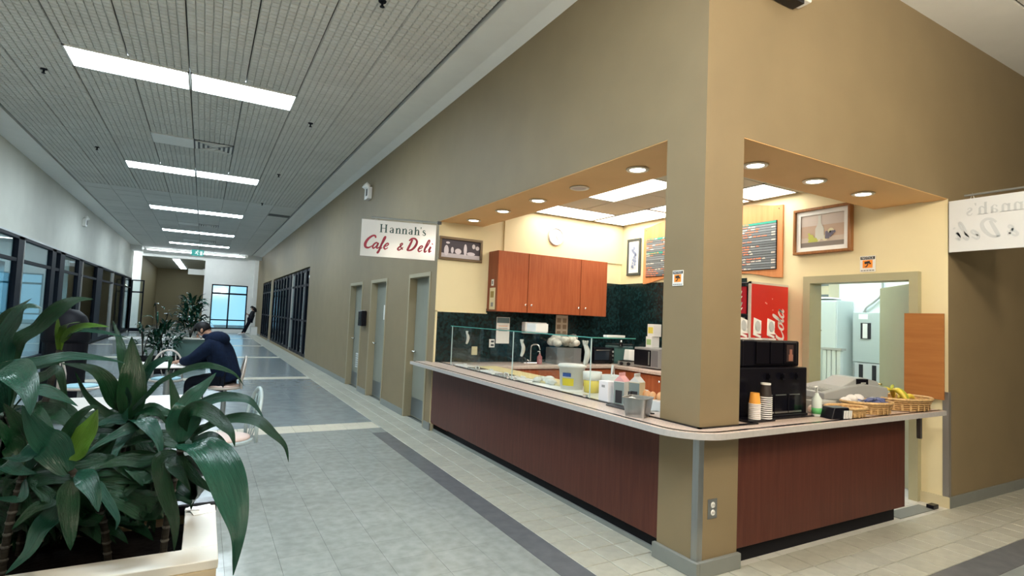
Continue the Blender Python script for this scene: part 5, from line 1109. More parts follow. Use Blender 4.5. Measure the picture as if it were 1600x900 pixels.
LEAVES=[
('A',[(-3.312,-0.145,1.405),(-3.248,-0.171,1.469),(-3.192,-0.193,1.54),(-3.148,-0.205,1.57),(-3.106,-0.214,1.574)],0.062,0),
('A',[(-3.37,-0.114,1.413),(-3.336,-0.138,1.492),(-3.303,-0.159,1.535),(-3.269,-0.18,1.569)],0.053,0),
('A',[(-3.328,-0.194,1.398),(-3.293,-0.238,1.484),(-3.258,-0.28,1.54),(-3.213,-0.325,1.538)],0.067,1),
('B',[(-3.234,0.038,1.45),(-3.241,0.037,1.514)],0.021,2),
('B',[(-3.226,0.034,1.439),(-3.207,-0.008,1.48),(-3.158,-0.066,1.494)],0.025,2),
('B',[(-3.222,0.033,1.417),(-3.19,-0.007,1.46),(-3.133,-0.06,1.482),(-3.067,-0.115,1.481)],0.029,2),
('B',[(-3.215,0.028,1.428),(-3.167,-0.039,1.462),(-3.087,-0.123,1.463),(-2.999,-0.209,1.447)],0.018,1),
('A',[(-3.328,-0.19,1.343),(-3.238,-0.185,1.366),(-3.16,-0.172,1.383),(-3.076,-0.161,1.376),(-3.009,-0.14,1.357)],0.038,1),
('A',[(-3.316,-0.173,1.333),(-3.246,-0.139,1.347),(-3.166,-0.11,1.368)],0.029,0),
('A',[(-3.311,-0.314,1.333),(-3.255,-0.39,1.359),(-3.215,-0.455,1.344),(-3.186,-0.512,1.31),(-3.17,-0.561,1.258)],0.089,1),
('C',[(-3.024,-0.064,1.186),(-3.043,-0.078,1.221),(-3.064,-0.093,1.282),(-3.094,-0.102,1.323),(-3.13,-0.106,1.343),(-3.197,-0.092,1.353)],0.053,0),
('C',[(-3.038,-0.054,1.151),(-3.098,-0.042,1.2),(-3.135,-0.043,1.252),(-3.164,-0.051,1.323)],0.029,0),
('C',[(-2.992,-0.083,1.211),(-2.995,-0.068,1.3),(-3.002,-0.049,1.367),(-3.011,-0.03,1.445)],0.086,0),
('C',[(-2.995,-0.138,1.197),(-2.988,-0.173,1.235),(-2.998,-0.199,1.285)],0.064,1),
('C',[(-3.014,-0.017,1.271),(-3.036,0.028,1.361),(-3.059,0.075,1.429),(-3.09,0.126,1.499)],0.038,0),
('C',[(-2.984,-0.031,1.226),(-2.973,0.016,1.302),(-2.938,0.046,1.408)],0.041,0),
('C',[(-2.977,-0.034,1.214),(-2.96,-0.059,1.275),(-2.934,-0.089,1.336),(-2.905,-0.119,1.364),(-2.881,-0.144,1.373),(-2.885,-0.15,1.326)],0.046,1),
('C',[(-2.986,-0.085,1.188),(-2.943,-0.127,1.243),(-2.905,-0.166,1.292),(-2.858,-0.209,1.323),(-2.81,-0.251,1.349),(-2.763,-0.293,1.362),(-2.714,-0.334,1.354),(-2.679,-0.367,1.338),(-2.653,-0.394,1.304)],0.033,0),
('D',[(-2.836,-0.4,1.213),(-2.852,-0.367,1.27),(-2.872,-0.331,1.336)],0.037,0),
('D',[(-2.827,-0.405,1.214),(-2.803,-0.384,1.267),(-2.772,-0.366,1.303),(-2.737,-0.35,1.345)],0.055,1),
('D',[(-2.823,-0.437,1.139),(-2.825,-0.431,1.182),(-2.824,-0.425,1.227),(-2.822,-0.419,1.248),(-2.822,-0.41,1.235)],0.093,1),
('D',[(-2.819,-0.409,1.194),(-2.797,-0.424,1.236),(-2.735,-0.461,1.274),(-2.683,-0.491,1.28),(-2.645,-0.512,1.274),(-2.619,-0.525,1.249),(-2.595,-0.536,1.209)],0.035,1),
('D',[(-2.819,-0.444,1.21),(-2.79,-0.491,1.25),(-2.743,-0.544,1.238),(-2.709,-0.589,1.211),(-2.692,-0.625,1.193),(-2.683,-0.656,1.161)],0.047,0),
('D',[(-2.795,-0.42,1.15),(-2.744,-0.459,1.193),(-2.701,-0.493,1.211),(-2.657,-0.526,1.218),(-2.612,-0.559,1.21),(-2.575,-0.586,1.179),(-2.54,-0.611,1.143),(-2.528,-0.624,1.095)],0.04,0),
('D',[(-2.798,-0.382,1.13),(-2.769,-0.389,1.167),(-2.731,-0.4,1.181)],0.027,0),
('D',[(-2.794,-0.419,1.133),(-2.75,-0.445,1.152),(-2.713,-0.465,1.137),(-2.684,-0.479,1.106)],0.033,0),
('D',[(-2.8,-0.497,1.141),(-2.772,-0.55,1.147),(-2.741,-0.604,1.128),(-2.711,-0.656,1.087),(-2.688,-0.703,1.034),(-2.673,-0.747,0.985),(-2.668,-0.784,0.937),(-2.675,-0.813,0.859)],0.114,1),
('D',[(-2.819,-0.436,1.079),(-2.787,-0.479,1.044),(-2.747,-0.526,1.017),(-2.695,-0.581,0.989)],0.032,0),
('D',[(-2.844,-0.444,1.068),(-2.817,-0.504,1.053),(-2.787,-0.565,1.018)],0.039,0),
('D',[(-2.876,-0.427,1.082),(-2.859,-0.47,1.004),(-2.824,-0.522,0.922),(-2.818,-0.56,0.847)],0.052,0),
('C',[(-2.965,-0.152,1.163),(-2.931,-0.21,1.154),(-2.895,-0.266,1.12),(-2.876,-0.311,1.058)],0.059,1),
('C',[(-2.984,-0.139,1.127),(-2.997,-0.188,1.098),(-3.01,-0.237,1.079),(-3.016,-0.288,1.03)],0.043,1),
('C',[(-2.949,-0.161,1.155),(-2.994,-0.192,1.133),(-3.041,-0.221,1.113),(-3.084,-0.253,1.086)],0.043,1),
('C',[(-2.99,-0.08,1.152),(-3.041,-0.11,1.159),(-3.084,-0.142,1.146)],0.036,1),
('C',[(-2.986,-0.083,1.154),(-2.954,-0.122,1.184),(-2.908,-0.167,1.192),(-2.871,-0.204,1.146)],0.029,0),
('E',[(-3.094,-0.42,1.1),(-3.082,-0.411,1.139),(-3.062,-0.406,1.191),(-3.047,-0.399,1.243)],0.072,2),
('E',[(-3.126,-0.405,1.136),(-3.102,-0.404,1.208),(-3.066,-0.408,1.25),(-3.041,-0.403,1.251)],0.03,0),
('E',[(-3.143,-0.419,1.14),(-3.168,-0.454,1.185),(-3.205,-0.485,1.276)],0.087,1),
('F',[(-3.179,-0.399,1.142),(-3.206,-0.428,1.118),(-3.244,-0.453,1.128)],0.043,1),
('F',[(-3.247,-0.392,1.103),(-3.21,-0.441,1.088),(-3.16,-0.498,1.09)],0.046,1),
('A',[(-3.237,-0.237,1.279),(-3.176,-0.242,1.268),(-3.118,-0.243,1.23)],0.048,1),
('C',[(-2.891,-0.241,1.0),(-2.96,-0.301,1.055),(-3.02,-0.364,1.066),(-3.068,-0.433,1.067)],0.065,0),
('E',[(-3.08,-0.449,1.065),(-3.046,-0.499,1.064),(-3.02,-0.542,1.035),(-3.004,-0.579,0.992)],0.054,1),
('E',[(-3.03,-0.453,1.037),(-3.01,-0.477,1.014),(-2.98,-0.506,0.974),(-2.963,-0.527,0.948),(-2.965,-0.539,0.924)],0.026,1),
('E',[(-3.085,-0.357,0.92),(-3.044,-0.398,0.913),(-3.012,-0.436,0.925),(-2.996,-0.467,0.973)],0.046,0),
('E',[(-3.095,-0.438,1.016),(-3.084,-0.471,0.968),(-3.072,-0.506,0.916),(-3.064,-0.538,0.883)],0.051,0),
('E',[(-3.13,-0.413,0.948),(-3.149,-0.451,0.917),(-3.161,-0.491,0.878),(-3.201,-0.516,0.836)],0.053,1),
('F',[(-3.2,-0.413,1.003),(-3.225,-0.427,1.007),(-3.254,-0.441,1.018)],0.025,1),
('F',[(-3.136,-0.413,0.988),(-3.173,-0.437,0.974),(-3.208,-0.461,0.933)],0.043,0),
('F',[(-3.225,-0.342,1.018),(-3.153,-0.384,1.041),(-3.063,-0.434,1.041)],0.041,0),
('F',[(-3.248,-0.336,1.13),(-3.26,-0.361,1.172),(-3.287,-0.378,1.232)],0.055,0),
('F',[(-3.222,-0.294,1.137),(-3.247,-0.312,1.199),(-3.281,-0.326,1.259)],0.057,0),
('A',[(-3.268,-0.216,1.222),(-3.202,-0.31,1.216),(-3.136,-0.401,1.154)],0.058,0),
('A',[(-3.228,-0.18,1.214),(-3.154,-0.279,1.208),(-3.079,-0.374,1.144)],0.052,0),
('A',[(-3.318,-0.076,1.264),(-3.229,-0.129,1.31),(-3.19,-0.152,1.333),(-3.158,-0.162,1.208)],0.055,0),
('D',[(-2.742,-0.193,0.968),(-2.76,-0.142,0.961),(-2.775,-0.088,0.889),(-2.781,-0.08,0.807)],0.059,0),
('F',[(-3.174,-0.153,0.929),(-3.133,-0.161,0.938),(-3.089,-0.168,0.893),(-3.066,-0.163,0.839)],0.059,0),
('C',[(-2.924,0.18,1.009),(-2.973,0.131,1.042),(-3.015,0.082,1.013),(-3.029,0.017,0.982)],0.045,0),
('F',[(-3.224,-0.013,0.934),(-3.13,-0.125,0.994),(-3.038,-0.234,1.008),(-2.991,-0.318,1.02)],0.053,0),
('E',[(-3.101,-0.285,0.863),(-3.068,-0.326,0.889),(-3.033,-0.365,0.866),(-3.013,-0.395,0.839)],0.056,0),
('D',[(-2.758,-0.12,0.866),(-2.827,-0.105,0.874),(-2.89,-0.09,0.819),(-2.918,-0.094,0.759)],0.054,0),
('F',[(-3.203,-0.035,0.854),(-3.233,-0.08,0.846),(-3.26,-0.08,0.775),(-3.274,-0.08,0.74)],0.065,0),
('C',[(-3.013,0.06,1.007),(-3.08,0.147,0.99),(-3.144,0.237,0.901),(-3.177,-0.08,0.799)],0.062,0),
('C',[(-3.05,0.3,1.073),(-3.124,0.238,1.11),(-3.188,0.173,1.086),(-3.206,0.082,1.062)],0.07,0),
('A',[(-3.356,0.006,1.034),(-3.351,0.052,1.026),(-3.341,0.099,0.957),(-3.34,0.151,0.877)],0.063,0),
('A',[(-3.327,0.041,0.991),(-3.282,-0.03,0.998),(-3.234,-0.1,0.944),(-3.203,-0.159,0.883)],0.046,0),
('A',[(-3.444,0.193,1.12),(-3.349,0.076,1.17),(-3.255,-0.038,1.17),(-3.204,-0.128,1.168)],0.051,0),
('A',[(-3.376,0.095,1.147),(-3.459,0.193,1.176),(-3.542,0.295,1.159),(-3.593,0.379,1.142)],0.066,0),
('E',[(-3.105,-0.181,0.889),(-3.14,-0.177,0.895),(-3.172,-0.172,0.843),(-3.183,-0.177,0.786)],0.061,0),
('D',[(-2.851,-0.087,0.988),(-2.929,-0.009,1.014),(-3.007,0.072,0.988),(-3.047,0.131,0.962)],0.053,0),
('E',[(-3.1,-0.201,1.004),(-3.032,-0.221,1.043),(-2.96,-0.24,1.04),(-2.924,-0.239,1.035)],0.054,0),
('E',[(-3.096,-0.312,0.935),(-3.121,-0.28,0.929),(-3.142,-0.247,0.868),(-3.152,-0.22,0.798)],0.059,0),
('C',[(-3.023,0.131,1.033),(-3.01,0.143,1.017),(-2.991,0.156,0.926),(-2.979,-0.08,0.821)],0.054,0),
('E',[(-3.051,-0.304,0.856),(-3.097,-0.253,0.864),(-3.141,-0.201,0.822),(-3.165,-0.159,0.776)],0.053,0),
('C',[(-3.038,0.072,1.031),(-3.098,0.109,1.047),(-3.154,0.147,1.005),(-3.181,0.169,0.958)],0.064,0),
('E',[(-3.072,-0.135,0.802),(-3.098,-0.186,0.842),(-3.119,-0.238,0.833),(-3.122,-0.299,0.821)],0.039,0),
('F',[(-3.321,0.017,0.884),(-3.314,0.027,0.88),(-3.303,-0.08,0.815),(-3.296,-0.08,0.74)],0.045,0),
('C',[(-2.943,0.138,1.092),(-3.015,0.153,1.122),(-3.082,0.168,1.093),(-3.112,0.163,1.063)],0.063,0),
('F',[(-3.265,-0.119,0.94),(-3.332,-0.023,0.936),(-3.398,0.076,0.878),(-3.439,-0.08,0.814)],0.05,0),
('C',[(-2.934,0.133,0.965),(-3.014,0.233,0.966),(-3.093,0.335,0.901),(-3.135,-0.08,0.829)],0.063,0),
('D',[(-2.764,-0.192,0.911),(-2.84,-0.109,0.937),(-2.915,-0.022,0.916),(-2.955,0.044,0.896)],0.069,0),
('A',[(-3.443,0.243,1.1),(-3.536,0.264,1.122),(-3.624,0.286,1.088),(-3.659,0.278,1.053)],0.042,0),
('D',[(-2.802,-0.276,1.09),(-2.897,-0.23,1.114),(-2.988,-0.182,1.089),(-3.032,-0.16,1.063)],0.059,0),
('C',[(-3.054,0.094,0.919),(-2.984,0.142,0.947),(-2.905,0.188,0.926),(-2.865,0.256,0.903)],0.049,0),
('F',[(-3.291,-0.002,0.953),(-3.265,-0.094,0.959),(-3.235,-0.183,0.904),(-3.209,-0.271,0.843)],0.05,0),
('E',[(-3.087,-0.108,0.989),(-3.16,-0.167,1.042),(-3.222,-0.229,1.05),(-3.238,-0.317,1.059)],0.052,0),
('E',[(-3.131,-0.093,0.981),(-3.07,-0.113,0.986),(-3.004,-0.131,0.932),(-2.969,-0.131,0.868)],0.048,0),
('C',[(-3.003,0.152,1.105),(-2.951,0.111,1.151),(-2.895,0.072,1.143),(-2.866,0.048,1.132)],0.066,0),
('C',[(-2.96,0.053,0.994),(-2.915,0.025,1.002),(-2.865,-0.002,0.944),(-2.838,-0.016,0.877)],0.054,0),
('A',[(-3.291,-0.031,1.031),(-3.254,-0.025,1.055),(-3.213,-0.019,1.028),(-3.194,-0.0,0.997)],0.054,0),
('C',[(-2.937,0.087,0.976),(-3.003,0.128,0.988),(-3.065,0.171,0.937),(-3.095,0.196,0.88)],0.057,0),
('E',[(-3.132,-0.122,0.949),(-3.095,-0.223,0.962),(-3.057,-0.321,0.916),(-3.03,-0.413,0.865)],0.049,0),
('E',[(-3.189,-0.124,0.94),(-3.153,-0.106,0.947),(-3.112,-0.087,0.901),(-3.092,-0.08,0.847)],0.064,0),
('A',[(-3.323,0.178,1.013),(-3.314,0.165,1.019),(-3.301,0.153,0.961),(-3.291,0.144,0.894)],0.067,0),
('E',[(-3.119,-0.112,0.994),(-3.117,-0.205,1.021),(-3.11,-0.297,0.995),(-3.097,-0.393,0.967)],0.04,0),
('A',[(-3.396,0.237,0.971),(-3.389,0.133,0.983),(-3.376,0.03,0.931),(-3.353,-0.078,0.876)],0.049,0),
('A',[(-3.259,-0.053,1.078),(-3.329,0.057,1.05),(-3.398,0.171,0.954),(-3.441,-0.08,0.844)],0.062,0),
('F',[(-3.247,-0.097,0.994),(-3.262,-0.048,0.982),(-3.273,0.002,0.909),(-3.28,-0.08,0.824)],0.053,0),
('C',[(-3.059,0.248,1.038),(-3.12,0.239,1.068),(-3.175,0.231,1.038),(-3.197,0.204,1.006)],0.064,0),
('E',[(-3.09,-0.255,0.846),(-3.136,-0.154,0.836),(-3.181,-0.08,0.775),(-3.21,-0.08,0.74)],0.048,0),
('C',[(-2.966,0.053,0.919),(-2.94,0.048,0.908),(-2.909,-0.08,0.825),(-2.89,-0.08,0.74)],0.064,0),
('C',[(-2.995,0.176,0.942),(-3.08,0.258,0.953),(-3.163,0.343,0.901),(-3.206,-0.08,0.845)],0.076,0),
('C',[(-2.985,0.191,1.029),(-2.937,0.203,1.037),(-2.884,0.216,0.978),(-2.855,0.243,0.909)],0.054,0),
('E',[(-3.115,-0.077,0.865),(-3.158,-0.118,0.884),(-3.194,-0.16,0.845),(-3.202,-0.217,0.804)],0.063,0),
('E',[(-3.177,-0.075,0.918),(-3.158,-0.163,0.937),(-3.135,-0.25,0.898),(-3.115,-0.335,0.855)],0.045,0),
('F',[(-3.204,-0.246,0.881),(-3.263,-0.111,0.857),(-3.322,-0.08,0.778),(-3.364,-0.08,0.74)],0.055,0),
('A',[(-3.298,0.024,0.985),(-3.36,0.038,1.01),(-3.418,0.054,0.985),(-3.442,0.051,0.957)],0.051,0),
('C',[(-3.021,0.078,0.925),(-2.963,0.085,0.955),(-2.9,0.092,0.933),(-2.867,0.117,0.906)],0.068,0),
('C',[(-3.028,0.155,0.911),(-3.138,0.248,0.921),(-3.246,0.343,0.87),(-3.303,-0.08,0.815)],0.055,0),
('A',[(-3.312,0.148,1.156),(-3.242,0.058,1.197),(-3.17,-0.028,1.185),(-3.131,-0.097,1.17)],0.053,0),
('A',[(-3.394,0.253,1.103),(-3.336,0.161,1.118),(-3.276,0.072,1.069),(-3.239,-0.004,1.013)],0.058,0),
('F',[(-3.311,-0.062,0.926),(-3.245,-0.141,0.933),(-3.178,-0.217,0.881),(-3.139,-0.277,0.821)],0.047,0),
('F',[(-3.213,-0.075,0.853),(-3.279,-0.04,0.885),(-3.342,-0.003,0.871),(-3.374,0.015,0.857)],0.046,0),
('E',[(-3.145,-0.118,0.885),(-3.051,-0.192,0.922),(-2.955,-0.263,0.911),(-2.906,-0.308,0.894)],0.051,0),
('A',[(-3.36,0.151,1.126),(-3.406,0.116,1.136),(-3.445,0.082,1.084),(-3.451,0.029,1.029)],0.057,0),
('C',[(-2.979,0.187,0.885),(-2.967,0.15,0.898),(-2.951,-0.08,0.843),(-2.939,-0.08,0.78)],0.064,0),
('E',[(-3.156,-0.104,0.961),(-3.194,-0.072,0.954),(-3.228,-0.038,0.887),(-3.244,-0.08,0.811)],0.041,0),
('F',[(-3.285,-0.18,0.987),(-3.307,-0.144,0.976),(-3.327,-0.107,0.907),(-3.337,-0.08,0.827)],0.038,0),
('E',[(-3.14,-0.156,0.942),(-3.076,-0.164,0.941),(-3.007,-0.172,0.881),(-2.97,-0.161,0.81)],0.049,0),
('E',[(-3.167,-0.131,0.888),(-3.175,-0.082,0.874),(-3.178,-0.08,0.799),(-3.181,-0.08,0.74)],0.057,0),
('A',[(-3.384,0.202,0.995),(-3.327,0.154,1.023),(-3.267,0.108,0.995),(-3.234,0.077,0.961)],0.064,0),
('C',[(-2.998,0.242,1.055),(-3.095,0.24,1.086),(-3.184,0.238,1.056),(-3.22,0.206,1.025)],0.051,0),
('E',[(-3.054,-0.194,0.822),(-2.972,-0.241,0.867),(-2.889,-0.288,0.869),(-2.846,-0.31,0.868)],0.048,0),
('C',[(-2.943,0.007,0.935),(-2.941,-0.001,0.927),(-2.935,-0.08,0.848),(-2.928,-0.08,0.758)],0.062,0),
('C',[(-2.964,0.123,1.001),(-3.058,0.128,1.059),(-3.144,0.133,1.069),(-3.183,0.11,1.082)],0.059,0),
('F',[(-3.168,-0.199,0.851),(-3.101,-0.204,0.859),(-3.029,-0.208,0.814),(-2.991,-0.192,0.76)],0.04,0),
('C',[(-2.973,0.063,1.116),(-3.066,0.074,1.143),(-3.152,0.084,1.114),(-3.189,0.067,1.083)],0.053,0),
('F',[(-3.249,-0.214,0.979),(-3.21,-0.161,0.998),(-3.165,-0.11,0.977),(-3.147,-0.044,0.953)],0.055,0),
('A',[(-3.402,0.243,0.973),(-3.455,0.227,0.98),(-3.502,0.213,0.924),(-3.514,0.179,0.862)],0.067,0),
('D',[(-2.882,-0.233,1.073),(-2.881,-0.211,1.071),(-2.875,-0.188,1.009),(-2.87,-0.164,0.936)],0.045,0),
('A',[(-3.353,0.181,1.094),(-3.352,0.14,1.095),(-3.347,0.1,1.032),(-3.337,0.058,0.961)],0.054,0),
('C',[(-3.027,0.138,0.919),(-3.017,0.125,0.928),(-3.004,0.114,0.871),(-2.994,-0.08,0.806)],0.057,0),
('A',[(-3.351,0.034,1.009),(-3.394,0.015,1.035),(-3.432,-0.003,1.009),(-3.442,-0.036,0.981)],0.052,0),
('F',[(-3.32,-0.071,0.992),(-3.286,-0.155,1.014),(-3.249,-0.238,0.982),(-3.222,-0.315,0.946)],0.04,0),
('A',[(-3.395,0.026,1.043),(-3.382,0.052,1.035),(-3.364,0.078,0.965),(-3.357,0.111,0.884)],0.046,0),
('D',[(-2.862,-0.048,0.973),(-2.921,-0.044,0.989),(-2.974,-0.039,0.945),(-2.997,-0.051,0.896)],0.045,0),
('E',[(-3.104,-0.244,0.85),(-3.043,-0.296,0.876),(-2.979,-0.347,0.852),(-2.945,-0.38,0.823)],0.043,0),
('E',[(-3.176,-0.118,0.866),(-3.189,-0.193,0.897),(-3.197,-0.267,0.875),(-3.189,-0.35,0.851)],0.059,0),
('A',[(-3.358,0.123,1.067),(-3.381,0.106,1.084),(-3.4,0.09,1.044),(-3.403,0.065,1.0)],0.045,0),
('F',[(-3.281,-0.018,0.864),(-3.24,-0.052,0.87),(-3.194,-0.083,0.817),(-3.169,-0.103,0.756)],0.049,0),
('E',[(-3.063,-0.256,1.004),(-3.011,-0.254,1.028),(-2.954,-0.252,1.007),(-2.925,-0.234,0.981)],0.048,0),
('E',[(-3.091,-0.08,0.811),(-3.006,-0.189,0.851),(-2.921,-0.295,0.838),(-2.878,-0.378,0.821)],0.052,0),
('E',[(-3.087,-0.194,0.945),(-3.076,-0.173,0.932),(-3.059,-0.149,0.856),(-3.05,-0.121,0.768)],0.06,0),
('E',[(-3.141,-0.266,0.897),(-3.197,-0.181,0.909),(-3.254,-0.093,0.878),(-3.288,-0.08,0.846)],0.058,0),
('C',[(-2.936,0.215,0.941),(-3.004,0.207,0.984),(-3.066,0.199,0.97),(-3.092,0.171,0.956)],0.072,0),
('C',[(-3.058,0.084,1.038),(-3.02,0.099,1.034),(-2.976,0.116,0.962),(-2.951,0.144,0.878)],0.073,0),
('A',[(-3.431,0.276,0.994),(-3.388,0.161,0.999),(-3.341,0.049,0.936),(-3.304,-0.058,0.868)],0.067,0),
('A',[(-3.399,0.15,0.986),(-3.35,0.169,1.007),(-3.295,0.189,0.975),(-3.27,0.226,0.937)],0.057,0),
('E',[(-3.179,-0.063,0.951),(-3.227,-0.123,0.985),(-3.267,-0.185,0.967),(-3.272,-0.266,0.948)],0.039,0),
('A',[(-3.285,0.05,1.125),(-3.35,0.132,1.141),(-3.413,0.216,1.103),(-3.45,0.286,1.061)],0.045,0),
('C',[(-2.943,0.154,0.902),(-2.979,0.153,0.896),(-3.01,-0.08,0.816),(-3.021,-0.08,0.74)],0.055,0),
('A',[(-3.336,-0.02,1.116),(-3.271,-0.047,1.111),(-3.202,-0.072,1.043),(-3.165,-0.079,0.963)],0.042,0),
('C',[(-3.007,0.211,1.085),(-2.933,0.13,1.134),(-2.856,0.052,1.127),(-2.818,-0.005,1.117)],0.062,0),
('C',[(-3.025,0.105,0.93),(-2.946,0.067,0.971),(-2.864,0.029,0.959),(-2.822,0.015,0.943)],0.046,0),
('E',[(-3.064,-0.08,0.83),(-3.014,-0.141,0.86),(-2.962,-0.2,0.837),(-2.933,-0.246,0.808)],0.062,0),
('F',[(-3.314,0.037,0.858),(-3.387,0.102,0.87),(-3.457,-0.08,0.829),(-3.495,-0.08,0.785)],0.051,0),
('F',[(-3.248,-0.203,0.866),(-3.349,-0.089,0.887),(-3.453,0.029,0.869),(-3.518,0.124,0.854)],0.042,0),
('E',[(-3.122,-0.18,0.975),(-3.112,-0.255,0.998),(-3.099,-0.327,0.969),(-3.085,-0.4,0.936)],0.041,0),
('F',[(-3.278,-0.115,1.001),(-3.326,-0.144,1.016),(-3.369,-0.172,0.976),(-3.378,-0.22,0.934)],0.043,0),
('C',[(-3.036,0.206,1.015),(-3.034,0.249,0.985),(-3.026,0.295,0.871),(-3.019,-0.08,0.74)],0.072,0),
('E',[(-3.124,-0.082,0.876),(-3.07,-0.178,0.901),(-3.015,-0.271,0.869),(-2.983,-0.351,0.832)],0.047,0),
('F',[(-3.196,-0.125,0.869),(-3.155,-0.223,0.901),(-3.112,-0.318,0.879),(-3.084,-0.405,0.854)],0.058,0),
('C',[(-3.066,0.253,1.086),(-3.071,0.223,1.081),(-3.072,0.196,1.001),(-3.066,0.165,0.912)],0.052,0),
('E',[(-3.16,-0.201,1.019),(-3.195,-0.237,1.067),(-3.225,-0.272,1.072),(-3.233,-0.321,1.078)],0.046,0),
('F',[(-3.293,-0.019,0.863),(-3.344,-0.038,0.891),(-3.39,-0.057,0.868),(-3.403,-0.094,0.843)],0.05,0),
('A',[(-3.309,0.034,0.993),(-3.28,-0.016,0.992),(-3.247,-0.063,0.927),(-3.224,-0.105,0.854)],0.06,0),
('E',[(-3.091,-0.319,0.994),(-3.101,-0.257,0.963),(-3.107,-0.194,0.868),(-3.111,-0.13,0.757)],0.041,0),
('F',[(-3.176,-0.163,0.866),(-3.168,-0.164,0.874),(-3.156,-0.164,0.827),(-3.149,-0.16,0.774)],0.052,0),
('C',[(-3.058,0.262,0.894),(-3.015,0.2,0.92),(-2.969,0.14,0.882),(-2.943,-0.08,0.836)],0.048,0),
('E',[(-3.053,-0.212,0.984),(-3.112,-0.2,1.001),(-3.166,-0.187,0.967),(-3.189,-0.191,0.929)],0.045,0),
('D',[(-2.797,-0.182,1.065),(-2.891,-0.142,1.078),(-2.98,-0.1,1.033),(-3.022,-0.085,0.985)],0.056,0),
('E',[(-3.129,-0.292,0.962),(-3.204,-0.217,0.957),(-3.278,-0.14,0.898),(-3.318,-0.082,0.833)],0.038,0),
('C',[(-3.015,0.138,0.964),(-2.996,0.069,0.976),(-2.974,0.002,0.922),(-2.958,-0.06,0.861)],0.07,0),
('D',[(-2.836,-0.262,1.012),(-2.933,-0.218,1.048),(-3.026,-0.174,1.039),(-3.072,-0.156,1.031)],0.046,0),
('A',[(-3.325,0.139,1.015),(-3.306,0.061,1.008),(-3.282,-0.015,0.933),(-3.259,-0.09,0.852)],0.043,0),
('A',[(-3.326,0.092,1.082),(-3.42,0.111,1.122),(-3.508,0.131,1.115),(-3.546,0.121,1.109)],0.066,0),
('F',[(-3.169,-0.236,1.014),(-3.133,-0.17,1.028),(-3.089,-0.105,0.998),(-3.07,-0.026,0.965)],0.062,0),
('C',[(-3.012,0.107,1.08),(-2.996,0.128,1.084),(-2.975,0.15,1.022),(-2.963,0.178,0.949)],0.064,0),
('C',[(-2.907,0.001,1.014),(-2.962,0.043,1.039),(-3.014,0.087,1.01),(-3.04,0.116,0.978)],0.055,0),
('A',[(-3.449,0.273,1.121),(-3.382,0.136,1.155),(-3.315,0.002,1.131),(-3.269,-0.119,1.104)],0.05,0),
('D',[(-2.865,-0.138,0.965),(-2.937,-0.057,0.995),(-3.008,0.027,0.98),(-3.046,0.093,0.965)],0.044,0),
('A',[(-3.456,0.246,1.078),(-3.496,0.248,1.087),(-3.532,0.251,1.035),(-3.544,0.241,0.977)],0.062,0),
('F',[(-3.315,-0.001,0.903),(-3.309,-0.06,0.918),(-3.3,-0.117,0.874),(-3.285,-0.177,0.826)],0.047,0),
('C',[(-2.911,0.006,1.062),(-2.982,0.086,1.044),(-3.051,0.17,0.953),(-3.085,0.235,0.85)],0.069,0),
('A',[(-3.447,0.239,1.152),(-3.422,0.262,1.129),(-3.391,0.287,1.03),(-3.376,0.321,0.913)],0.068,0),
('C',[(-3.028,0.124,1.012),(-2.987,0.123,0.998),(-2.94,0.124,0.91),(-2.913,-0.08,0.807)],0.062,0),
('D',[(-2.831,-0.146,0.998),(-2.88,-0.067,0.982),(-2.926,0.014,0.9),(-2.949,-0.08,0.806)],0.053,0),
('E',[(-3.124,-0.265,0.852),(-3.211,-0.19,0.858),(-3.297,-0.113,0.816),(-3.343,-0.08,0.771)],0.043,0),
('E',[(-3.12,-0.221,0.972),(-3.172,-0.145,0.966),(-3.221,-0.067,0.904),(-3.249,-0.08,0.835)],0.042,0),
('C',[(-3.0,0.136,0.971),(-3.09,0.232,1.005),(-3.18,0.331,0.99),(-3.23,0.407,0.976)],0.048,0),
('E',[(-3.114,-0.247,0.843),(-3.035,-0.268,0.873),(-2.951,-0.29,0.86),(-2.909,-0.288,0.843)],0.046,0),
('A',[(-3.326,0.102,1.095),(-3.296,0.066,1.082),(-3.262,0.033,0.999),(-3.239,0.006,0.904)],0.048,0),
('E',[(-3.149,-0.288,0.952),(-3.22,-0.273,0.983),(-3.286,-0.257,0.97),(-3.315,-0.262,0.957)],0.042,0),
('A',[(-3.392,0.147,1.107),(-3.354,0.172,1.128),(-3.311,0.197,1.095),(-3.293,0.237,1.056)],0.043,0),
('F',[(-3.202,-0.168,0.873),(-3.194,-0.153,0.876),(-3.182,-0.138,0.823),(-3.175,-0.118,0.763)],0.043,0),
('F',[(-3.228,-0.191,0.868),(-3.306,-0.083,0.868),(-3.384,-0.08,0.82),(-3.433,-0.08,0.769)],0.045,0),
('F',[(-3.23,0.009,0.905),(-3.289,-0.01,0.944),(-3.341,-0.031,0.934),(-3.359,-0.071,0.923)],0.051,0),
('C',[(-3.001,0.14,0.968),(-2.963,0.064,0.977),(-2.922,-0.01,0.917),(-2.898,-0.08,0.849)],0.062,0),
('A',[(-3.311,0.046,1.114),(-3.232,0.065,1.142),(-3.144,0.081,1.123),(-3.102,0.123,1.1)],0.066,0),
('C',[(-3.033,0.269,0.991),(-3.131,0.243,1.035),(-3.218,0.215,1.022),(-3.251,0.156,1.01)],0.062,0),
('E',[(-3.097,-0.251,0.857),(-3.154,-0.159,0.868),(-3.211,-0.08,0.836),(-3.247,-0.08,0.802)],0.051,0),
('C',[(-2.937,0.242,0.96),(-3.007,0.256,0.975),(-3.072,0.271,0.924),(-3.1,0.266,0.867)],0.056,0),
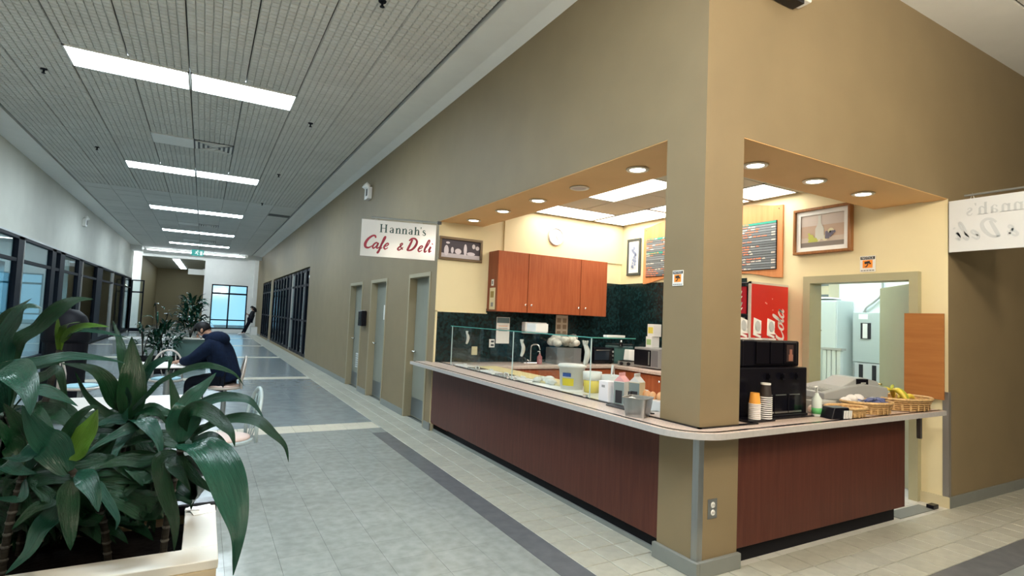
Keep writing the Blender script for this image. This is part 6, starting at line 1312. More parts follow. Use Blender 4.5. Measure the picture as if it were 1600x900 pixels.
('F',[(-3.261,-0.131,0.91),(-3.202,-0.157,0.92),(-3.138,-0.181,0.876),(-3.105,-0.188,0.823)],0.052,0),
('E',[(-3.045,-0.329,0.907),(-3.121,-0.263,0.903),(-3.196,-0.195,0.846),(-3.234,-0.148,0.783)],0.041,0),
('E',[(-3.066,-0.222,0.982),(-3.106,-0.142,0.961),(-3.143,-0.061,0.876),(-3.165,-0.08,0.779)],0.042,0),
('C',[(-3.167,-0.054,0.973),(-3.142,-0.015,0.975),(-3.114,0.023,0.943),(-3.102,0.07,0.915)],0.046,0),
('D',[(-3.265,-0.258,1.002),(-3.262,-0.213,0.995),(-3.255,-0.168,0.951),(-3.256,-0.118,0.91)],0.036,0),
('F',[(-2.983,-0.368,1.038),(-2.956,-0.401,1.052),(-2.928,-0.432,1.032),(-2.913,-0.457,1.016)],0.034,0),
('D',[(-3.142,-0.292,1.03),(-3.168,-0.293,1.037),(-3.192,-0.293,1.009),(-3.201,-0.302,0.985)],0.041,0),
('F',[(-3.116,-0.272,1.055),(-3.162,-0.266,1.065),(-3.206,-0.258,1.042),(-3.224,-0.265,1.025)],0.039,0),
('F',[(-3.016,-0.229,1.002),(-3.071,-0.23,1.018),(-3.121,-0.23,1.0),(-3.143,-0.247,0.988)],0.039,0),
('E',[(-3.245,-0.249,0.994),(-3.277,-0.245,1.01),(-3.306,-0.24,0.999),(-3.319,-0.245,0.993)],0.036,0),
('F',[(-3.094,-0.278,0.963),(-3.145,-0.215,0.965),(-3.195,-0.151,0.937),(-3.223,-0.099,0.913)],0.041,0),
('E',[(-3.03,-0.29,0.929),(-3.074,-0.29,0.946),(-3.116,-0.291,0.934),(-3.133,-0.305,0.927)],0.041,0),
('F',[(-2.864,-0.382,0.911),(-2.898,-0.344,0.912),(-2.93,-0.306,0.879),(-2.947,-0.276,0.851)],0.033,0),
('F',[(-3.131,-0.2,0.978),(-3.093,-0.218,0.991),(-3.054,-0.235,0.973),(-3.034,-0.241,0.959)],0.036,0),
('F',[(-3.051,-0.395,1.032),(-3.081,-0.354,1.032),(-3.11,-0.312,1.0),(-3.126,-0.277,0.971)],0.037,0),
('C',[(-3.187,-0.08,0.845),(-3.201,-0.002,0.858),(-3.212,-0.08,0.826),(-3.213,-0.08,0.801)],0.038,0),
('C',[(-3.078,-0.169,0.853),(-3.131,-0.118,0.858),(-3.182,-0.08,0.833),(-3.21,-0.08,0.813)],0.041,0),
('F',[(-3.187,-0.331,1.039),(-3.163,-0.321,1.045),(-3.135,-0.31,1.021),(-3.123,-0.292,1.001)],0.037,0),
('D',[(-3.245,-0.098,0.922),(-3.246,-0.098,0.926),(-3.244,-0.096,0.891),(-3.243,-0.095,0.86)],0.037,0),
('D',[(-3.177,-0.143,1.018),(-3.206,-0.171,1.043),(-3.231,-0.201,1.039),(-3.238,-0.24,1.04)],0.034,0),
('E',[(-3.156,-0.258,0.923),(-3.108,-0.289,0.939),(-3.058,-0.319,0.925),(-3.033,-0.336,0.914)],0.036,0),
('F',[(-2.969,-0.425,0.999),(-3.0,-0.375,0.993),(-3.03,-0.323,0.951),(-3.046,-0.279,0.913)],0.045,0),
('C',[(-2.927,-0.095,0.972),(-2.972,-0.119,0.997),(-3.013,-0.144,0.988),(-3.029,-0.182,0.985)],0.036,0),
('D',[(-2.878,-0.402,0.917),(-2.912,-0.354,0.914),(-2.945,-0.304,0.875),(-2.962,-0.264,0.84)],0.033,0),
('F',[(-3.23,-0.17,1.02),(-3.271,-0.19,1.041),(-3.308,-0.211,1.031),(-3.32,-0.246,1.027)],0.039,0),
('C',[(-3.175,-0.112,0.869),(-3.219,-0.028,0.857),(-3.262,-0.08,0.807),(-3.29,-0.08,0.761)],0.037,0),
('E',[(-3.335,-0.051,1.015),(-3.37,-0.05,1.028),(-3.402,-0.048,1.007),(-3.415,-0.058,0.993)],0.041,0),
('F',[(-3.196,-0.352,0.947),(-3.156,-0.343,0.952),(-3.113,-0.334,0.93),(-3.094,-0.312,0.911)],0.037,0),
('D',[(-3.165,-0.18,0.86),(-3.108,-0.233,0.886),(-3.05,-0.284,0.884),(-3.02,-0.32,0.886)],0.039,0),
('D',[(-2.976,-0.43,0.979),(-2.968,-0.436,0.984),(-2.956,-0.442,0.953),(-2.95,-0.445,0.925)],0.031,0),
('F',[(-3.251,-0.26,1.017),(-3.258,-0.277,1.024),(-3.262,-0.292,0.993),(-3.261,-0.311,0.966)],0.04,0),
('E',[(-3.061,-0.206,1.001),(-3.047,-0.254,1.014),(-3.03,-0.301,0.986),(-3.019,-0.345,0.964)],0.043,0),
('D',[(-3.207,-0.244,0.958),(-3.237,-0.211,0.953),(-3.265,-0.176,0.907),(-3.279,-0.149,0.865)],0.035,0),
('F',[(-2.899,-0.29,0.936),(-2.916,-0.342,0.957),(-2.929,-0.394,0.94),(-2.932,-0.452,0.93)],0.034,0),
('F',[(-3.081,-0.251,1.001),(-3.051,-0.252,1.013),(-3.018,-0.253,0.997),(-3.002,-0.244,0.984)],0.046,0),
('E',[(-3.322,-0.074,0.943),(-3.258,-0.177,0.975),(-3.195,-0.277,0.975),(-3.158,-0.363,0.98)],0.046,0),
('D',[(-3.16,-0.302,0.928),(-3.163,-0.269,0.917),(-3.163,-0.235,0.863),(-3.164,-0.201,0.812)],0.045,0),
('F',[(-2.885,-0.364,1.059),(-2.923,-0.35,1.073),(-2.958,-0.336,1.057),(-2.975,-0.332,1.047)],0.034,0),
('D',[(-3.092,-0.189,0.919),(-3.032,-0.298,0.96),(-2.974,-0.405,0.972),(-2.943,-0.497,0.989)],0.04,0),
('E',[(-3.155,-0.197,0.954),(-3.102,-0.247,0.978),(-3.048,-0.295,0.974),(-3.02,-0.329,0.972)],0.038,0),
('F',[(-3.042,-0.339,1.07),(-3.005,-0.372,1.079),(-2.966,-0.404,1.051),(-2.945,-0.426,1.027)],0.036,0),
('F',[(-3.275,-0.147,0.999),(-3.271,-0.147,1.001),(-3.265,-0.146,0.963),(-3.261,-0.143,0.928)],0.045,0),
('D',[(-3.177,-0.344,0.985),(-3.194,-0.325,0.986),(-3.209,-0.305,0.951),(-3.216,-0.289,0.921)],0.033,0),
('C',[(-3.153,0.043,0.899),(-3.131,0.003,0.91),(-3.107,-0.037,0.876),(-3.092,-0.08,0.847)],0.043,0),
('F',[(-3.127,-0.347,0.954),(-3.106,-0.316,0.95),(-3.082,-0.284,0.913),(-3.072,-0.245,0.879)],0.035,0),
('D',[(-3.116,-0.28,0.91),(-3.135,-0.255,0.908),(-3.152,-0.228,0.867),(-3.161,-0.205,0.83)],0.04,0),
('C',[(-3.251,-0.048,0.943),(-3.296,0.049,0.923),(-3.34,0.149,0.858),(-3.371,-0.08,0.795)],0.053,0),
('D',[(-3.234,-0.308,0.939),(-3.22,-0.303,0.939),(-3.202,-0.298,0.901),(-3.194,-0.288,0.866)],0.032,0),
('F',[(-3.071,-0.271,1.037),(-3.053,-0.274,1.034),(-3.032,-0.276,0.987),(-3.02,-0.272,0.943)],0.035,0),
('F',[(-3.184,-0.142,0.953),(-3.216,-0.168,0.979),(-3.245,-0.195,0.978),(-3.254,-0.232,0.982)],0.033,0),
('F',[(-3.231,-0.142,1.02),(-3.199,-0.143,1.03),(-3.165,-0.142,1.007),(-3.149,-0.132,0.987)],0.04,0),
('F',[(-3.199,-0.224,0.892),(-3.177,-0.224,0.895),(-3.152,-0.224,0.863),(-3.14,-0.217,0.833)],0.036,0),
('F',[(-3.287,-0.239,0.956),(-3.332,-0.179,0.954),(-3.376,-0.117,0.923),(-3.404,-0.065,0.896)],0.034,0),
('F',[(-3.159,-0.234,1.005),(-3.142,-0.217,1.005),(-3.122,-0.199,0.968),(-3.113,-0.175,0.935)],0.036,0),
('F',[(-3.137,-0.175,1.033),(-3.169,-0.212,1.061),(-3.196,-0.25,1.062),(-3.204,-0.299,1.069)],0.037,0),
('E',[(-3.157,-0.297,0.953),(-3.109,-0.288,0.96),(-3.057,-0.28,0.941),(-3.032,-0.256,0.924)],0.039,0),
('C',[(-3.234,-0.023,0.863),(-3.256,0.022,0.857),(-3.276,-0.08,0.812),(-3.289,-0.08,0.77)],0.039,0),
('E',[(-3.156,-0.306,1.056),(-3.126,-0.321,1.062),(-3.094,-0.335,1.032),(-3.077,-0.341,1.005)],0.038,0),
('F',[(-3.116,-0.217,0.916),(-3.147,-0.225,0.934),(-3.175,-0.233,0.923),(-3.186,-0.251,0.916)],0.032,0),
('F',[(-3.185,-0.196,0.891),(-3.147,-0.201,0.899),(-3.106,-0.206,0.875),(-3.086,-0.199,0.853)],0.041,0),
('C',[(-3.191,-0.054,0.904),(-3.196,-0.053,0.91),(-3.197,-0.051,0.878),(-3.197,-0.05,0.85)],0.036,0),
('C',[(-3.279,-0.053,0.854),(-3.235,-0.032,0.853),(-3.186,-0.08,0.819),(-3.164,-0.08,0.787)],0.04,0),
('E',[(-2.919,-0.485,0.944),(-2.955,-0.399,0.934),(-2.991,-0.312,0.895),(-3.014,-0.234,0.86)],0.038,0),
('F',[(-3.156,-0.228,0.966),(-3.118,-0.228,0.973),(-3.078,-0.228,0.948),(-3.058,-0.217,0.926)],0.04,0),
('E',[(-2.917,-0.365,1.053),(-2.969,-0.386,1.078),(-3.016,-0.407,1.075),(-3.035,-0.444,1.079)],0.036,0),
('E',[(-3.272,-0.239,0.991),(-3.222,-0.25,1.002),(-3.17,-0.261,0.987),(-3.145,-0.256,0.974)],0.043,0),
('C',[(-3.222,0.041,0.931),(-3.274,0.02,0.956),(-3.321,-0.001,0.949),(-3.337,-0.04,0.948)],0.047,0),
('C',[(-3.145,-0.039,0.865),(-3.119,-0.03,0.864),(-3.091,-0.08,0.82),(-3.077,-0.08,0.779)],0.043,0),
('F',[(-2.925,-0.41,1.03),(-2.895,-0.424,1.041),(-2.863,-0.437,1.021),(-2.846,-0.442,1.003)],0.046,0),
('C',[(-2.911,-0.244,0.933),(-2.88,-0.239,0.935),(-2.845,-0.233,0.9),(-2.827,-0.219,0.868)],0.048,0),
('E',[(-2.89,-0.427,0.948),(-2.903,-0.432,0.955),(-2.914,-0.436,0.924),(-2.919,-0.444,0.897)],0.046,0),
('E',[(-3.037,-0.303,1.065),(-3.072,-0.282,1.07),(-3.105,-0.26,1.04),(-3.121,-0.248,1.015)],0.033,0),
('C',[(-3.245,-0.08,0.8),(-3.257,-0.08,0.791),(-3.266,-0.08,0.74),(-3.271,-0.08,0.74)],0.052,0),
]
# ================================================================== PLANTER + FOREGROUND PLANTS
ply = mat('planter_top_white', (.66, .65, .60), .4, noise=.05, nscale=8); plx = wood('planter_edge_wood', (.48, .40, .27), (.56, .47, .33), 2, .5, 'X')
t = thing('planter_box', 'long white planter box with pale wood edge in the near left corner', 'planter', (-3.6, -.25, 0))
PX0, PX1, PY0, PY1, PZ = -4.9, -2.70, -.545, -.02, .80
part('rim_front', M(t).box(PX0, PX1, PY0, PY0+.115, PZ-.028, PZ), ply, t, bevel=.002, seg=1); part('rim_right', M(t).box(PX1-.10, PX1, PY0+.116, PY1, PZ-.028, PZ), ply, t, bevel=.002, seg=1)
part('rim_back', M(t).box(PX0, PX1+.005, PY1, PY1+.07, PZ-.028, PZ+.012), blackp, t, bevel=.004, seg=1, label='back rim coloured black for its shade')  # back rim blackened: its shade is put into the colour
part('edge_strip', M(t).box(PX0, PX1-.004, PY0-.004, PY0+.010, PZ-.055, PZ-.028), plx, t); part('side_panel', M(t).box(PX0, PX1-.02, PY0+.015, PY0+.03, .0, PZ-.05).box(PX1-.035, PX1-.02, PY0+.015, PY1+.05, 0, PZ-.028).box(PX0, PX1-.02, PY1+.03, PY1+.045, 0, PZ-.028), plx, t)
part('foil_liner', M(t).obox((-2.745, -.08, PZ+.004), .075, .07, .004, .3, .12).obox((-2.77, -.06, PZ+.006), .05, .05, .004, -.3, -.1), plastic_w, t, label='crumpled pale liner at the corner')
soilm = mat('shaded_soil', (.004, .003, .003), .95, noise=.5, nscale=40, bump=.8, bscale=50, spec=.05)  # near-black soil, the shade under the foliage put into its colour
part('soil', M(t).box(PX0, PX1-.09, PY0+.10, PY1, PZ-.12, PZ-.06), soilm, t)
def leafmat(name, c1, c2, rough=.28):
    m = mat(name, c1, rough, bump=0, spec=.30); nt = m.node_tree; b = nt.nodes['Principled BSDF']; L = nt.links.new
    uv = nt.nodes.new('ShaderNodeUVMap'); mp = nt.nodes.new('ShaderNodeMapping'); mp.inputs['Scale'].default_value = (3.2, .12, 1)
    n = nt.nodes.new('ShaderNodeTexNoise'); n.inputs['Scale'].default_value = 4; n.inputs['Detail'].default_value = 4; n.inputs['Roughness'].default_value = .7
    r = nt.nodes.new('ShaderNodeMixRGB'); r.inputs[1].default_value = (*c1, 1); r.inputs[2].default_value = (*c2, 1)
    L(uv.outputs[0], mp.inputs[0]); L(mp.outputs[0], n.inputs['Vector']); L(n.outputs['Fac'], r.inputs[0]); L(r.outputs[0], b.inputs['Base Color'])
    bp = nt.nodes.new('ShaderNodeBump'); bp.inputs['Strength'].default_value = .8; bp.inputs['Distance'].default_value = .006; L(n.outputs['Fac'], bp.inputs['Height']); L(bp.outputs[0], b.inputs['Normal'])
    return m
LM_ = [leafmat('leaf_dark_green', (.0015, .015, .007), (.006, .040, .014), .18), leafmat('leaf_glossy_teal', (.002, .022, .015), (.015, .072, .047), .14), leafmat('leaf_yellow_green', (.028, .095, .008), (.075, .16, .016), .28)]
def leaf_mesh(pts, W, nrm, mi, fold=.22):
    """curved strap leaf through 3-D points; nrm is the rough face normal"""
    Q = smooth_pts(pts, 5); n = len(Q); vs = []; uvs = []; nrm = Vector(nrm)
    prevw = None
    for i, p in enumerate(Q):
        p = Vector(p); tv = (Vector(Q[min(i+1, n-1)])-Vector(Q[max(i-1, 0)])).normalized()
        wv = nrm.cross(tv)
        if wv.length < .15 and prevw: wv = prevw.copy()
        wv.normalize()
        if prevw is not None and wv.dot(prevw) < 0: wv.negate()
        if prevw is not None: wv = (wv*.5+prevw*.5).normalized()
        prevw = wv; up = tv.cross(wv)
        if up.dot(nrm) < 0: up.negate()
        s = i/(n-1)
        k = (.28+.72*math.sin(PI/2*min(1, s/.36))) if s < .36 else max(.02, 1-((s-.36)/.64)**1.55)
        h = W/2*k
        for j in range(5):
            u = (j-2)/2
            wob = .10*W*math.sin(s*10+u*2.2)*abs(u)
            vs.append(tuple(p+wv*(h*u)+up*(fold*h*abs(u)+wob*k))); uvs.append((j/4, s*len(pts)))
    fs = [(i*5+j, i*5+j+1, (i+1)*5+j+1, (i+1)*5+j) for i in range(n-1) for j in range(4)]
    me = bpy.data.meshes.new('leaf'); me.from_pydata(vs, [], fs); me.update(); uvl = me.uv_layers.new(name='UVMap')
    for lp in me.loops: uvl.data[lp.index].uv = uvs[lp.vertex_index]
    me.polygons.foreach_set('use_smooth', [True]*len(me.polygons)); me.materials.append(LM_[mi]); return me
plants = {}
desc = {'A': 'tall broad-leaved plant at the left edge of the planter', 'B': 'small plant with yellow-green young leaves behind the others', 'C': 'plant with upright dark leaves in the middle of the planter', 'D': 'arching plant at the planter right end drooping over the rim', 'E': 'low plant with one yellow-green blade near the front of the planter', 'F': 'low dark plant in the front left of the planter'}
bark = mat('ringed_stem', (.018, .016, .013), .7, noise=.6, nscale=60, stretch=(.2, .2, 1.5), spec=.1)
ringm = mat('stem_ring_pale', (.045, .043, .036), .8)
for k, c in CROWNS.items():
    bx, by = c[0]+(.10 if k in 'AE' else -.03), min(c[1]-.02, -.12)
    if k == 'E': by = -.33
    p = thing('leafy_plant', desc[k]+', glossy strap leaves', 'plant', (bx, by, PZ-.06), group='strap-leaved plants of the near planter')
    pts = smooth_pts([(0, 0, 0), ((c[0]-bx)*.3, (c[1]-by)*.3, (c[2]-PZ+.06)*.55), (c[0]-bx, c[1]-by, c[2]-PZ+.06)])
    part('stem', M().tube(pts, .010, 8), bark, p, smooth=True)
    rm_ = M()
    for q in pts[1:-1]: rm_.lathe([(.0105, -.004), (.0125, 0), (.0105, .004)], q, 8)
    part('stem_rings', rm_, ringm, p)['kind'] = 'stuff'; plants[k] = p
rr = random.Random(5)
for (k, pts, W, tone) in LEAVES:
    p = plants[k]; o = WL[p.name]; c = Vector(CROWNS[k])
    P_ = [Vector(q) for q in pts]
    if (P_[0]-c).length > .05 and (P_[0]-c).length < .5: P_ = [c+(P_[0]-c)*.15+Vector((0, 0, -.02))]+P_
    nrm = (rr.uniform(-.35, .35), -.75, rr.uniform(.35, .9))
    part('leaf', leaf_mesh([tuple(q-o) for q in P_], W*1.05, nrm, tone), None, p)
# ================================================================== TABLES AND CHAIRS
tabw = mat('table_laminate', (.72, .70, .68), .3, noise=.03, nscale=6); tubem = mat('chair_tube_pale', (.52, .46, .42), .35, .1); tubeb = mat('chair_tube_blue', (.45, .54, .56), .3, .1)
cush_p = mat('cushion_pink', (.66, .52, .48), .6); cush_b = mat('cushion_blue', (.30, .52, .62), .6); postm = mat('post_grey', (.30, .33, .34), .35, .6)
def table(label, x, y, rz, sx=.78, sy=.78):
    t = thing('cafe_table', label, 'table', (x, y, 0), rz)
    part('tabletop', M().box(-sx/2, sx/2, -sy/2, sy/2, .722, .74), tabw, t, bevel=.01); part('edge', M().box(-sx/2-.002, sx/2+.002, -sy/2-.002, sy/2+.002, .705, .723), blackm, t, bevel=.006, seg=1)
    part('pedestal', M().cyl((0, 0, .03), (0, 0, .705), .04, n=14), postm, t); part('foot', M().obox((0, 0, .02), .6, .08, .04).obox((0, 0, .02), .08, .6, .04), postm, t, bevel=.01); return t
table('white square table where the hunched person sits', -3.15, 6.45, .05); table('white square table right behind the near planter', -3.32, 3.05, .03, 1.15, .8)
def chair(label, x, y, rz, tube_, cush, group='loop-backed cafe chairs', solid=False):
    t = thing('cafe_chair', label, 'chair', (x, y, 0), rz, group)     # faces +x locally, back at -x
    hoop = [(-.20, -.19, .44)]+[(-.20-.05*math.sin(PI*i/14), -.19*math.cos(PI*i/14), .60+.27*math.sin(PI*i/14)) for i in range(15)]+[(-.20, .19, .44)]
    part('back_hoop', M().tube(hoop, .015, 8), tube_, t, smooth=True)
    if solid: part('back_panel', M().add([(-.205-.05*math.sin(PI*i/14), -.175*math.cos(PI*i/14), .60+.245*math.sin(PI*i/14)) for i in range(15)]+[(-.20, .175, .60), (-.2, -.175, .60)], [tuple(range(17))]), glass('chair_clear', (.80, .90, .92), .3), t)
    for k in (-1, 0, 1): part('spindle', M().tube([(-.19, .05*k, .45), (-.235, .10*k, .62), (-.25, .09*k, .84-.03*abs(k))], .007, 6), tube_, t, smooth=True)
    part('seat', M().lathe([(1e-5, .425), (.20, .425), (.215, .435), (.215, .45), (.20, .458), (1e-5, .458)], n=28), tube_, t, smooth=False); part('cushion', M().lathe([(.195, .458), (.19, .475), (.15, .485), (1e-5, .487)], n=28), cush, t, smooth=True)
    part('post', M().cyl((0, 0, .02), (0, 0, .425), .032, n=12), postm, t); part('foot_plate', M().lathe([(1e-5, 0), (.19, 0), (.19, .012), (.04, .03)], n=24), postm, t); return t
chair('pale tan loop-backed chair under the person in the navy hoodie', -2.46, 6.2, PI, tubem, cush_p)
chair('clear pale blue chair with pink cushion right behind the planter', -2.56, 2.78, PI+.15, tubeb, cush_p, solid=True)
chair('tan loop-backed chair across the table from the hunched person', -3.20, 7.15, -PI/2, tubem, cush_b); chair('loop-backed chair with pale blue cushion seen between the near leaves', -4.10, 6.45, 0, tubem, cush_b)
chair('loop-backed chair at the left side of the nearest table', -4.12, 3.05, 0, tubeb, cush_b)
# ================================================================== PEOPLE
def skin_mesh(J, E, root, sub=2):
    """J: name -> (xyz, radius); E: pairs"""
    names = list(J); idx = {n: i for i, n in enumerate(names)}
    me = bpy.data.meshes.new('figure'); me.from_pydata([J[n][0] for n in names], [(idx[a], idx[b]) for a, b in E], []); me.update()
    o = link('figure', me); sk = o.modifiers.new('skin', 'SKIN'); sk.use_smooth_shade = True
    for n in names:
        r = J[n][1]; v = me.skin_vertices[0].data[idx[n]]; v.radius = (r, r) if not isinstance(r, tuple) else r; v.use_root = n == root
    s = o.modifiers.new('sub', 'SUBSURF'); s.levels = sub; s.render_levels = sub
    dg = bpy.context.evaluated_depsgraph_get(); out = bpy.data.meshes.new_from_object(o.evaluated_get(dg)); bpy.data.objects.remove(o); bpy.data.meshes.remove(me)
    out.materials.clear(); return out
skinm = mat('skin', (.42, .24, .17), .5); hairm = mat('black_hair', (.006, .0055, .007), .5, spec=.2, noise=.4, nscale=70, bump=.6, bscale=120)
navy = mat('navy_fabric', (.004, .010, .030), .9, spec=.15, noise=.25, nscale=25, bump=.3, bscale=60); jean = mat('dark_trousers', (.005, .007, .014), .9, spec=.15); shoew = mat('white_shoe', (.62, .64, .66), .5)
def person(label, loc, rz, K, coat, shoe, hooded, hair_long=False, bulk=1.0):
    """K: joint positions in metres, local; builds body, coat, trousers, hair, shoes"""
    t = thing('person', label, 'person', loc, rz)
    V = lambda a, b, s: tuple(Vector(K[a]).lerp(Vector(K[b]), s))
    J = {'pelvis': (K['pelvis'], .125), 'waist': (V('pelvis', 'chest', .5), .115), 'chest': (K['chest'], .135), 'neck': (K['neck'], .052), 'head0': (V('neck', 'head', .5), .060), 'head': (K['head'], .092), 'crown': (tuple(Vector(K['head'])+(Vector(K['head'])-Vector(K['neck'])).normalized()*.085), .066)}
    E = [('pelvis', 'waist'), ('waist', 'chest'), ('chest', 'neck'), ('neck', 'head0'), ('head0', 'head'), ('head', 'crown')]
    for s in 'LR':
        J['sh'+s] = (K['sh'+s], .062); J['el'+s] = (K['el'+s], .044); J['wr'+s] = (K['wr'+s], .029)
        d = (Vector(K['wr'+s])-Vector(K['el'+s])).normalized(); side = d.cross(Vector((0, 0, 1))).normalized()
        J['pa'+s] = (tuple(Vector(K['wr'+s])+d*.06), (.040, .022))
        E += [('chest', 'sh'+s), ('sh'+s, 'el'+s), ('el'+s, 'wr'+s), ('wr'+s, 'pa'+s)]
        for f in range(4):
            b = Vector(J['pa'+s][0])+d*.025+side*(.024*(f-1.5)); L_ = (.060, .070, .066, .050)[f]
            J['f%d%s' % (f, s)] = (tuple(b+d*.01), .010); J['g%d%s' % (f, s)] = (tuple(b+d*L_*.6+Vector((0, 0, -.012))), .0085); J['h%d%s' % (f, s)] = (tuple(b+d*L_+Vector((0, 0, -.035))), .007)
            E += [('pa'+s, 'f%d%s' % (f, s)), ('f%d%s' % (f, s), 'g%d%s' % (f, s)), ('g%d%s' % (f, s), 'h%d%s' % (f, s))]
        sg = 1 if s == 'L' else -1
        J['t'+s] = (tuple(Vector(K['wr'+s])+d*.04+side*.045*sg), .011); J['u'+s] = (tuple(Vector(K['wr'+s])+d*.085+side*.055*sg), .009); E += [('wr'+s, 't'+s), ('t'+s, 'u'+s)]
        J['hp'+s] = (K['hp'+s], .088); J['kn'+s] = (K['kn'+s], .060); J['ca'+s] = (V('kn'+s, 'an'+s, .3), .054); J['an'+s] = (K['an'+s], .038); J['to'+s] = (K['to'+s], .034)
        E += [('pelvis', 'hp'+s), ('hp'+s, 'kn'+s), ('kn'+s, 'ca'+s), ('ca'+s, 'an'+s), ('an'+s, 'to'+s)]
    part('body', skin_mesh(J, E, 'pelvis'), skinm, t, smooth=True)
    # coat: torso and sleeves, a little larger than the body, ending at wrists and neck
    C_ = {'hem': (V('pelvis', 'chest', -.12), .175*bulk), 'waist': (V('pelvis', 'chest', .42), .165*bulk), 'chest': (K['chest'], .178*bulk), 'yoke': (V('chest', 'neck', .62), .115*bulk)}
    Ec = [('hem', 'waist'), ('waist', 'chest'), ('chest', 'yoke')]
    for s in 'LR':
        C_['sh'+s] = (K['sh'+s], .092*bulk); C_['el'+s] = (K['el'+s], .070*bulk); C_['cu'+s] = (V('el'+s, 'wr'+s, .92), .050*bulk); Ec += [('chest', 'sh'+s), ('sh'+s, 'el'+s), ('el'+s, 'cu'+s)]
    coat_o = part('jacket', skin_mesh(C_, Ec, 'waist'), coat, t, smooth=True)
    if hooded:
        nk = Vector(K['neck']); bk = Vector(K['back'])
        m = M(); c = nk+bk*.085+Vector((0, 0, -.01)); m.ball(c, .155, .185, .12, 16, 10); part('hood', m, coat, coat_o, smooth=True)
        cr = M(); cr.tube([tuple(nk+Vector((math.cos(a)*.085, math.sin(a)*.10, .0+.02*math.sin(a)))) for a in [2*PI*i/14 for i in range(14)]], .03, 8, closed=True); part('collar', cr, coat, coat_o, smooth=True)
    Tr = {'pelvis': (V('pelvis', 'chest', -.05), .145)}; Et = []
    for s in 'LR': Tr['hp'+s] = (K['hp'+s], .104); Tr['kn'+s] = (K['kn'+s], .076); Tr['ca'+s] = (V('kn'+s, 'an'+s, .3), .068); Tr['an'+s] = (V('kn'+s, 'an'+s, .94), .056); Et += [('pelvis', 'hp'+s), ('hp'+s, 'kn'+s), ('kn'+s, 'ca'+s), ('ca'+s, 'an'+s)]
    part('trousers', skin_mesh(Tr, Et, 'pelvis'), jean, t, smooth=True)
    for s in 'LR':
        a, b = Vector(K['an'+s]), Vector(K['to'+s]); d = (b-a); d.z = 0; d.normalize()
        sm = M(); sm.tube([tuple(Vector((a.x, a.y, .045))-d*.06), tuple(Vector((a.x, a.y, .052))), tuple(Vector((b.x, b.y, .045))), tuple(Vector((b.x, b.y, .04))+d*.06)], [.035, .05, .045, .03], 10); part('shoe', sm, shoe, t, smooth=True)
    # hair, ears, face
    hd = Vector(K['head']); fwd = Vector(K['face']).normalized(); upv = (hd-Vector(K['neck'])).normalized(); sd = fwd.cross(upv).normalized(); upv = sd.cross(fwd).normalized()
    hm = M(); vs = []
    R = Matrix((sd, fwd, upv)).transposed()
    tmp = M(); tmp.ball((0, 0, 0), .100, .112, .112, 20, 14)
    keep = lambda v: not (v[1] > .035 and v[2] < .045) and v[2] > -.075
    ids = [i for i, v in enumerate(tmp.v) if keep(v)]; mp_ = {i: n for n, i in enumerate(ids)}
    hm.add([tuple(hd+upv*.045+R @ (Vector(tmp.v[i])*(1+.03*math.sin(i*1.7)))) for i in ids], [tuple(mp_[i] for i in f) for f in tmp.f if all(i in mp_ for i in f)])
    h_o = part('hair', hm, hairm, t, smooth=True); so_ = h_o.modifiers.new('thick', 'SOLIDIFY'); so_.thickness = .012
    if hair_long: part('long_hair', M().tube([tuple(hd+upv*.03-fwd*.05), tuple(hd-upv*.12-fwd*.075), tuple(hd-upv*.26-fwd*.07)], [.10, .10, .06], 12), hairm, t, smooth=True)
    fm_ = M()
    for s in (-1, 1): fm_.ball(hd+sd*.093*s+upv*.005-fwd*.005, .016, .024, .032, 8, 6)
    fm_.tube([tuple(hd+fwd*.090+upv*.04), tuple(hd+fwd*.118+upv*.0), tuple(hd+fwd*.098-upv*.012)], [.010, .016, .012], 8); part('ears_and_nose', fm_, skinm, t, smooth=True)
    em = M()
    for s in (-1, 1): em.ball(hd+fwd*.090+sd*.034*s+upv*.03, .011, .011, .008, 8, 6)
    part('eyes', em, inkblack, t, smooth=True); part('mouth', M().tube([tuple(hd+fwd*.091-upv*.045-sd*.022), tuple(hd+fwd*.097-upv*.045), tuple(hd+fwd*.091-upv*.045+sd*.022)], .006, 6), mat('lips', (.32, .13, .11), .5), t, smooth=True)
    return t
# hunched person: faces local +x (world -x), leaning on the table
seat = {'pelvis': (.0, 0, .555), 'chest': (.155, 0, .955), 'neck': (.27, 0, 1.13), 'head': (.37, .0, 1.205), 'face': (.75, .12, -.75), 'back': Vector((-1, 0, -.25)),
        'shL': (.185, .185, 1.03), 'elL': (.40, .25, .815), 'wrL': (.60, .13, .79), 'shR': (.185, -.185, 1.03), 'elR': (.42, -.24, .815), 'wrR': (.62, -.10, .79),
        'hpL': (.07, .10, .545), 'knL': (.47, .13, .53), 'anL': (.44, .14, .085), 'toL': (.58, .15, .04), 'hpR': (.07, -.10, .545), 'knR': (.47, -.13, .53), 'anR': (.44, -.14, .085), 'toR': (.58, -.15, .04)}
person('person in a dark navy hooded jacket hunched over the white table', (-2.42, 6.2, 0), PI-.45, seat, navy, blackm, True, bulk=1.16)
lean = {'pelvis': (-.10, 0, .86), 'chest': (.0, 0, 1.22), 'neck': (.02, 0, 1.40), 'head': (-.02, 0, 1.51), 'face': (-.8, 0, -.45), 'back': Vector((1, 0, 0)),
        'shL': (.0, -.19, 1.32), 'elL': (-.06, -.24, 1.06), 'wrL': (-.24, -.12, 1.15), 'shR': (.0, .19, 1.32), 'elR': (-.06, .24, 1.06), 'wrR': (-.24, .10, 1.17),
        'hpL': (-.12, -.09, .84), 'knL': (-.30, -.10, .47), 'anL': (-.50, -.10, .09), 'toL': (-.64, -.12, .04), 'hpR': (-.10, .09, .84), 'knR': (-.24, .10, .46), 'anR': (-.36, .09, .09), 'toR': (-.50, .10, .04)}
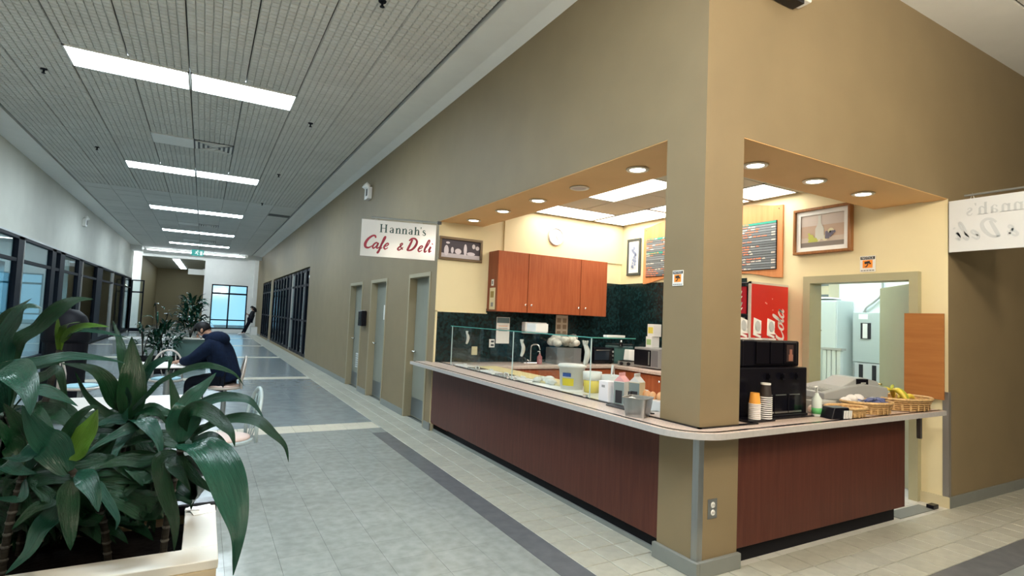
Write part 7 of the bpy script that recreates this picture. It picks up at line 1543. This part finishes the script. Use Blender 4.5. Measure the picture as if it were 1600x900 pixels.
person('person in black leaning at the corridor end looking at a phone', (-.30, 32.2, 0), 0, lean, mat('black_fabric', (.008, .009, .014), .85), shoew, False, True)
tag(one('phone', M().box(-.006, .006, -.04, .04, -.07, .07), blackp, 'dark phone held by the person leaning at the corridor end', 'phone', (-.63, 32.18, 1.19)), 'dark phone held by the person leaning at the corridor end', 'phone')
t = thing('ledge_seat', 'low white ledge seat on the floor behind the leaning person', 'bench', (-.12, 32.6, 0)); part('bench_body', M().box(-.22, .11, -.5, .6, 0, .42), white, t, bevel=.01); part('bench_top', M().box(-.24, .11, -.52, .62, .42, .46), white, t, bevel=.005, seg=1)
# ================================================================== BIN, MID PLANTER
t = thing('waste_bin', 'tall black dome-topped waste bin behind the near leaves', 'bin', (-4.50, 7.7, 0)); part('bin_body', M().lathe([(.22, 0), (.25, .02), (.265, .95), (1e-5, .95)], n=28), blackm, t, smooth=False); part('dome', M().lathe([(.27, .95), (.285, 1.0), (.275, 1.17), (.22, 1.33), (.12, 1.42), (1e-5, 1.44)], n=28), blackm, t, smooth=True); part('flap', M().obox((.0, -.268, 1.13), .20, .012, .15, rx=-.2), blackm, t)
t = thing('planter_box', 'dark green-grey planter box in the middle of the corridor', 'planter', (-3.0, 13.2, 0)); part('box_body', M().box(-.36, .36, -.36, .36, 0, .74), mat('planter_teal', (.06, .13, .12), .5), t, bevel=.01); part('rim', M().box(-.39, .39, -.39, -.31, .74, .78).box(-.39, .39, .31, .39, .74, .78).box(-.39, -.31, -.31, .31, .74, .78).box(.31, .39, -.31, .31, .74, .78), ply, t); part('soil', M().box(-.31, .31, -.31, .31, .70, .745), soilm, t)
t = thing('planter_box', 'low dark planter trough under the low shrub left of the green-grey planter', 'planter', (-3.62, 12.4, 0)); part('trough', M().box(-.42, .42, -.28, .28, 0, .36), blackm, t, bevel=.02); part('soil', M().box(-.38, .38, -.24, .24, .355, .366), soilm, t)
small = []
for mi in range(2):
    for L_, Wd in ((.30, .085), (.36, .07)):
        small.append(leaf_mesh([(0, 0, 0), (L_*.35, 0, .06), (L_*.7, 0, .06), (L_, 0, .0)], Wd, (0, 0, 1), mi))
rr = random.Random(9)
def bush(label, x, y, z, h, spread, n, stems):
    t = thing('potted_shrub', label, 'plant', (x, y, z), group='shrubs of the middle planter')
    for s in range(stems):
        a = 2*PI*s/stems; part('stem', M().tube(smooth_pts([(0, 0, 0), (spread*.25*math.cos(a), spread*.25*math.sin(a), h*.5), (spread*.5*math.cos(a), spread*.4*math.sin(a), h*(.75+.2*(s % 2)))]), .012, 6), bark, t, smooth=True)
    for i in range(n):
        k = i/n; zz = h*(.18+.8*k); rad = spread*(.55+.5*math.sin(PI*min(1, k*1.1)))*rr.random()**.5; a = rr.uniform(0, 2*PI)
        o = part('leaf', small[i % 4], None, t); o.location = (rad*.7*math.cos(a), rad*.6*math.sin(a), zz); o.rotation_euler = (rr.uniform(-.5, .5), rr.uniform(-1.0, .6), a+rr.uniform(-.6, .6)); s_ = rr.uniform(.6, .95); o.scale = (s_, s_, s_)
bush('tall bushy shrub with glossy leaves rising behind the hooded person', -3.02, 13.2, .74, .98, .40, 190, 4); bush('low dark shrub in the dark trough of the corridor', -3.52, 12.4, .36, .72, .46, 110, 3); bush('sparse thin plant with few pale tipped leaves rising left of the bushy shrub', -3.62, 12.52, .36, 1.30, .26, 14, 2)
bush('dark wispy plant beside the low shrub, bare upright twigs', -3.90, 12.3, .36, .75, .22, 14, 3)
for c, (x, y, z) in (('low white bench', (-4.5, 18.0, 0)),):
    t = thing('bench', 'low white bench standing far down the corridor left of the planter', 'bench', (x, y, z)); part('bench_top', M().box(-.7, .7, -.3, .3, .42, .48), tabw, t, bevel=.005, seg=1)
    for s in (-.55, .55): part('bench_leg', M().box(s-.04, s+.04, -.25, .25, 0, .42), postm, t)
